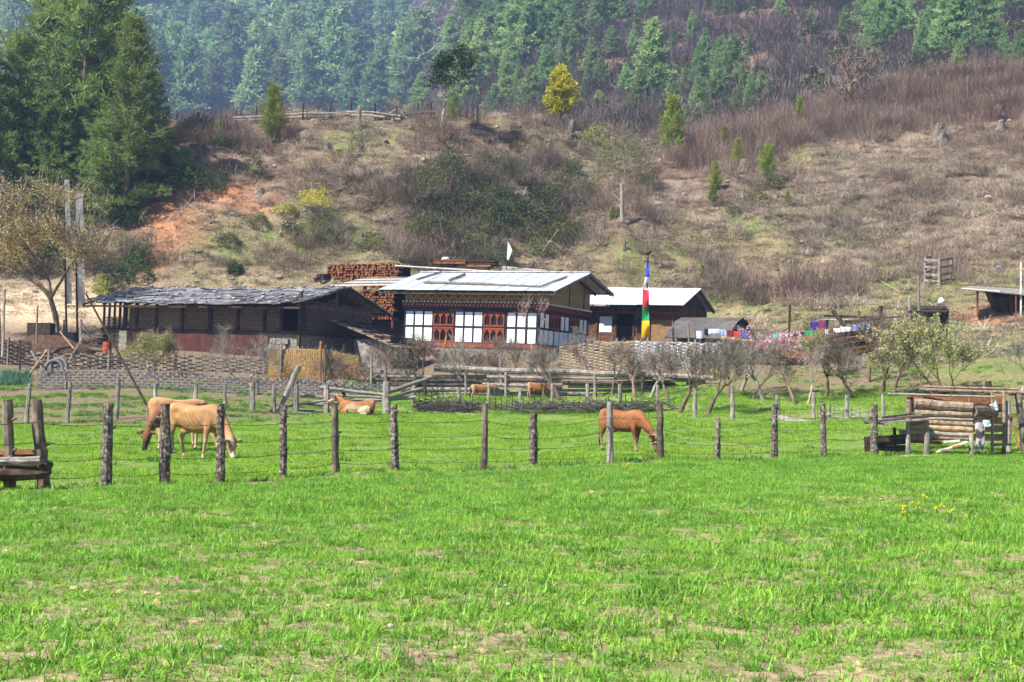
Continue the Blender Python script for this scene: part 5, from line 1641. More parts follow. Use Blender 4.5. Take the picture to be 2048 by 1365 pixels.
MB().box((1.1, 2.4, .2), (2.3, 4.6, 1.0)).build('wall_core', 'dark_wood', hut, local=True)

# ================================================================== firewood and timber stacks behind the farmhouse
mat('split_wood', ['#452817', '#774828', '#a9784c'], scale=16, bump=0.3, rnd=0.1)


def firewood(label, px0, px1, ytop, ybase, d, depth, seed, r=0.085, ragged=0.25, deg=-25):
    rng = random.Random(seed)
    a = P(px0, ybase, d)
    w = (px1 - px0) / F * d / math.cos(R(deg)); h = (ybase - ytop) / F * d
    t = thing('firewood_pile', label, 'firewood pile', a, rz=R(deg))
    mb = MB()
    nz = int(h / (r * 1.75))
    for j in range(nz):
        x = rng.uniform(0, r)
        while x < w:
            rr = r * rng.uniform(.7, 1.15)
            if j > nz * (1 - ragged * rng.random()) and rng.random() < .6:
                x += rr * 2; continue
            n = rng.choice((3, 4, 5)); a0 = rng.uniform(0, 6)
            y0 = rng.uniform(-.12, .1)
            vs = [(x + rr * math.cos(a0 + 6.283 * k / n), y, r * (1 + 1.75 * j) + rr * math.sin(a0 + 6.283 * k / n)) for y in (y0, y0 + .5) for k in range(n)]
            mb.add(vs, [tuple(range(n))[::-1]] + [(k, (k + 1) % n, n + (k + 1) % n, n + k) for k in range(n)])
            x += rr * 1.85
    tag(mb.build('split_log', 'split_wood', t, local=True), kind='stuff')
    MB().box((w / 2, depth / 2 + .1, h * .46), (w * .99, depth, h * .9)).build('stack_core', 'deep_dark', t, local=True)  # bulk of the pile, blackened to paint shade into the gaps between logs
    return t


firewood('large pile of split orange firewood on the slope behind the barn', 652, 800, 528, 588, 90, 1.5, 5)
firewood('smaller firewood pile under the plank roof beside the farmhouse', 705, 790, 578, 640, 84.5, 1.2, 6)
t = thing('bark_stack', 'dark grey stack of slabs at the left end of the firewood pile', 'timber stack', P(628, 585, 89.6), rz=R(-25))
for j in range(9):
    for i in range(3):
        MB().box((.12 + i * .26 + rngB.uniform(-.04, .04), .4, .06 + j * .125), (.23, 1.0 + rngB.uniform(-.1, .1), .10)).build('slab', 'dark_wood' if rngB.random() < .7 else 'grey_wood', t, local=True)
t = thing('timber_stack', 'long dark stack of sawn timber behind the farmhouse ridge', 'timber stack', P(785, 560, 91.5), rz=R(-8))
for j in range(9):
    for i in range(3):
        x0 = i * 2.0 + rngB.uniform(-.2, .2) + (.4 if j > 6 else 0)
        MB().box((x0 + 1.0, .5 + rngB.uniform(-.1, .1), .06 + j * .145), (1.98, 1.2, .12)).build('plank', 'dark_wood' if rngB.random() < .65 else 'brown_wood', t, local=True)
for k in range(6):
    MB().beam((5.6 + .2 * k, -.4 + .3 * k, 0.55 + .09 * k), (7.6 + .35 * k, .2 + .2 * k, .45 + .07 * k), .1, .05).build('plank', 'pale_wood', t, local=True)
wr = thing('wood_shed', 'open wood shed with a pale plank roof left of the farmhouse', 'shed', P(690, 640, 85.5), rz=R(-25))
for i in range(9):
    y0 = -.7 + i * .36
    MB().sheet((-.45 + .03 * i, y0, 1.92 + i * .083), (3.9, y0, 1.92 + i * .083), (3.9, y0 + .4, 1.99 + i * .083), (-.45 + .03 * i, y0 + .4, 1.99 + i * .083), .04).build('roof_plank', ('pale_wood', 'grey_wood', 'slate_board')[i % 3], wr, local=True)
for x, y in ((-.2, -.5), (3.4, -.5), (3.4, 2.3), (-.2, 2.3), (1.6, -.5)):
    MB().tube([(x, y, -.5), (x, y, 2.0 + y * .2)], .07, 6).build('post', 'brown_wood', wr, local=True)
single('long_pole', log_between(P(790, 532, 88), P(1022, 546, 88), .05, seed=4), 'pale_wood', 'long thin pole lying above the farmhouse ridge before the timber stack', 'pole')
mm = clod(91, .3, .8); mm.materials.append(MATS['white_paint'])
o = obj('white_sack', mm); place(o, P(889, 521, 91.6), (0, -.5, 0), (1, .6, .75)); tag(o, 'white sack on top of the dark timber stack', 'sack')

# ================================================================== fences
mat('fence_bark', ['#2e2822', '#5c5147', '#b5aca0'], scale=16, bump=0.9, rnd=0.2)
mat('stripped_post', ['#2a2521', '#5c5146', '#8a7c6a'], scale=5, stretch=(1, 1, .6), bump=0.5, rnd=0.2)
mat('silver_post', ['#58514b', '#857d75', '#a69e95'], scale=7, stretch=(1, 1, .3), bump=0.4, rnd=0.15)
plain('wire_iron', '#3a3632', rough=0.6)


def post_mesh(base, top, r, seed, knobs=3, n=9):
    """knotty round post with a sawn top"""
    rng = random.Random(seed)
    base, top = Vector(base), Vector(top)
    pts, rad = [], []
    k = 9
    for i in range(k + 1):
        t = i / k
        off = Vector((rng.uniform(-1, 1), rng.uniform(-1, 1), 0)) * r * .10
        pts.append((base - Vector((0, 0, .25))).lerp(top, t) + off)
        rad.append(r * (1.12 - .22 * t) * (1 + rng.uniform(-.09, .09)))
    mb = MB().tube(pts, rad, n)
    for j in range(knobs):
        t = rng.uniform(.25, .9); a = rng.uniform(0, 6.28)
        c = base.lerp(top, t); d = Vector((math.cos(a), math.sin(a), .35))
        mb.tube([c + d * r * .5, c + d * r * rng.uniform(1.3, 1.9)], [r * .35, r * .22], 5)
    return mb


def wire_mesh(pts, r, sag=0.03, barbs=0.0, seed=0):
    mb = MB(); rng = random.Random(seed)
    path = []
    for a, b in zip(pts[:-1], pts[1:]):
        a, b = Vector(a), Vector(b)
        for i in range(6):
            t = i / 6
            path.append(a.lerp(b, t) - Vector((0, 0, sag * 4 * t * (1 - t))))
    path.append(Vector(pts[-1]))
    mb.tube(path, r, 4)
    if barbs:
        for a, b in zip(path[:-1], path[1:]):
            L = (b - a).length
            for i in range(max(1, int(L / barbs))):
                c = a.lerp(b, (i + .5) / max(1, int(L / barbs)))
                for s in (1, -1):
                    d = Vector((rng.uniform(-.4, .4), rng.uniform(-1, 1), s * 1.0)).normalized() * .035
                    mb.tube([c - d * .4, c + d], [r * .8, r * .3], 3, cap=False)
    return mb


front = thing('barbed_wire_fence', 'barbed wire fence on rough bark posts between wheat field and paddock', 'fence', GD(900, 31.6))
FP = [(212, 216, 808, 972, 11, 'fence_bark'), (330, 331, 808, 962, 11, 'fence_bark'), (441, 442, 808, 955, 9, 'fence_bark'), (567, 567, 810, 957, 7.5, 'fence_bark'), (672, 669, 808, 950, 7.5, 'stripped_post'), (791, 787, 810, 945, 8.5, 'fence_bark'),
      (968, 970, 808, 941, 6.5, 'stripped_post'), (1068, 1067, 828, 936, 8.5, 'fence_bark'), (1221, 1220, 805, 929, 7, 'silver_post'), (1321, 1320, 808, 923, 7, 'stripped_post'), (1435, 1436, 836, 918, 5.5, 'fence_bark'), (1549, 1550, 808, 915, 7, 'fence_bark'),
      (1648, 1646, 808, 916, 6, 'fence_bark'), (1750, 1748, 810, 908, 7.5, 'fence_bark'), (2095, 2095, 800, 905, 7, 'fence_bark'), (2220, 2222, 800, 905, 7, 'fence_bark')]
fpts = []
for k, (xb, xt, yt, yb, rp_, mt) in enumerate(FP):
    d = float(fence_depth(xb))
    b = GD(xb, d); t_ = P(xt, yt, d)
    r = rp_ / F * d
    post_mesh(b, t_, r, k, 4 if mt == 'fence_bark' else 2).build('post', mt, front)
    fpts.append((b, t_, r))
lead = [(GD(-260, 22.9), P(-255, 800, 22.9), .09), (GD(88, 24.9), P(72, 800, 24.9), .12)]
for f_ in (.14, .34, .53, .75):
    pts = []
    for b, t_, r in lead + fpts:
        hh = b.lerp(t_, f_)
        pts.append(hh + Vector((0, -r - .004, 0)))
    wire_mesh(pts, .0055, .04, .22, int(f_ * 100)).build('wire', 'wire_iron', front)

crib = thing('log_crib', 'rough log crib between two stripped posts at the left edge of the field', 'crib', GD(40, 24.7))
for xb, xt, yt, yb, rp_, dd in ((22, 14, 800, 950, 11, 24.6), (92, 72, 800, 962, 12, 24.9), (-70, -74, 805, 950, 10, 24.3)):
    post_mesh(GD(xb, dd), P(xt, yt, dd), rp_ / F * dd, xb, 3).build('post', 'stripped_post', crib)
for a, b, r_, mt in (((-80, 926, 24.3), (80, 922, 24.5), .075, 'grey_wood'), ((-80, 952, 24.2), (95, 946, 24.6), .10, 'dark_wood'), ((-80, 910, 24.9), (95, 907, 25.2), .08, 'brown_wood'), ((-80, 940, 25.1), (102, 940, 25.3), .09, 'brown_wood'), ((84, 936, 24.5), (100, 930, 25.4), .06, 'dark_wood')):
    log_between(P(*a), P(*b), r_, seed=int(a[1])).build('log', mt, crib)

mid = thing('grey_post_fence', 'fence of thin weathered grey posts along the garden bank', 'fence', GD(300, 52))
MP = [(-60, -58, 760, 49, 5), (52, 60, 767, 50.5, 5), (134, 141, 765, 51, 5), (233, 238, 757, 52, 5), (311, 311, 768, 53.5, 5), (390, 392, 768, 55, 5), (450, 450, 770, 56, 4), (505, 505, 765, 56.5, 6), (548, 549, 770, 57, 5), (592, 592, 770, 57.5, 7), (653, 653, 770, 58, 7), (773, 773, 764, 58.5, 9)]
mpts = []
for k, (xb, xt, yt, d, rp_) in enumerate(MP):
    b, t_ = GD(xb, d), P(xt, yt, d)
    post_mesh(b, t_, rp_ * .85 / F * d, 40 + k, 1, 7).build('post', 'silver_post', mid); mpts.append((b, t_))
for f_ in (.45, .85):
    wire_mesh([b.lerp(t_, f_) - Vector((0, .1, 0)) for b, t_ in mpts], .006, .05, 0).build('wire', 'wire_iron', mid)
orf = thing('orchard_fence', 'wire fence on spaced grey posts in front of the orchard', 'fence', GD(1450, 54))
opts = []
for k, (x, yt, d, rp_) in enumerate([(828, 772, 63, 6), (918, 775, 64, 5), (978, 766, 64, 4), (1040, 782, 64, 5), (1105, 768, 64, 5), (1175, 768, 64, 6), (1240, 768, 63, 6), (1315, 770, 58, 5), (1390, 778, 55, 6), (1465, 772, 54.5, 6), (1555, 790, 54, 7), (1627, 785, 54, 5.5), (1694, 790, 53.5, 6), (1766, 790, 53, 5), (2105, 780, 52, 6)]):
    b, t_ = GD(x, d), P(x, yt, d)
    post_mesh(b, t_, rp_ * .72 / F * d, 70 + k, 1, 7).build('post', 'silver_post', orf); opts.append((b, t_))
for f_ in (.4, .8):
    wire_mesh([b.lerp(t_, f_) - Vector((0, .1, 0)) for b, t_ in opts[7:]], .006, .05, 0).build('wire', 'wire_iron', orf)


def rails(name, label, cat, items, default='grey_wood', group=None):
    """thing made of separate logs: items = [((px,py,d),(px,py,d), radius, material, part name)]"""
    a = Vector(P(*items[0][0]))
    t = thing(name, label, cat, Vector((a.x, a.y, gz(a.x, a.y))), group)
    for k, it in enumerate(items):
        mt = it[3] if len(it) > 3 and it[3] else default
        log_between(P(*it[0]), P(*it[1]), it[2], it[2] * .85, seed=k + int(it[0][0])).build(it[4] if len(it) > 4 else 'rail', mt, t)
    return t


rails('rail_fence', 'tumbledown rail fence behind the resting cow', 'fence', [((600, 790, 58), (658, 797, 58), .07), ((560, 815, 57.5), (660, 800, 58), .05), ((588, 823, 57.8), (662, 823, 58), .06), ((585, 806, 57.9), (655, 812, 58.1), .05), ((640, 775, 58.6), (778, 792, 58.8), .08), ((765, 788, 58.8), (856, 758, 60), .09),
                                                                              ((765, 803, 58.8), (840, 778, 60), .07), ((640, 808, 59), (832, 795, 59.5), .09), ((655, 790, 59), (770, 796, 59), .06), ((680, 785, 59.2), (655, 775, 59.2), .05), ((690, 790, 58.8), (670, 768, 58.9), .05, 'dark_wood')])
single('leaning_log', log_between(P(597, 733, 57.6), P(553, 832, 57.2), .11, .10, seed=8), 'silver_post', 'thick pale grey log leaning against the rail fence post', 'log')
single('leaning_pole', log_between(P(172, 588, 56), GD(304, 53.5), .035, .05, seed=9), 'dark_wood', 'long thin dark pole leaning diagonally in front of the barn', 'pole')
single('fallen_log', log_between(P(540, 823, 57), P(668, 834, 58), .08, seed=10), 'silver_post', 'grey log on the grass behind the resting cow', 'log')
single('fallen_log', log_between(P(818, 828, 60), P(1084, 838, 58.5), .12, .10, seed=11), 'silver_post', 'long grey log lying in front of the broken wattle fence', 'log')
single('fallen_log', log_between(P(1226, 836, 58), P(1352, 847, 56.5), .10, seed=12), 'silver_post', 'grey log on the grass behind the brown cow', 'log')
single('fallen_log', log_between(P(1556, 838, 53.2), P(1632, 851, 52.8), .14, seed=13), 'silver_post', 'short thick log beside an orchard fence post', 'log')

mat('wattle_dark', ['#2a2522', '#4d4742', '#77706a'], scale=9, bump=.3, rnd=.2)
# log rail fence below the farmhouse
rngL = random.Random(17)
lf = thing('log_fence', 'stacked log rail fence below the farmhouse', 'fence', GD(1050, 68))
log_between(P(868, 737, 68), P(1290, 750, 67), .15, .13, seed=1, seg=9).build('log', 'silver_post', lf)
log_between(P(1270, 749, 67), P(1430, 756, 66), .12, .10, seed=2).build('log', 'silver_post', lf)
MB().beam(P(744, 741, 68.3), P(828, 744, 68.3), .05, .20).build('board', 'silver_post', lf)
for lv in range(6):
    x = 745 + rngL.uniform(-10, 20)
    while x < 1395:
        L = rngL.uniform(110, 260); xe = min(x + L, 1410)
        y_a = 752 + lv * 8.2 + (x - 745) * .012 + rngL.uniform(-2, 2); y_b = 752 + lv * 8.2 + (xe - 745) * .012 + rngL.uniform(-2, 2)
        dd = 68.2 - (x - 745) / 650 * 1.6 + rngL.uniform(-.2, .15)
        pale = lv >= 3 and x > 1090 and rngL.random() < .7
        log_between(P(x, y_a, dd), P(xe, y_b, dd - .3), rngL.uniform(.055, .10), seed=int(x) + lv).build('log', 'tan_wood' if pale else rngL.choice(['grey_wood', 'grey_wood', 'silver_post', 'silver_post', 'wattle_dark']), lf)
        x = xe + rngL.uniform(-12, 25)
for x, yt in ((743, 712), (772, 735), (830, 738), (932, 742), (1012, 745), (1100, 747), (1190, 748), (1285, 746), (1400, 745)):
    d = 68 - (x - 745) / 650 * 1.6
    b = GD(x, d)
    post_mesh(b, P(x, yt, d - .1), .07, x, 1, 6).build('post', 'grey_wood', lf)


def woven_fence(name, label, base, height, nz, pitch, weave_mat, strip=.7, thick=.014, stakes=.012, stake_mat='grey_wood', post_every=0, post_r=.05, seed=0, lean=0.0, flat=False, cat='fence', wob=0.0, top_noise=.0, post_h=.15):
    """wattle: strips woven over and under upright stakes along a ground line; base = [(px, py, d)]"""
    rng = random.Random(seed)
    pts = [P(*b) for b in base]
    seglen = [(b - a).length for a, b in zip(pts[:-1], pts[1:])]
    tot = sum(seglen)
    n = max(4, int(tot / pitch))
    cum = [0]
    for s in seglen: cum.append(cum[-1] + s)
    def at(s):
        s = min(max(s, 0), tot - 1e-6)
        for i in range(len(seglen)):
            if s <= cum[i + 1]:
                return pts[i].lerp(pts[i + 1], (s - cum[i]) / seglen[i]), (pts[i + 1] - pts[i]).normalized()
    hs = np.interp(np.linspace(0, 1, n + 1), np.linspace(0, 1, len(height)), height)
    t = thing(name, label, cat, pts[0])
    mb, sk = MB(), MB()
    P_, U_, O_ = [], [], []
    for i in range(n + 1):
        p, tg = at(tot * i / n)
        out = tg.cross(Vector((0, 0, 1))).normalized()
        if out.y > 0: out = -out
        bow = math.sin(i * .13 + seed) * wob
        P_.append(p + out * bow); O_.append(out); U_.append((Vector((0, 0, 1)) + out * lean).normalized())
    for j in range(nz):
        for i in range(n):
            h = hs[i] * (1 + (rng.uniform(-top_noise, top_noise) if j == nz - 1 else 0))
            z0 = h * (j + .5) / nz
            z1 = hs[i + 1] * (j + .5) / nz
            up = (i + j) % 2
            a = P_[i] + U_[i] * z0; b = P_[i + 1] + U_[i + 1] * z1
            if rng.random() < .03: continue
            hw = hs[i] / nz * strip * .5 * rng.uniform(.8, 1.15)
            o_ = O_[i] * (thick * 2 if up else -thick)
            m_ = (a + b) / 2 + o_
            jz = Vector((0, 0, rng.uniform(-.15, .15) * hw))
            k = len(mb.v)
            w = U_[i] * hw
            e = (b - a) * .06
            mb.v.extend(tuple(q + jz) for q in (a - e - w, m_ - w, b + e - w, b + e + w, m_ + w, a - e + w))
            mb.f.extend([(k, k + 1, k + 4, k + 5), (k + 1, k + 2, k + 3, k + 4)])
    for i in range(n + 1):
        b = P_[i] - Vector((0, 0, .15)); tp = P_[i] + U_[i] * (hs[i] * (1 + rng.uniform(-.02, .10 + top_noise)))
        if flat:
            sk.beam(b, tp, stakes * 2.6, stakes, O_[i])
        else:
            sk.tube([b, tp], stakes * rng.uniform(.8, 1.2), 4, cap=False)
    tag(mb.build('weave', weave_mat, t), kind='stuff')
    tag(sk.build('stake', stake_mat, t), kind='stuff')
    if post_every:
        s = post_every * .3
        while s < tot:
            p, tg = at(s)
            h = float(np.interp(s / tot, np.linspace(0, 1, len(height)), height))
            post_mesh(p - tg.cross(Vector((0, 0, 1))) * 0, p + Vector((0, 0, h + post_h)), post_r, int(s * 10), 1, 6).build('post', 'grey_wood', t)
            s += post_every * rng.uniform(.85, 1.15)
    return t


mat('tan_weave', ['#6d5c49', '#9b886e', '#c2af94'], scale=9, bump=.3, rnd=.2)
mat('yard_weave', ['#473f38', '#766b60', '#a3988c'], scale=9, bump=.3, rnd=.2)
mat('lattice_grey', ['#5e585a', '#878184', '#aba5a9'], scale=9, bump=.3, rnd=.1)
woven_fence('lattice_fence', 'low open lattice fence of grey bamboo strips above the garden bank', [(76, 784, 61), (250, 788, 61.5), (450, 793, 62), (640, 798, 62.5), (776, 802, 63)], [.85, .95, .92, .8, .75, .7], 8, .16, 'lattice_grey', .5, .02, .019, 'lattice_grey', 3.6, .05, 3, .18, True, 'fence', .12, .05)
woven_fence('wattle_fence', 'dark lumpy wattle fence in front of the barn yard', [(60, 748, 67), (250, 752, 68), (400, 754, 68), (550, 757, 67.5)], [.95, 1.0, .95, .8], 11, .32, 'yard_weave', .85, .05, .012, 'dark_wood', 2.6, .07, 4, .05, False, 'fence', .06, .06)
woven_fence('yard_wattle', 'tall dark wattle screen at the left edge of the yard', [(-60, 736, 69), (60, 738, 69)], [1.25, 1.3], 14, .24, 'wattle_dark', .9, .03, .015, 'dark_wood', 1.2, .07, 5)
woven_fence('bamboo_mat', 'tan woven bamboo mat stood upright right of the barn', [(536, 758, 66.5), (600, 757, 66.3), (660, 758, 66.2), (716, 760, 66.4)], [1.25, 1.32, 1.28, 1.05], 22, .10, 'tan_mat', .95, .012, .012, 'tan_wood', 1.9, .06, 6, -.10, False, 'mat', .05, .0, .2)
mat('tan_weave', ['#7d6a52', '#ab977a', '#c8b598'], scale=9, bump=.3, rnd=.2)
woven_fence('tan_wattle_wall', 'tan woven wattle wall right of the farmhouse', [(1118, 765, 73.5), (1190, 762, 73), (1268, 762, 72.5)], [1.75, 1.9, 1.95], 26, .27, 'tan_weave', .95, .028, .02, 'grey_wood', 2.0, .06, 7, 0, False, 'wall', .03, .03)
woven_fence('grey_wattle_wall', 'silvery grey wattle wall below the arched hut', [(1268, 762, 72.4), (1350, 764, 72), (1446, 764, 71.5)], [1.95, 1.9, 1.85], 24, .27, 'grey_weave', .95, .03, .02, 'grey_wood', 2.1, .07, 8, 0, False, 'wall', .03, .03)
woven_fence('broken_wattle', 'collapsed dark stick wattle across the back of the paddock', [(826, 836, 61), (960, 836, 61), (1100, 838, 60), (1240, 842, 59), (1372, 846, 58)], [.80, .60, .66, .75, .32], 11, .24, 'wattle_dark', .75, .05, .022, 'dark_wood', 3.5, .05, 9, .1, False, 'fence', .12, .45)
woven_fence('stick_hurdle', 'low hurdle of grey sticks in the orchard', [(1636, 846, 54), (1700, 848, 53.5), (1772, 852, 53)], [.5, .55, .35], 7, .28, 'grey_weave', .40, .05, .014, 'grey_wood', 1.4, .04, 10, .2, False, 'fence', .05, .4)

# loose sticks heaped over the broken wattle
rngT = random.Random(41)
bs = thing('brush_heap', 'tangle of dark dead sticks heaped along the broken wattle', 'brush heap', GD(1180, 59.5))
mbs = MB()
for k in range(330):
    x = rngT.choice([rngT.uniform(840, 1370), rngT.uniform(1040, 1330), rngT.uniform(850, 960)])
    d = 60.2 - (x - 830) / 540 * 2.2 + rngT.uniform(-.5, .4)
    c = GD(x, d) + Vector((0, 0, rngT.uniform(.02, .45 if 860 < x < 1330 else .2)))
    a = rngT.gauss(0, .35); L = rngT.uniform(.5, 1.6)
    v = Vector((math.cos(a), rngT.uniform(-.3, .3), math.sin(a))) * L / 2
    mbs.tube([c - v, c + Vector((0, 0, rngT.uniform(-.06, .06))), c + v], [.018, .016, .008], 4, cap=False)
tag(mbs.build('dead_stick', 'wattle_dark', bs), kind='stuff')

# plank wall with the washing
pw = thing('plank_wall', 'wall of brown and black weathered planks under the washing lines', 'wall', GD(1600, 71))
rngK = random.Random(29)
for (xa, xb, ya0, ya1, yb0, yb1, da, db, mats_) in [(1446, 1548, 690, 735, 692, 735, 71.6, 71, ['grey_wood', 'slate_board', 'grey_wood', 'dark_wood']), (1548, 1656, 676, 722, 668, 735, 70.9, 70.2, ['orange_wood', 'dark_wood', 'brown_wood', 'orange_wood', 'dark_wood']), (1660, 1758, 667, 733, 657, 706, 70.2, 72, ['brown_wood', 'brown_wood', 'dark_wood', 'orange_wood', 'dark_wood'])]:
    n = len(mats_)
    for i in range(n):
        t0, t1 = i / n, (i + .94) / n
        a0 = P(xa, ya0 + (ya1 - ya0) * t0, da); a1 = P(xa, ya0 + (ya1 - ya0) * t1, da); b0 = P(xb, yb0 + (yb1 - yb0) * t0, db); b1 = P(xb, yb0 + (yb1 - yb0) * t1, db)
        o_ = Vector((0, -.04 - .015 * (i % 2), 0))
        MB().hexa([a1, b1, b0, a0], [a1 + o_, b1 + o_, b0 + o_, a0 + o_]).build('plank', mats_[i], pw)
log_between(P(1443, 677, 71.2), P(1550, 689, 70.6), .12, .11, seed=3).build('log_rail', 'tan_wood', pw)
for x, yt, yb, d, r_ in ((1460, 680, 745, 71.3, .10), (1504, 690, 752, 71.2, .09), (1661, 658, 745, 69.9, .12), (1651, 676, 740, 69.8, .08), (1545, 680, 745, 70.6, .07), (1757, 655, 725, 71.8, .06)):
    MB().tube([P(x, yb, d), P(x, yt, d)], r_, 7).build('post', 'brown_wood', pw)
rails('slope_planks', 'heap of dark boards and rails on the slope behind the washing', 'boards', [((1648, 632, 79), (1760, 636, 78.5), .07, 'dark_wood'), ((1690, 644, 78), (1825, 632, 78.5), .08, 'dark_wood'), ((1710, 652, 78), (1830, 645, 78), .06, 'brown_wood'), ((1762, 612, 78), (1763, 650, 78), .10, 'dark_wood'),
                                                                                                  ((1718, 622, 78.5), (1717, 650, 78.5), .05, 'brown_wood'), ((1665, 622, 79), (1690, 652, 78.6), .12, 'dark_wood'), ((1650, 640, 79.4), (1745, 640, 79), .03, 'pale_wood'), ((1775, 640, 78), (1890, 626, 79), .04, 'grey_wood'), ((1740, 655, 77.5), (1845, 655, 77.5), .06, 'brown_wood')])

# ================================================================== washing
def cloth_mat(name, c):
    plain(name, c, rough=0.9, rnd=0.02, vary=.85, scale=5)


for nm, c in dict(cloth_navy='#1c2038', cloth_sky='#b9d3e6', cloth_denim='#8fa6cf', cloth_wine='#7d1424', cloth_red='#d4302c', cloth_blue='#2446b8', cloth_teal='#58b9b0', cloth_ice='#d7e4f2', cloth_indigo='#22264e', cloth_black='#17171c', cloth_green='#1f8a5a', cloth_pink='#d9517f', cloth_white='#ececf2', cloth_stripe='#7f9bd2', cloth_purple='#3d2480', cloth_plum='#7c1f58').items():
    cloth_mat(nm, c)


def garment(label, x0, x1, y0, y1, d, material, seed, cat='clothes', name='hanging_garment'):
    rng = np.random.default_rng(seed)
    nx, nz = 9, 6
    V = []
    ph = rng.uniform(0, 6.28); am = rng.uniform(.02, .05)
    for side in (0, 1):
        for j in range(nz + 1):
            for i in range(nx + 1):
                u, v = i / nx, j / nz
                p = P(x0 + (x1 - x0) * u + (rng.uniform(-1, 1) if 0 < i < nx else 0) * v, y0 + (y1 - y0) * v * (1 - .25 * side + .12 * math.sin(u * 3 + ph)), d)
                off = (am * math.sin(u * 13 + ph) * v + .035 * (1 if side else -1) * min(1, v * 4)) - .03 * v
                V.append((p.x, p.y + off, p.z))
    Q = []
    w = nx + 1
    for s in (0, 1):
        o_ = s * w * (nz + 1)
        for j in range(nz):
            for i in range(nx):
                a = o_ + j * w + i
                Q.append((a, a + 1, a + w + 1, a + w))
    mb = MB(); mb.v = V; mb.f = Q
    return single(name, mb, material, label, cat, 'washing on the lines', None, True)


def line_thing(label, pts):
    return single('washing_line', wire_mesh([P(*p) for p in pts], .008, .05), 'wire_iron', label, 'line')


cx = lambda c: 1380 + c * .205
cy = lambda c: 600 + c * .2051
line_thing('washing line in front of the arched hut', [(1408, 657, 73), (1500, 667, 72.5)])
line_thing('long washing line over the plank wall', [(1542, 668, 71.6), (1655, 660, 71), (1745, 645, 72.4)])
line_thing('short upper washing line behind the plank wall', [(1576, 618, 76), (1617, 642, 75), (1660, 638, 75), (1722, 628, 76)])
for k, (a, b, ya, yb, d, mt, lb) in enumerate([
        (140, 180, 285, 355, 73, 'cloth_navy', 'dark navy garment at the left end of the washing'), (180, 285, 285, 330, 72.9, 'cloth_sky', 'pale blue and white shirt beside the navy garment'), (287, 352, 292, 345, 72.8, 'cloth_denim', 'faded denim garment on the line before the hut'),
        (360, 425, 298, 368, 72.7, 'cloth_wine', 'dark wine red garment on the line before the hut'), (428, 488, 308, 372, 72.6, 'cloth_red', 'bright red garment on the line before the hut'), (490, 562, 312, 378, 72.5, 'cloth_blue', 'bright blue garment at the right end of the hut line'),
        (800, 880, 330, 375, 71.6, 'cloth_teal', 'turquoise garment at the left end of the long line'), (884, 946, 328, 372, 71.5, 'cloth_ice', 'icy white shirt next to the turquoise garment'), (948, 1062, 318, 362, 71.4, 'cloth_indigo', 'dark indigo garment over the plank wall'),
        (1066, 1116, 315, 358, 71.3, 'cloth_black', 'black garment next to the indigo one'), (1120, 1228, 305, 355, 71.2, 'cloth_green', 'green garment in the middle of the long line'), (1236, 1312, 298, 345, 71.1, 'cloth_pink', 'bright pink garment on the long line'),
        (1316, 1372, 290, 335, 71.1, 'cloth_white', 'white garment right of the pink one'), (1394, 1462, 280, 325, 71.3, 'cloth_white', 'white cloth just right of the tall wall post'), (1465, 1568, 265, 318, 71.6, 'cloth_ice', 'wide white garment near the right end of the long line'),
        (1575, 1662, 245, 325, 71.9, 'cloth_stripe', 'light blue striped garment near the right end of the long line'), (1666, 1756, 225, 310, 72.2, 'cloth_denim', 'pale denim garment at the right end of the long line'),
        (1175, 1248, 215, 295, 75, 'cloth_purple', 'violet garment on the short upper line'), (1252, 1320, 208, 298, 75, 'cloth_plum', 'plum red garment on the short upper line'), (1324, 1352, 195, 285, 75.1, 'cloth_black', 'narrow black garment on the short upper line')]):
    garment(lb, cx(a), cx(b), cy(ya), cy(yb), d, mt, 300 + k)
single('line_post', MB().tube([GD(1577, 77), P(1580, 609, 76)], [.07, .055], 6), 'brown_wood', 'tall thin brown pole holding the upper washing line', 'pole')
for x, yt, d, lb in ((1400, 667, 72.6, 'post with a pale bucket on top before the grey wattle wall'), (1376, 648, 74, 'thin stick leaning before the arched hut'), (1345, 640, 76, 'thin pole beside the small house corner')):
    single('yard_pole', MB().tube([GD(x + 4, d), P(x, yt, d)], .05, 6), 'grey_wood', lb, 'pole')
b_ = P(1400, 672, 72.5)
single('bucket', MB().tube([b_ - Vector((0, 0, .13)), b_ + Vector((0, 0, .22))], [.16, .19], 10), 'cloth_ice', 'pale upturned bucket on a post before the arched hut', 'bucket')

# ================================================================== flags
for nm, c in dict(flag_blue='#3040b4', flag_white='#e9e9f2', flag_red='#c0303c', flag_green='#1f8a4c', flag_yellow='#e6ac22').items():
    cloth_mat(nm, c)
leafmat('thin_banner', (0.34, 0.34, 0.36), (0.46, 0.46, 0.48), trans=0.5, rnd=0.02)


def strip_mesh(x0f, x1f, y0, y1, d, seed, nz=8, nx=4, amp=.05, push=0.0):
    rng = np.random.default_rng(seed); ph = rng.uniform(0, 6.28)
    V, Q = [], []
    for j in range(nz + 1):
        for i in range(nx + 1):
            u, v = i / nx, j / nz
            y = y0 + (y1 - y0) * v
            p = P(x0f(y) + (x1f(y) - x0f(y)) * u, y, d)
            V.append((p.x, p.y + push + amp * u * math.sin(y * .12 + u * 2 + ph), p.z))
    w = nx + 1
    for j in range(nz):
        for i in range(nx):
            a = j * w + i; Q.append((a, a + 1, a + w + 1, a + w))
    mb = MB(); mb.v = V; mb.f = Q
    return mb


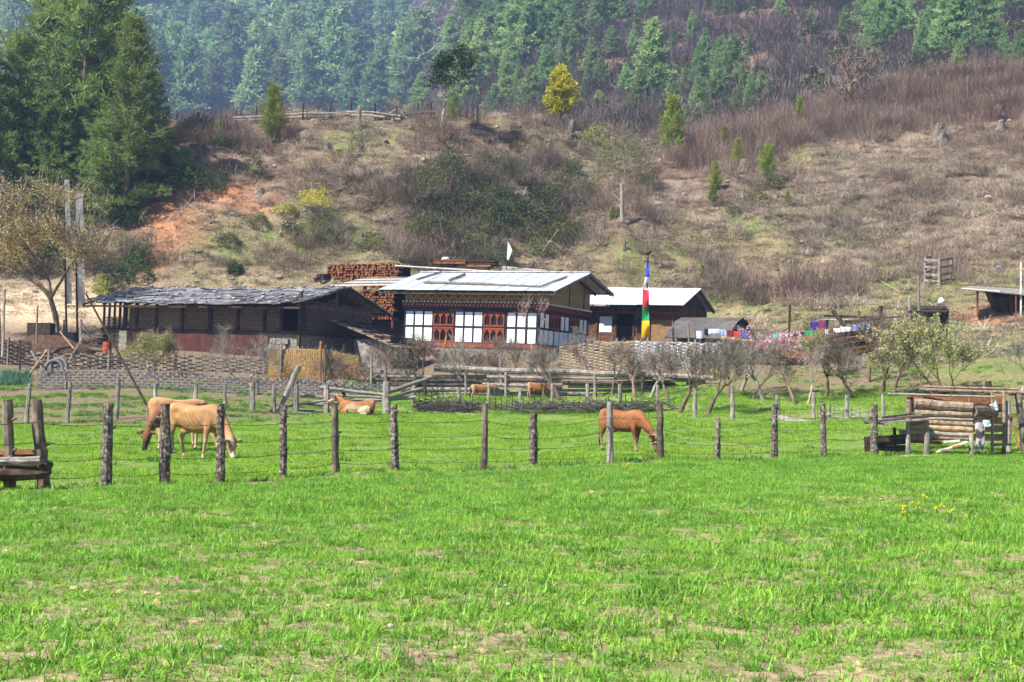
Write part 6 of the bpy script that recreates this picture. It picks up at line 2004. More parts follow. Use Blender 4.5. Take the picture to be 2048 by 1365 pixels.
pf = thing('prayer_flag', 'tall prayer flag pole with blue, white, red, green and yellow cloth', 'prayer flag', GD(1291, 75))
MB().tube([GD(1291, 75), P(1296, 510, 75)], [.06, .03], 7).build('pole', 'dark_wood', pf)
xr = lambda y: 1296 - (y - 510) * .028 + .5
xl = lambda y: np.interp(y, [522, 555, 580, 680], [xr(522) - 1.0, xr(555) - 5, xr(580) - 9, xr(680) - 9]) + 0
xr2 = lambda y: np.interp(y, [522, 555, 580, 680], [xr(522) + 1.5, xr(555) + 3, xr(580) + 3, xr(680) + 7])
for k, (y0, y1, mt) in enumerate([(522, 555, 'flag_blue'), (555, 580, 'flag_white'), (580, 614, 'flag_red'), (614, 642, 'flag_green'), (642, 676, 'flag_yellow')]):
    strip_mesh(xl, xr2, y0, y1, 74.9, 3, amp=.14).build('flag_panel', mt, pf, True)
wf = thing('white_flag', 'small white flag on a thin pole behind the farmhouse', 'flag', GD(1012, 91))
MB().tube([GD(1012, 91), P(1014, 478, 91)], .025, 5).build('pole', 'dark_wood', wf)
strip_mesh(lambda y: 1013, lambda y: np.interp(y, [483, 500, 520], [1016, 1024, 1018]), 483, 520, 91, 5).build('cloth', 'flag_white', wf, True)
for x0, x1, yt, yb, d, lb in ((131, 144, 352, 608, 82, 'tall white prayer banner on a pole, left one of two behind the catkin tree'), (153, 170, 378, 612, 82, 'tall white prayer banner on a pole, right one of two behind the catkin tree')):
    t = thing('prayer_banner', lb, 'prayer flag', GD(x0, d))
    MB().tube([GD(x0 + 2, d), P(x0 - 4, yt, d)], [.07, .03], 6).build('pole', 'dark_wood', t)
    strip_mesh(lambda y: x0 + 1 - (608 - y) * .02, lambda y: x1 - (608 - y) * .02, yt + 8, yb, d, 7, 16, 4, .06).build('cloth', 'thin_banner', t, True)


# ================================================================== birds
def bird(px, py, d, s, label, face):
    p = P(px, py, d)
    mb = MB()
    f = Vector((face, 0, 0))
    mb.tube([p - f * .22 * s + Vector((0, 0, -.02)), p - f * .10 * s, p + Vector((0, 0, .02)), p + f * .09 * s + Vector((0, 0, .07 * s)), p + f * .13 * s + Vector((0, 0, .13 * s)), p + f * .17 * s + Vector((0, 0, .13 * s)), p + f * .25 * s + Vector((0, 0, .12 * s))], [.02 * s, .06 * s, .085 * s, .07 * s, .05 * s, .03 * s, .006 * s], 7)
    for k in (-1, 1):
        mb.tube([p + Vector((0, .03 * k * s, -.05 * s)), p + Vector((0, .03 * k * s, -.16 * s))], .008 * s, 4)
    return single('bird', mb, 'black_iron', label, 'bird', None, None, True)


rz_ = hit(1118, 547, HM @ Vector((0, ym, ZR)), (HM.to_3x3() @ Vector((0, -1, 0))))
bird(1119, 545, rz_.y, 1.0, 'black bird sitting on the farmhouse roof ridge', 1)
bird(1296, 508, 75, .95, 'black crow perched on top of the coloured prayer flag pole', 1)

# ================================================================== log shelter at the right
ls = thing('log_shelter', 'open log shelter with stacked trunks and a sagging lean-to beside the field', 'shelter', GD(1850, 43))
mat('shelter_bark', ['#54443a', '#82705f', '#a8957f'], scale=11, bump=0.6, rnd=0.2)
LX = lambda c: 1680 + c * .18
LY = lambda c: 740 + c * .18
for (xa, ya, xb, yb, r_, mt) in [(830, 372, 1470, 418, .145, 'shelter_bark'), (830, 480, 1465, 496, .10, 'shelter_bark'), (760, 535, 1475, 550, .055, 'pale_bark'), (800, 575, 1470, 608, .075, 'shelter_bark'), (760, 625, 1470, 670, .088, 'tan_wood'), (660, 690, 1470, 725, .078, 'pale_bark'), (760, 745, 1475, 770, .058, 'shelter_bark'), (770, 795, 1140, 812, .05, 'brown_wood')]:
    log_between(P(LX(xa), LY(ya), 42.6), P(LX(xb), LY(yb), 42.4), r_ * .92, r_, n=10, seed=xa + ya).build('log', mt, ls)
log_between(P(LX(1466), LY(462), 42.4), P(LX(1705), LY(480), 43.6), .175, .17, n=10, seed=5).build('log', 'bark', ls)
for j, (ya, yb, mt) in enumerate([(330, 335, 'brown_wood'), (420, 425, 'dark_wood'), (560, 566, 'dark_wood'), (650, 655, 'dark_wood'), (745, 752, 'dark_wood')]):
    MB().beam(P(LX(780), LY(ya), 44.6), P(LX(1840), LY(yb), 44.5), .06, .24 if j < 2 else .2).build('back_board', mt, ls)
for (xa, ya, xb, yb, r_, da, db, mt) in [(530, 268, 1720, 302, .035, 43, 43, 'pale_bark'), (880, 218, 2120, 258, .05, 44.4, 44, 'shelter_bark'), (930, 188, 1990, 218, .04, 44.7, 44.4, 'shelter_bark'), (1880, 270, 2140, 268, .05, 44.4, 46, 'brown_wood')]:
    log_between(P(LX(xa), LY(ya), da), P(LX(xb), LY(yb), db), r_, r_ * .85, seed=xa).build('roof_pole', mt, ls)
for (x, ya, yb, r_, d, mt) in [(1822, 245, 970, .055, 43.8, 'shelter_bark'), (1870, 345, 900, .085, 44.6, 'silver_post'), (1690, 250, 1000, .04, 43.3, 'shelter_bark'), (1462, 720, 1000, .07, 42.2, 'silver_post'), (475, 280, 640, .05, 45, 'silver_post'), (1435, 290, 520, .04, 43.2, 'brown_wood'), (1150, 235, 330, .09, 44.8, 'brown_wood'), (1645, 125, 330, .11, 46, 'dark_wood'), (1430, 240, 330, .04, 44.6, 'dark_wood'),
                               (755, 540, 905, .065, 42.0, 'silver_post'), (962, 555, 940, .075, 42.0, 'silver_post'), (605, 640, 900, .05, 42.6, 'dark_wood'), (760, 330, 500, .09, 43.6, 'shelter_bark'), (775, 300, 470, .1, 44, 'dark_wood')]:
    b = P(LX(x), LY(yb), d)
    if yb > 850: b = GD(LX(x), d) - Vector((0, 0, .1))
    MB().tube([b, b.lerp(P(LX(x), LY(ya), d), .5) + Vector((.01, 0, 0)), P(LX(x), LY(ya), d)], [r_ * 1.1, r_, r_ * .95], 8).build('post', mt, ls)
MB().tube([P(LX(1985), LY(870), 43.2), P(LX(1890), LY(500), 44.2)], .035, 6).build('brace', 'brown_wood', ls)
post_mesh(GD(2053, 44.6), P(2036, 788, 44.8), .10, 3, 3).build('post', 'stripped_post', ls)
for k, (xa, ya, xb, yb, dd) in enumerate([(440, 592, 980, 545, 0), (440, 575, 960, 525, .25), (450, 560, 900, 500, .5), (480, 530, 880, 480, .8), (265, 568, 440, 556, .1), (280, 590, 470, 600, -.1)]):
    MB().beam(P(LX(xa), LY(ya), 41.9 + dd), P(LX(xb), LY(yb), 41.9 + dd), .28, .05).build('roof_slab', 'dark_wood' if k % 2 else 'grey_wood', ls)
for (xa, ya, xb, yb, h_, d, mt) in [(270, 800, 760, 770, .28, 42.5, 'dark_wood'), (272, 900, 760, 885, .26, 42.4, 'dark_wood'), (272, 900, 372, 898, .28, 42.3, 'dark_wood')]:
    MB().beam(P(LX(xa), LY(ya), d), P(LX(xb), LY(yb), d), .04, h_).build('side_board', mt, ls)
for (xa, ya, xb, yb, mt) in [(1060, 915, 1410, 800, 'pale_wood'), (1140, 880, 1340, 840, 'orange_wood'), (1150, 800, 1330, 785, 'pale_wood'), (1090, 905, 1250, 880, 'grey_wood')]:
    MB().beam(P(LX(xa), LY(ya), 42.2), P(LX(xb), LY(yb), 42.1), .14, .05).build('loose_board', mt, ls)
MB().beam(P(LX(1690), LY(832), 43.3), P(LX(1850), LY(828), 43.8), .3, .06).build('loose_board', 'grey_wood', ls)


def rag(label, outline, d, material, seed, bulge=.04):
    """cloth hung over the logs: outline in shelter-photo units, thickened and crumpled"""
    rng = np.random.default_rng(seed)
    xs_ = [p[0] for p in outline]; ys_ = [p[1] for p in outline]
    n = 12
    left = outline[:len(outline) // 2]; right = outline[len(outline) // 2:][::-1]
    V, Q = [], []
    for j in range(n + 1):
        t = j / n
        yl = np.interp(t, np.linspace(0, 1, len(left)), [p[1] for p in left]); xl_ = np.interp(t, np.linspace(0, 1, len(left)), [p[0] for p in left])
        yr_ = np.interp(t, np.linspace(0, 1, len(right)), [p[1] for p in right]); xr_ = np.interp(t, np.linspace(0, 1, len(right)), [p[0] for p in right])
        for i in range(7):
            u = i / 6
            p = P(LX(xl_ + (xr_ - xl_) * u), LY(yl + (yr_ - yl) * u), d)
            V.append((p.x, p.y - bulge * math.sin(math.pi * u) - .05 * rng.uniform(), p.z))
    for j in range(n):
        for i in range(6):
            a = j * 7 + i; Q.append((a, a + 1, a + 8, a + 7))
    mb = MB(); mb.v = V; mb.f = Q
    return single('rag', mb, material, label, 'cloth', None, None, True)


m, n_, l_ = newmat('spotted_cloth')
out = n_.new('ShaderNodeOutputMaterial'); b_ = n_.new('ShaderNodeBsdfPrincipled'); b_.inputs['Roughness'].default_value = .9
tc = n_.new('ShaderNodeTexCoord'); vz = n_.new('ShaderNodeTexNoise'); vz.inputs['Scale'].default_value = 3.2; vz.inputs['Detail'].default_value = 1
rp_ = n_.new('ShaderNodeValToRGB'); rp_.color_ramp.elements[0].position = .47; rp_.color_ramp.elements[0].color = (.05, .04, .04, 1); rp_.color_ramp.elements[1].position = .52; rp_.color_ramp.elements[1].color = (.40, .39, .39, 1)
l_.new(tc.outputs['Object'], vz.inputs['Vector']); l_.new(vz.outputs['Fac'], rp_.inputs[0]); l_.new(rp_.outputs[0], b_.inputs['Base Color']); l_.new(b_.outputs[0], out.inputs[0])
rag('white dark spotted hide hanging down the end of the log shelter', [(1575, 900), (1610, 820), (1605, 700), (1600, 560), (1495, 560), (1500, 700), (1510, 820), (1535, 900)][::-1], 42.15, 'spotted_cloth', 1)
rag('white paper sack crumpled against the log shelter end', [(1585, 560), (1590, 600), (1600, 640), (1675, 630), (1665, 590), (1655, 555)], 41.95, 'cloth_ice', 2, .02)
rag('white cloth bundle on the top log of the shelter', [(1655, 390), (1690, 430), (1720, 460), (1755, 450), (1750, 390), (1725, 330)], 43.0, 'cloth_white', 3, .15)

# ================================================================== things on the right slope
p0 = GP(1872, 572, 70, 100)
cr2 = thing('rail_crib', 'small square crib of grey rails high on the right slope', 'crib', p0)
dC = p0.y
for x, d in ((1850, dC), (1878, dC - .3), (1902, dC + .8), (1860, dC + 1.2)):
    b = GD(x, d); MB().tube([b - Vector((0, 0, .2)), P(x, 514 + (x - 1850) * .05, d)], .07, 6).build('post', 'grey_wood', cr2)
for y in (522, 536, 551, 563):
    MB().beam(P(1848, y - 2, dC - .1), P(1880, y, dC - .35), .05, .13).build('rail', 'silver_post', cr2)
    MB().beam(P(1876, y, dC - .3), P(1906, y - 5, dC + .8), .05, .13).build('rail', 'grey_wood', cr2)
    MB().beam(P(1850, y - 6, dC + .1), P(1862, y - 8, dC + 1.2), .05, .11).build('rail', 'grey_wood', cr2)
p0 = GP(1990, 636, 65, 95); dS = p0.y
st = thing('slope_shelter', 'dark sheet roofed shelter dug into the red earth at the right edge', 'shelter', p0)
MB().sheet(P(1924, 577, dS - .8), P(2075, 592, dS - .9), P(2075, 580, dS + 2.6), P(1935, 572, dS + 2.2), .05).build('roof_sheet', 'grey_wood', st)
MB().hexa([P(1985, 592, dS + .8), P(2075, 600, dS + .4), P(2075, 652, dS + .6), P(2000, 632, dS + 1.0)], [P(1968, 582, dS + 2.4), P(2075, 584, dS + 2.4), P(2075, 640, dS + 2.6), P(1990, 632, dS + 2.6)]).build('back_wall', 'dark_wood', st)
for x, yt, yb, d, mt, r_ in ((1955, 580, 634, dS - .5, 'brown_wood', .05), (2042, 525, 642, dS - .7, 'pale_wood', .05), (2022, 590, 640, dS - .2, 'dark_wood', .04), (2032, 592, 655, dS - 1.2, 'brown_wood', .04)):
    MB().tube([P(x, yb, d), P(x, yt, d)], r_, 6).build('post', mt, st)
MB().sheet(P(1922, 577, dS - .85), P(2000, 583, dS - .85), P(2000, 582, dS - .6), P(1922, 576, dS - .6), .04).build('roof_plank', 'pale_wood', st)
p0 = GP(1855, 672, 60, 90); dK = p0.y
sh = thing('plank_shack', 'tiny dark plank shack behind the pale flowering bush', 'shack', p0)
for i in range(8):
    x = 1824 + i * 8.5
    MB().hexa([P(x, 674, dK), P(x + 8, 674, dK), P(x + 8, 620 + (i % 3), dK), P(x, 620 + (i % 2), dK)], [P(x, 674, dK + .05), P(x + 8, 674, dK + .05), P(x + 8, 620 + (i % 3), dK + .05), P(x, 620 + (i % 2), dK + .05)]).build('wall_plank', 'dark_wood', sh)
MB().sheet(P(1816, 622, dK - .4), P(1894, 624, dK - .4), P(1894, 612, dK + 1.4), P(1818, 611, dK + 1.4), .06).build('roof_board', 'dark_wood', sh)
MB().box(P(1856, 645, dK + .75), (1.7, 1.3, 1.3)).build('wall_core', 'dark_wood', sh)
for x, yt in ((1820, 596), (1838, 552)):
    MB().tube([P(x, 676, dK - .3), P(x - 1, yt, dK - .3)], .06, 6).build('post', 'grey_wood', sh)
for k, (px_, py_, d0, s_, mt, nm, lb, ct) in enumerate([(1902, 655, 60, .22, 'cloth_white', 'white_sack', 'white sack standing right of the tiny plank shack', 'sack'), (1998, 538, 70, .14, 'cloth_stripe', 'blue_container', 'blue plastic container lying in brush at the right edge', 'container'), (1882, 607, 60, .16, 'cloth_white', 'white_bag', 'white bag on the roof of the tiny plank shack', 'bag')]):
    p = GP(px_, py_, d0, 100)
    if nm == 'white_bag': p = P(px_, py_, dK + .3)
    mm = clod(95 + k, s_, 1.1); mm.materials.append(MATS[mt]); mm.polygons.foreach_set('use_smooth', np.ones(len(mm.polygons), bool))
    o = obj(nm, mm); place(o, p + Vector((0, 0, s_ * .6))); tag(o, lb, ct)
for k, (xa, ya, xb, yb, lb) in enumerate([(1076, 520, 1115, 465, 'long pale stick propped on the slope behind the farmhouse'), (1098, 490, 1106, 512, 'short pale stick crossing the long propped stick'), (1760, 566, 1802, 592, 'straight pale branch lying on the slope above the planks'), (2018, 262, 2048, 245, 'pale branch in the brush at the upper right')]):
    a, b = GP(xa, ya, 80, 140), GP(xb, yb, 80, 140)
    if k < 2:
        b = P(xb, yb, GP(xa, ya, 80, 140).y + .4); a = GP(xa, ya, 80, 140)
    single('loose_stick', log_between(a + Vector((0, 0, .1)), b + Vector((0, 0, .15)), .02, seed=k), 'tan_wood', lb, 'stick')

# ================================================================== hilltop rail fence
ht = thing('hilltop_fence', 'low rail fence of pale logs along the top of the mound', 'fence', GP(600, 246, 90, 140))
HP = [(354, 228, 252), (396, 225, 247), (430, 224, 244), (473, 218, 242), (513, 212, 240), (565, 212, 238), (606, 209, 236), (661, 206, 234), (702, 204, 232), (750, 208, 233), (793, 212, 240), (836, 206, 232), (862, 206, 232), (955, 212, 236)]
prev = None
for k, (x, yt, yb) in enumerate(HP):
    p = GP(x, yb + 6, 92, 140)
    q = P(x, yt, p.y)
    MB().tube([p - Vector((0, 0, .3)), q], [.085, .07], 6).build('post', 'dark_wood', ht)
    if prev is not None and k < 13:
        for hh, r_ in ((.18, .10), (.42, .085)):
            if (k * 7 + int(hh * 10)) % 5 == 0: continue
            log_between(prev + Vector((-.3, -.15, hh)), p + Vector((.3, -.12, hh + .04)), r_, seed=k).build('rail', 'silver_post' if x < 800 else 'grey_wood', ht)
    prev = p
a = GP(793, 246, 92, 140)
log_between(a + Vector((.05, 0, 1.1)), a + Vector((.95, 0, .1)), .05, seed=1).build('brace', 'grey_wood', ht)
log_between(a + Vector((-.05, 0, 1.05)), a + Vector((-1.0, 0, .3)), .05, seed=2).build('brace', 'grey_wood', ht)
log_between(a + Vector((-2.4, -.1, .75)), a + Vector((.1, -.1, .5)), .08, seed=5).build('rail', 'silver_post', ht)

# ================================================================== yard clutter at the left
mat('manure', ['#2c1f17', '#4a3526', '#66503c'], scale=6, bump=0.9, rnd=0.1)


def mound(name, label, cat, px, d, rx, ry, h, material, seed):
    p = GD(px, d)
    V, Q = [], []
    n, k = 24, 9
    for j in range(k + 1):
        for i in range(n):
            a = 6.283 * i / n; r = j / k
            x, y = rx * r * math.cos(a), ry * r * math.sin(a)
            z = h * (1 - r * r) ** 1.2 * (0.7 + .6 * float(fbm(x * 1.5 + seed, y * 1.5, 3, seed))) - .25 * (j == k)
            V.append((p.x + x, p.y + y, p.z + z))
    for j in range(k):
        for i in range(n):
            Q.append((j * n + i, j * n + (i + 1) % n, (j + 1) * n + (i + 1) % n, (j + 1) * n + i))
    mb = MB(); mb.v = V; mb.f = Q
    return single(name, mb, material, label, cat, None, p)


mound('manure_heap', 'dark manure heap by the big tree foot', 'heap', 95, 74, 2.6, 1.6, .75, 'manure', 3)
mound('manure_heap', 'dark soil heap at the left picture edge', 'heap', 5, 71.5, 1.2, 1.0, .9, 'manure', 5)
for nm, lb, x0, x1, y0, y1, d, mt in (('black_trough', 'black box trough left of the big tree foot', 54, 100, 646, 682, 76, 'dark_wood'), ('black_trough', 'dark square bin right of the big tree foot', 108, 147, 665, 692, 75, 'black_iron')):
    t = thing(nm, lb, 'trough', P((x0 + x1) / 2, y1, d))
    a, b, c, e = P(x0, y1, d), P(x1, y1, d), P(x1, y0, d), P(x0, y0, d)
    o_ = Vector((0, .9, 0))
    MB().hexa([a, b, c, e], [a + o_ * .06, b + o_ * .06, c + o_ * .06, e + o_ * .06]).build('side_panel', mt, t)
    MB().hexa([a + o_ * .94, b + o_ * .94, c + o_ * .94, e + o_ * .94], [a + o_, b + o_, c + o_, e + o_]).build('side_panel', mt, t)
    s_ = Vector((.06, 0, 0))
    MB().hexa([a + o_ * .07, a + s_ + o_ * .07, e + s_ + o_ * .07, e + o_ * .07], [a + o_ * .93, a + s_ + o_ * .93, e + s_ + o_ * .93, e + o_ * .93]).build('side_panel', mt, t)
    MB().hexa([b - s_ + o_ * .07, b + o_ * .07, c + o_ * .07, c - s_ + o_ * .07], [b - s_ + o_ * .93, b + o_ * .93, c + o_ * .93, c - s_ + o_ * .93]).build('side_panel', mt, t)
    MB().hexa([a + o_ * .07, b + o_ * .07, b + o_ * .07 + Vector((0, 0, .3)), a + o_ * .07 + Vector((0, 0, .3))], [a + o_ * .93, b + o_ * .93, b + o_ * .93 + Vector((0, 0, .3)), a + o_ * .93 + Vector((0, 0, .3))]).build('fill', 'manure', t)
b_ = P(214, 706, 70)
dr = thing('red_drum', 'rusty red drum at the barn corner', 'drum', b_)
MB().tube([b_, b_ + Vector((0, 0, .12)), b_ + Vector((0, 0, .13)), b_ + Vector((0, 0, .33)), b_ + Vector((0, 0, .34)), b_ + Vector((0, 0, .5))], [.2, .2, .215, .2, .215, .2], 14).build('body', 'rust_drum', dr)
MB().tube([b_ + Vector((0, 0, .5)), b_ + Vector((0, 0, .53))], .185, 14).build('lid', 'dark_wood', dr)
b_ = P(203, 690, 71.5)
single('black_pot', MB().tube([b_, b_ + Vector((0, 0, .1)), b_ + Vector((0, 0, .25)), b_ + Vector((0, 0, .3))], [.14, .24, .22, .25], 12), 'black_iron', 'round black cooking pot behind the red drum', 'pot')


def tyre(px, py, d, r, label, ang):
    c = P(px, py, d)
    mb = MB(); n, k = 24, 8
    M_ = Euler((R(78), 0, R(ang))).to_matrix()
    for i in range(n):
        for j in range(k):
            a, b = 6.283 * i / n, 6.283 * j / k
            q = Vector(((r + .09 * math.cos(b)) * math.cos(a), (r + .09 * math.cos(b)) * math.sin(a), .10 * math.sin(b)))
            mb.v.append(tuple(c + M_ @ q))
    for i in range(n):
        for j in range(k):
            mb.f.append((i * k + j, ((i + 1) % n) * k + j, ((i + 1) % n) * k + (j + 1) % k, i * k + (j + 1) % k))
    return single('tyre', mb, 'tyre_rubber', label, 'tyre', None, None, True)


plain('tyre_rubber', '#6d6a6c', rough=.8)
tyre(108, 738, 66, .36, 'old grey tyre leaning on the wattle fence, front one', 10)
tyre(117, 734, 66.3, .36, 'old grey tyre behind the other tyre by the wattle fence', -8)
for k, (a, b, r_, mt, lb) in enumerate([((62, 702, 65.5), (86, 742, 65), .05, 'grey_wood', 'slanting stick of the crossed pair beside the tyres, falling right'), ((94, 700, 65.4), (50, 760, 64.6), .04, 'tan_wood', 'slanting stick of the crossed pair beside the tyres, falling left'), ((168, 668, 70), (126, 744, 65.5), .03, 'grey_wood', 'long pale stick propped over the wattle fence'),
                                        ((120, 664, 73), (148, 698, 71.5), .035, 'tan_wood', 'pale plank slanting before the dark bin'), ((162, 640, 75), (162, 700, 74.5), .09, 'grey_wood', 'thick grey post standing in the yard by the barn'), ((166, 648, 74.8), (186, 686, 74), .04, 'dark_wood', 'dark brace leaning on the yard post'),
                                        ((9, 580, 68), (5, 715, 67.5), .07, 'silver_post', 'tall pale pole at the left edge of the yard'), ((75, 612, 72), (73, 690, 72), .05, 'grey_wood', 'thin upright stake before the black trough'), ((-3, 608, 68), (0, 690, 67.8), .08, 'orange_wood', 'orange post cut by the left picture edge'), ((40, 680, 67), (40, 742, 67), .05, 'dark_wood', 'dark stake in the yard screen'),
                                        ((128, 640, 78), (128, 668, 78), .05, 'dark_wood', 'short stake behind the dark bin'), ((178, 700, 71), (222, 706, 70.5), .05, 'dark_wood', 'dark pole lying before the red drum'), ((642, 683, 66), (640, 762, 65.8), .07, 'orange_wood', 'orange topped post in front of the bamboo mat'), ((893, 672, 74), (888, 705, 73.8), .06, 'orange_wood', 'orange post before the farmhouse windows'),
                                        ((1000, 715, 71), (1002, 770, 70.5), .06, 'grey_wood', 'grey post below the farmhouse sill')]):
    single('yard_stick' if r_ < .06 else 'yard_post', log_between(P(*a), P(*b), r_ * .9, r_, seed=k), mt, lb, 'stick' if r_ < .06 else 'post')
# leeks
LK = np.random.default_rng(2)
n_l = 260
qx = LK.uniform(-60, 62, n_l); dd = LK.uniform(62.5, 65.5, n_l)
pts = np.array([[P(a, 750, b).x, b, 0] for a, b in zip(qx, dd)]); pts[:, 2] = ground(pts[:, 0], pts[:, 1])
leafmat('leek_leaf', (0.05, 0.14, 0.08), (0.10, 0.22, 0.12), trans=.2)
scatter('leek_patch', 'bed of upright blue green leeks at the left edge', [grass_tuft(610 + k, 9, .05, .42, .035, 'leek_leaf', el=(1.1, 1.55), bend=(.1, .9)) for k in range(2)], pts, LK.uniform(.7, 1.2, n_l), LK.uniform(0, 6.28, n_l), None, LK.integers(0, 2, n_l), 'vegetables')
# yellow mustard flowers in the wheat
plain('mustard_yellow', '#f0d21a', rough=.8)
for k, (qx, qy, lb) in enumerate([(1805, 1022, 'yellow mustard plant at the left of the group in the wheat'), (1815, 1038, 'low yellow mustard plant nearest the camera'), (1833, 1020, 'yellow mustard plant second from the left'), (1852, 1000, 'tallest yellow mustard plant in the wheat'), (1875, 1022, 'yellow mustard plant in the middle right of the group'), (1888, 1028, 'yellow mustard plant with the most blossom'), (1898, 1036, 'yellow mustard plant at the right of the group'), (1765, 903, 'yellow flowering weed at the post beside the log shelter'), (1873, 928, 'single yellow flower in front of the log shelter'), (1252, 930, 'yellow dandelion between two front fence posts')]):
    p = GP(qx, qy + 14); s_ = p.y / 22
    t = thing('mustard_plant', lb, 'flower', p)
    rg = random.Random(k); tops = []
    mb = MB()
    for i in range(4):
        q = p + Vector((rg.uniform(-.06, .06), rg.uniform(-.05, .05), rg.uniform(.10, .20) * (1.2 if k == 3 else 1)))
        mb.tube([p, p.lerp(q, .5) + Vector((.01, 0, .01)), q], [.005, .004, .003], 4); tops.append(list(q))
    mb.build('stem', 'weed_leaf', t)
    fl = leafy(k, np.array(tops) - np.array(p), 8, .02, .019, 'mustard_yellow', .9, 'blossom')
    obj('blossom', fl, None, t)

# ================================================================== cattle
attrmat('hide', fine=7, amount=.12, rough=.75, bump=.15, dist=.02, spec=.2)
plain('horn', '#b8aa92', rough=.5)
plain('hoof', '#3a3029', rough=.6)
plain('eye_dark', '#0c0a09', rough=.2, spec=.6)
plain('tail_hair', '#241c18', rough=.9)
plain('rope', '#c8a877', rough=.9)


def chain(mb, rows, n=14):
    """lofted body: rows = (x, y, z, half width, half height up, half height down, pitch)"""
    k0 = len(mb.v)
    for r in rows:
        x, y, z, wd, hu, hd = r[:6]
        pt = r[6] if len(r) > 6 else 0.0
        ux, uz = -math.sin(pt), math.cos(pt)
        for j in range(n):
            a = 2 * math.pi * j / n
            s, c = math.sin(a), math.cos(a)
            h = hu if s > 0 else hd
            mb.v.append((x + ux * h * s, y + wd * c, z + uz * h * s))
    m = len(rows)
    for i in range(m - 1):
        for j in range(n):
            mb.f.append((k0 + i * n + j, k0 + (i + 1) * n + j, k0 + (i + 1) * n + (j + 1) % n, k0 + i * n + (j + 1) % n))
    mb.f.append(tuple(k0 + j for j in range(n)))
    mb.f.append(tuple(k0 + (m - 1) * n + j for j in reversed(range(n))))


def solidify(mb, voxel, smooth_it=3):
    """fuse overlapping volumes into one continuous skin"""
    me = mb.mesh('skin_source')
    o = bpy.data.objects.new('skin_source', me); COL.objects.link(o)
    r = o.modifiers.new('r', 'REMESH'); r.mode = 'VOXEL'; r.voxel_size = voxel; r.use_smooth_shade = True
    s = o.modifiers.new('s', 'SMOOTH'); s.iterations = smooth_it; s.factor = .5
    dg = bpy.context.evaluated_depsgraph_get()
    out = bpy.data.meshes.new_from_object(o.evaluated_get(dg))
    bpy.data.objects.remove(o)
    out.polygons.foreach_set('use_smooth', np.ones(len(out.polygons), bool))
    return out


def leg(mb, pts, n=10):
    """pts = (x, y, z, rx, ry)"""
    k0 = len(mb.v)
    for x, y, z, rx, ry in pts:
        for j in range(n):
            a = 2 * math.pi * j / n
            mb.v.append((x + rx * math.cos(a), y + ry * math.sin(a), z))
    for i in range(len(pts) - 1):
        for j in range(n):
            mb.f.append((k0 + i * n + j, k0 + (i + 1) * n + j, k0 + (i + 1) * n + (j + 1) % n, k0 + i * n + (j + 1) % n))
    mb.f.append(tuple(k0 + j for j in range(n))); mb.f.append(tuple(k0 + (len(pts) - 1) * n + j for j in reversed(range(n))))


def head_rows(poll, direction, L):
    """head as a lofted chain from poll along direction; returns rows as (centre, width, up, down, dirpitch)"""
    d = Vector(direction).normalized()
    rows = []
    for t, w, hu, hd in [(-.10, .085, .07, .11), (0, .10, .085, .13), (.18, .105, .09, .135), (.36, .10, .08, .12), (.55, .075, .06, .095), (.75, .06, .05, .078), (.92, .068, .052, .075), (1.0, .055, .038, .055)]:
        c = Vector(poll) + d * L * t
        rows.append((c.x, c.y, c.z, w * L / .46, hu * L / .46, hd * L / .46, math.atan2(d.z, d.x)))
    return rows, d


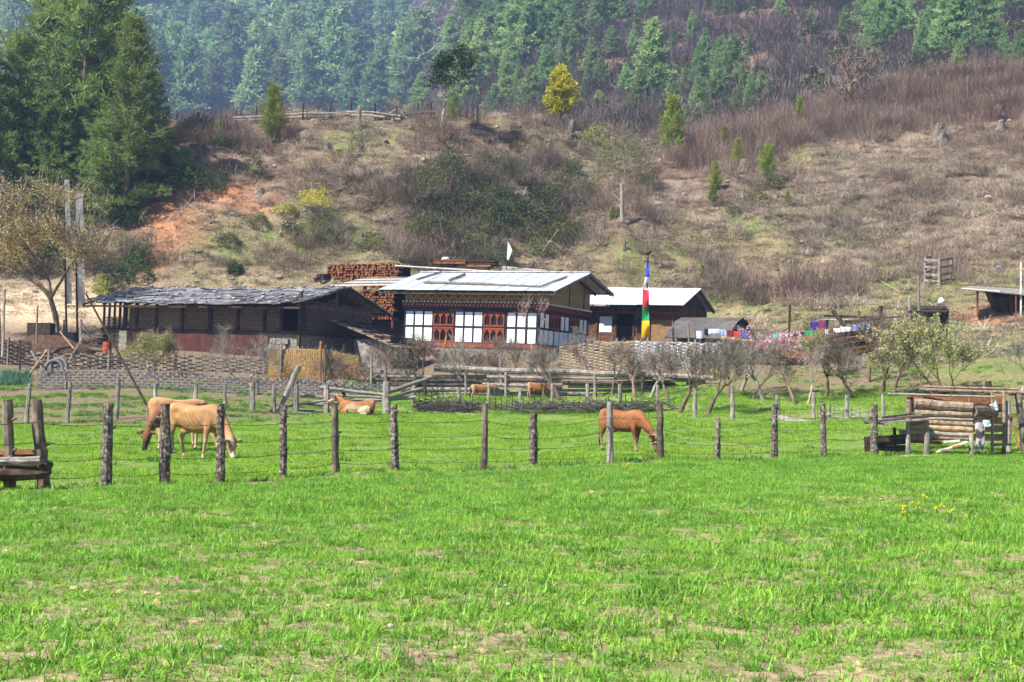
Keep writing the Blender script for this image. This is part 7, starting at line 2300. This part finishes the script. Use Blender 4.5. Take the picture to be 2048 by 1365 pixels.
def cow(name, label, loc, rz, colour, scale=1.0, pose='graze', horns=True, tail='down', ribs=True, seed=0, group=None, legs=None, fat=1.0, head_dir=None, neck_to=None, voxel=.026, mirror_tail=1):
    """x forward, y left, z up; withers at about 1.2 m before scaling"""
    mb = MB()
    f = fat
    lying = pose == 'lie'
    dz = -0.56 if lying else 0.0
    spine = [(-.80, 0, 1.06, .10, .10, .16), (-.76, 0, 1.05, .17, .16, .26), (-.66, 0, 1.06, .22, .17, .34), (-.50, 0, 1.07, .255 * f, .16, .40), (-.34, 0, 1.06, .25 * f, .145, .42), (-.12, 0, 1.03, .265 * f, .145, .46), (.10, 0, 1.02, .275 * f, .15, .48), (.32, 0, 1.04, .25 * f, .15, .48), (.50, 0, 1.08, .22, .14, .48), (.64, 0, 1.06, .19, .14, .42), (.76, 0, 1.0, .15, .14, .34), (.84, 0, .95, .10, .12, .24)]
    chain(mb, [(x, y, z + dz, w, u, d_) for x, y, z, w, u, d_ in spine])
    # hips and shoulder blades
    for s in (-1, 1):
        chain(mb, [(-.62, s * .12, 1.16 + dz, .02, .02, .05), (-.52, s * .20, 1.15 + dz, .05, .045, .10), (-.42, s * .19, 1.12 + dz, .02, .02, .05)], 8)
        chain(mb, [(.46, s * .15, .92 + dz, .05, .14, .2), (.54, s * .17, .90 + dz, .06, .2, .26), (.64, s * .15, .88 + dz, .04, .14, .22)], 8)
    # neck and head
    if pose == 'graze':
        nk = neck_to or (1.36, 0, .46); hd_ = head_dir or (.42, 0, -1.0)
    elif pose == 'lie':
        nk = neck_to or (1.02, 0, 1.28 + dz + .02); hd_ = head_dir or (.95, 0, -.42)
    else:
        nk = neck_to or (1.18, 0, 1.22); hd_ = head_dir or (.95, 0, -.35)
    a = Vector((.62, 0, 1.02 + dz)); b = Vector(nk)
    pit = math.atan2((b - a).z, (b - a).x)
    rows = []
    for t, w, hu, hd in [(0, .15, .17, .32), (.25, .135, .15, .26), (.5, .11, .13, .20), (.75, .09, .115, .155), (1.0, .085, .10, .12)]:
        c = a.lerp(b, t) + Vector((0, 0, .05 * math.sin(math.pi * t)))
        rows.append((c.x, c.y, c.z, w, hu, hd, pit))
    chain(mb, rows, 12)
    L = .46
    hr, hdv = head_rows(nk, hd_, L)
    chain(mb, hr, 12)
    hside = Vector((0, 1, 0))
    hup = hdv.cross(Vector((0, 1, 0))); hup = hup if hup.z > 0 or hup.x > 0 else -hup
    if pose == 'graze': hup = Vector((-hdv.z, 0, hdv.x)) if -hdv.z > 0 else Vector((hdv.z, 0, -hdv.x))
    poll = Vector(nk)
    for s in (-1, 1):      # ears: flattened cones from the side of the poll
        e0 = poll + hdv * .04 + Vector((0, s * .09, 0)) + hup * .03
        e1 = e0 + Vector((0, s * .12, 0)) - hdv * .01 + hup * .02
        e2 = e0 + Vector((0, s * .22, 0)) + hdv * .02
        mb.tube([e0, e1, e2], [.035, .055, .018], 8)
    if not lying:
        LP = legs or dict(fl=.02, fr=-.06, hl=.0, hr=-.10)
        for s, key in ((1, 'fl'), (-1, 'fr')):
            o = LP[key]
            leg(mb, [(.54, s * .15, .86, .12, .07), (.54 + o * .2, s * .155, .66, .085, .065), (.53 + o * .45, s * .15, .46, .058, .052), (.54 + o * .6, s * .15, .38, .056, .052), (.535 + o * .75, s * .15, .28, .040, .038), (.53 + o * .95, s * .15, .11, .036, .035), (.54 + o, s * .15, .07, .048, .045), (.55 + o, s * .15, .0, .056, .05)])
        for s, key in ((1, 'hl'), (-1, 'hr')):
            o = LP[key]
            leg(mb, [(-.60, s * .15, .98, .19, .08), (-.57 + o * .1, s * .165, .78, .16, .085), (-.58 + o * .25, s * .165, .62, .105, .065), (-.66 + o * .5, s * .16, .48, .064, .048), (-.695 + o * .6, s * .16, .40, .060, .045), (-.67 + o * .8, s * .16, .26, .040, .036), (-.65 + o * .95, s * .16, .11, .036, .035), (-.64 + o, s * .16, .07, .048, .045), (-.62 + o, s * .16, 0, .056, .05)])
        # udder / sheath
        chain(mb, [(-.48, 0, .60, .03, .03, .03), (-.40, 0, .60, .11, .08, .09), (-.26, 0, .60, .10, .07, .07), (-.15, 0, .58, .03, .03, .02)], 10)
    else:
        for s in (-1, 1):  # folded legs
            chain(mb, [(-.66, s * .24, .22, .06, .12, .14), (-.46, s * .30, .22, .10, .18, .18), (-.22, s * .31, .17, .09, .13, .14), (-.06, s * .32, .09, .05, .06, .07), (-.30, s * .36, .06, .04, .04, .04), (-.52, s * .36, .05, .035, .035, .03)], 10)
            chain(mb, [(.46, s * .2, .18, .07, .13, .14), (.66, s * .21, .13, .07, .1, .1), (.80, s * .2, .08, .05, .06, .06), (.62, s * .22, .05, .04, .035, .035), (.42, s * .22, .04, .035, .03, .03)], 10)
    # tail root
    zt = 1.10 + dz
    me = solidify(mb, voxel)
    n_ = len(me.vertices); V = np.empty(n_ * 3, np.float32); me.vertices.foreach_get('co', V); V = V.reshape(-1, 3)
    if ribs:               # ribs and flank hollow show under the hide
        x, y, z = V[:, 0], V[:, 1], V[:, 2] - dz
        on = smooth(-.38, -.22, x) * (1 - smooth(.36, .46, x)) * smooth(.62, .74, z) * (1 - smooth(1.02, 1.12, z)) * (np.abs(y) > .12)
        rib = np.sin((x * .9 + (z - .9) * .55) * 2 * np.pi / .115)
        hollow = np.exp(-(((x + .38) / .10) ** 2 + ((z - 1.02) / .10) ** 2)) * (np.abs(y) > .1)
        V[:, 1] += np.sign(y) * (on * rib * .016 - hollow * .055)
        me.vertices.foreach_set('co', V.astype(np.float32).ravel()); me.update()
    me.materials.append(MATS['hide'])
    # colours: head/leg positions along the body
    hv = V - np.array(poll); along = hv @ np.array(hdv); rad = np.linalg.norm(hv - along[:, None] * np.array(hdv)[None, :], axis=1)
    t_head = np.where((along > -.08) & (rad < .22) & (along < .6), np.clip(along / L, 0, 1.1), -1)
    C = colour(V[:, 0], V[:, 1], V[:, 2] - dz * (V[:, 2] > .0) * (1 if lying else 0), t_head, fbm(V[:, 0] * 3 + seed, V[:, 2] * 3 + V[:, 1] * 2, 3, seed))
    set_colors(me, C)
    t = thing(name, label, 'cow', loc, group)
    place(t, loc, (0, 0, rz), scale)
    bd = obj('body', me, None, t)
    # horns, eyes, hooves, tail
    for s in (-1, 1):
        e = MB(); c = poll + hdv * .16 + Vector((0, s * .098, 0)) + hup * .045
        e.tube([c - Vector((0, .012 * s, 0)), c + Vector((0, s * .008, 0))], [.022, .012], 8)
        e.build('eye', 'eye_dark', t, local=True)
        if horns:
            h0 = poll + Vector((0, s * .065, 0)) + hup * .06
            MB().tube([h0, h0 + Vector((0, s * .06, 0)) + hup * .05, h0 + Vector((0, s * .09, 0)) + hup * .13 - hdv * .01], [.024, .019, .006], 7).build('horn', 'horn', t, True, local=True)
    if not lying:
        for s, key, x0 in ((1, 'fl', .55), (-1, 'fr', .55), (1, 'hl', -.62), (-1, 'hr', -.62)):
            MB().tube([(x0 + LP[key] + .008, s * (.15 if x0 > 0 else .16), -.005), (x0 + LP[key], s * (.15 if x0 > 0 else .16), .05)], [.062, .054], 9).build('hoof', 'hoof', t, local=True)
    if tail == 'down':
        pth = [(-.78, 0, zt), (-.88, .0, zt - .03), (-.92, .01, zt - .25), (-.91, .02, zt - .50), (-.90, .02, zt - .62)]; tf = [(-.90, .02, zt - .58), (-.89, .02, zt - .72), (-.88, .02, zt - .88), (-.87, .02, zt - .97)]
    elif tail == 'swish':
        pth = [(-.78, 0, zt), (-.86, .02, zt - .06), (-.92, .08 * mirror_tail, zt - .26), (-1.00, .10 * mirror_tail, zt - .42)]; tf = [(-.98, .10 * mirror_tail, zt - .40), (-1.12, .12 * mirror_tail, zt - .42), (-1.26, .12 * mirror_tail, zt - .36), (-1.36, .12 * mirror_tail, zt - .32)]
    else:
        pth = [(-.78, 0, zt), (-.86, .05, zt - .10), (-.86, .12, zt - .35), (-.80, .2, zt - .5)]; tf = [(-.80, .2, zt - .48), (-.7, .26, zt - .53), (-.6, .3, zt - .54)]
    tl = MB().tube(pth, [.035, .028, .02, .016, .014][:len(pth)], 7).build('tail', 'hide', t, True, local=True)
    base = C[np.argmin(np.abs(V[:, 0] + .72) + np.abs(V[:, 2] - zt))]
    set_colors(tl.data, np.repeat(base[None, :], len(tl.data.vertices), 0))
    MB().tube(tf, [.016, .038, .035, .008][:len(tf)], 7).build('tail_tuft', 'tail_hair', tl, True, local=True)
    return t, poll, hdv


def tan_hide(x, y, z, h, n):
    C = np.zeros((len(x), 3)) + np.array([.32, .17, .075])
    C = mixc(C, [.40, .235, .11], smooth(.45, .7, n))
    C = mixc(C, [.42, .29, .17], smooth(.62, .40, z) * .8)                       # paler legs and belly
    C = mixc(C, [.62, .46, .30], smooth(.3, .9, h) * (h > 0))
    C = mixc(C, [.30, .17, .09], (smooth(.15, .3, h) * (1 - smooth(.45, .6, h))) * (h > 0) * (np.abs(y) > .06) * .7)
    C = mixc(C, [.78, .70, .60], smooth(.85, 1.0, h) * (h > 0))
    return C


def dark_face_hide(x, y, z, h, n):
    C = np.zeros((len(x), 3)) + np.array([.30, .15, .065])
    C = mixc(C, [.42, .26, .13], smooth(-.3, -.7, x))
    C = mixc(C, [.45, .34, .23], smooth(.62, .35, z) * .8)
    C = mixc(C, [.15, .06, .03], smooth(.55, .95, x))
    C = mixc(C, [.03, .022, .02], smooth(.35, .55, h) * (h > 0))
    return C


def brown_hide(x, y, z, h, n):
    C = np.zeros((len(x), 3)) + np.array([.22, .083, .029])
    C = mixc(C, [.28, .11, .042], smooth(.45, .7, n))
    C = mixc(C, [.11, .04, .022], smooth(.78, .60, z) * .7)  # belly darkened in the hide colour, as shade under a high sun
    C = mixc(C, [.30, .17, .10], smooth(-.60, -.76, x) * smooth(1.05, .6, z))  # paler hind edge of the thigh, sunlight painted into the hide
    C = mixc(C, [.30, .20, .14], smooth(.42, .2, z) * .8)
    C = mixc(C, [.12, .085, .07], smooth(.22, .5, h) * (h > 0))
    C = mixc(C, [.75, .68, .60], np.exp(-((h - .12) / .09) ** 2) * (h >= 0) * (np.abs(y) < .05))
    return C


def patch_hide(x, y, z, h, n):
    C = np.zeros((len(x), 3)) + np.array([.48, .34, .21])
    C = mixc(C, [.26, .095, .036], smooth(.95, 1.12, z + .25 * (n - .5)))
    C = mixc(C, [.30, .12, .05], smooth(.40, .60, x))
    C = mixc(C, [.36, .15, .06], smooth(-.55, -.68, x) * .8)
    C = mixc(C, [.55, .38, .24], smooth(.1, .5, h) * (h > 0) * .6)
    return C


def calf_hide(x, y, z, h, n):
    C = np.zeros((len(x), 3)) + np.array([.27, .115, .045])
    C = mixc(C, [.42, .25, .13], smooth(.55, .3, z))
    C = mixc(C, [.44, .28, .16], smooth(-.5, -.7, x) * .7)
    return C


# three cows close together at the left
cow('grazing_cow', 'large tan cow grazing head down nearest the front fence at the left', GD(390, 34.5), R(-36), tan_hide, 1.05, 'graze', False, 'swish', True, 1, 'cattle in the paddock', dict(fl=.06, fr=-.12, hl=.10, hr=-.05), 1.05, (.40, -.15, -1.0), (1.16, -.05, .46), mirror_tail=-1)
cow('grazing_cow', 'pale rumped tan cow standing farthest back of the three cows at the left', GD(352, 39.3), R(-22), tan_hide, 1.02, 'graze', True, 'down', True, 7, 'cattle in the paddock', dict(fl=-.05, fr=.08, hl=.05, hr=-.08), 1.0, (.35, 0, -1.0), (1.15, 0, .42))
cow('grazing_cow', 'red brown cow with a black muzzle grazing behind a bark post at the left', GD(362, 36.9), R(-118), dark_face_hide, 1.02, 'graze', True, 'down', True, 2, 'cattle in the paddock', dict(fl=-.05, fr=.08, hl=.05, hr=-.08), 1.0, (.25, 0, -1.0), (1.20, 0, .46))
pc = GD(1243, 39.4)
tb, poll, hdv = cow('grazing_cow', 'red brown cow with a rope halter grazing behind a grey post', pc, R(-46), brown_hide, .90, 'graze', False, 'down', True, 3, 'cattle in the paddock', dict(fl=-.12, fr=.18, hl=-.05, hr=.02), .95, (.30, -.1, -1.0), (1.22, 0, .50))
hl_ = MB()
for t_, r_ in ((.02, .145), (.5, .10)):
    c = Vector(poll) + Vector(hdv) * .46 * t_
    s1 = Vector((0, 1, 0)); s2 = Vector(hdv).cross(s1).normalized()
    hl_.tube([c + (s1 * math.cos(a) * .85 + s2 * math.sin(a)) * r_ for a in np.linspace(0, 6.283, 15)], .014, 5)
hl_.build('halter', 'rope', tb, local=True)
pd_ = GD(716, 57.5)
cow('resting_cow', 'brown and cream cow lying on the grass before the rail fence', pd_ - Vector((0, 0, .02)), R(180 - 14), patch_hide, .86, 'lie', True, 'side', False, 4, 'cattle in the paddock', None, 1.1)
pe = GD(962, 66)
cow('calf', 'light brown calf standing broadside behind the broken wattle', pe, R(8), calf_hide, .56, 'stand', False, 'down', False, 5, 'cattle in the paddock', None, .85, (.9, .2, -.35), (1.10, 0, 1.05))
pf_ = GD(1075, 67)
cow('calf', 'brown calf grazing under the spreading orchard tree', pf_, R(-18), calf_hide, .58, 'graze', False, 'down', False, 6, 'cattle in the paddock', None, .85)

# ================================================================== hazy air
hz = MB().box((0, 415, 128), (860, 960, 276))
o = obj('haze', hz.mesh('haze')); tag(o, 'thin blue spring haze filling the valley', 'haze', None, 'stuff')
hm, hn, hl = newmat('haze_air')
ho = hn.new('ShaderNodeOutputMaterial')
pv = hn.new('ShaderNodeVolumePrincipled')
pv.inputs['Color'].default_value = (0.40, 0.57, 1.0, 1)
pv.inputs['Density'].default_value = 0.00044
pv.inputs['Anisotropy'].default_value = 0.1
hl.new(pv.outputs[0], ho.inputs['Volume'])
o.data.materials.append(hm)
o.display_type = 'WIRE'
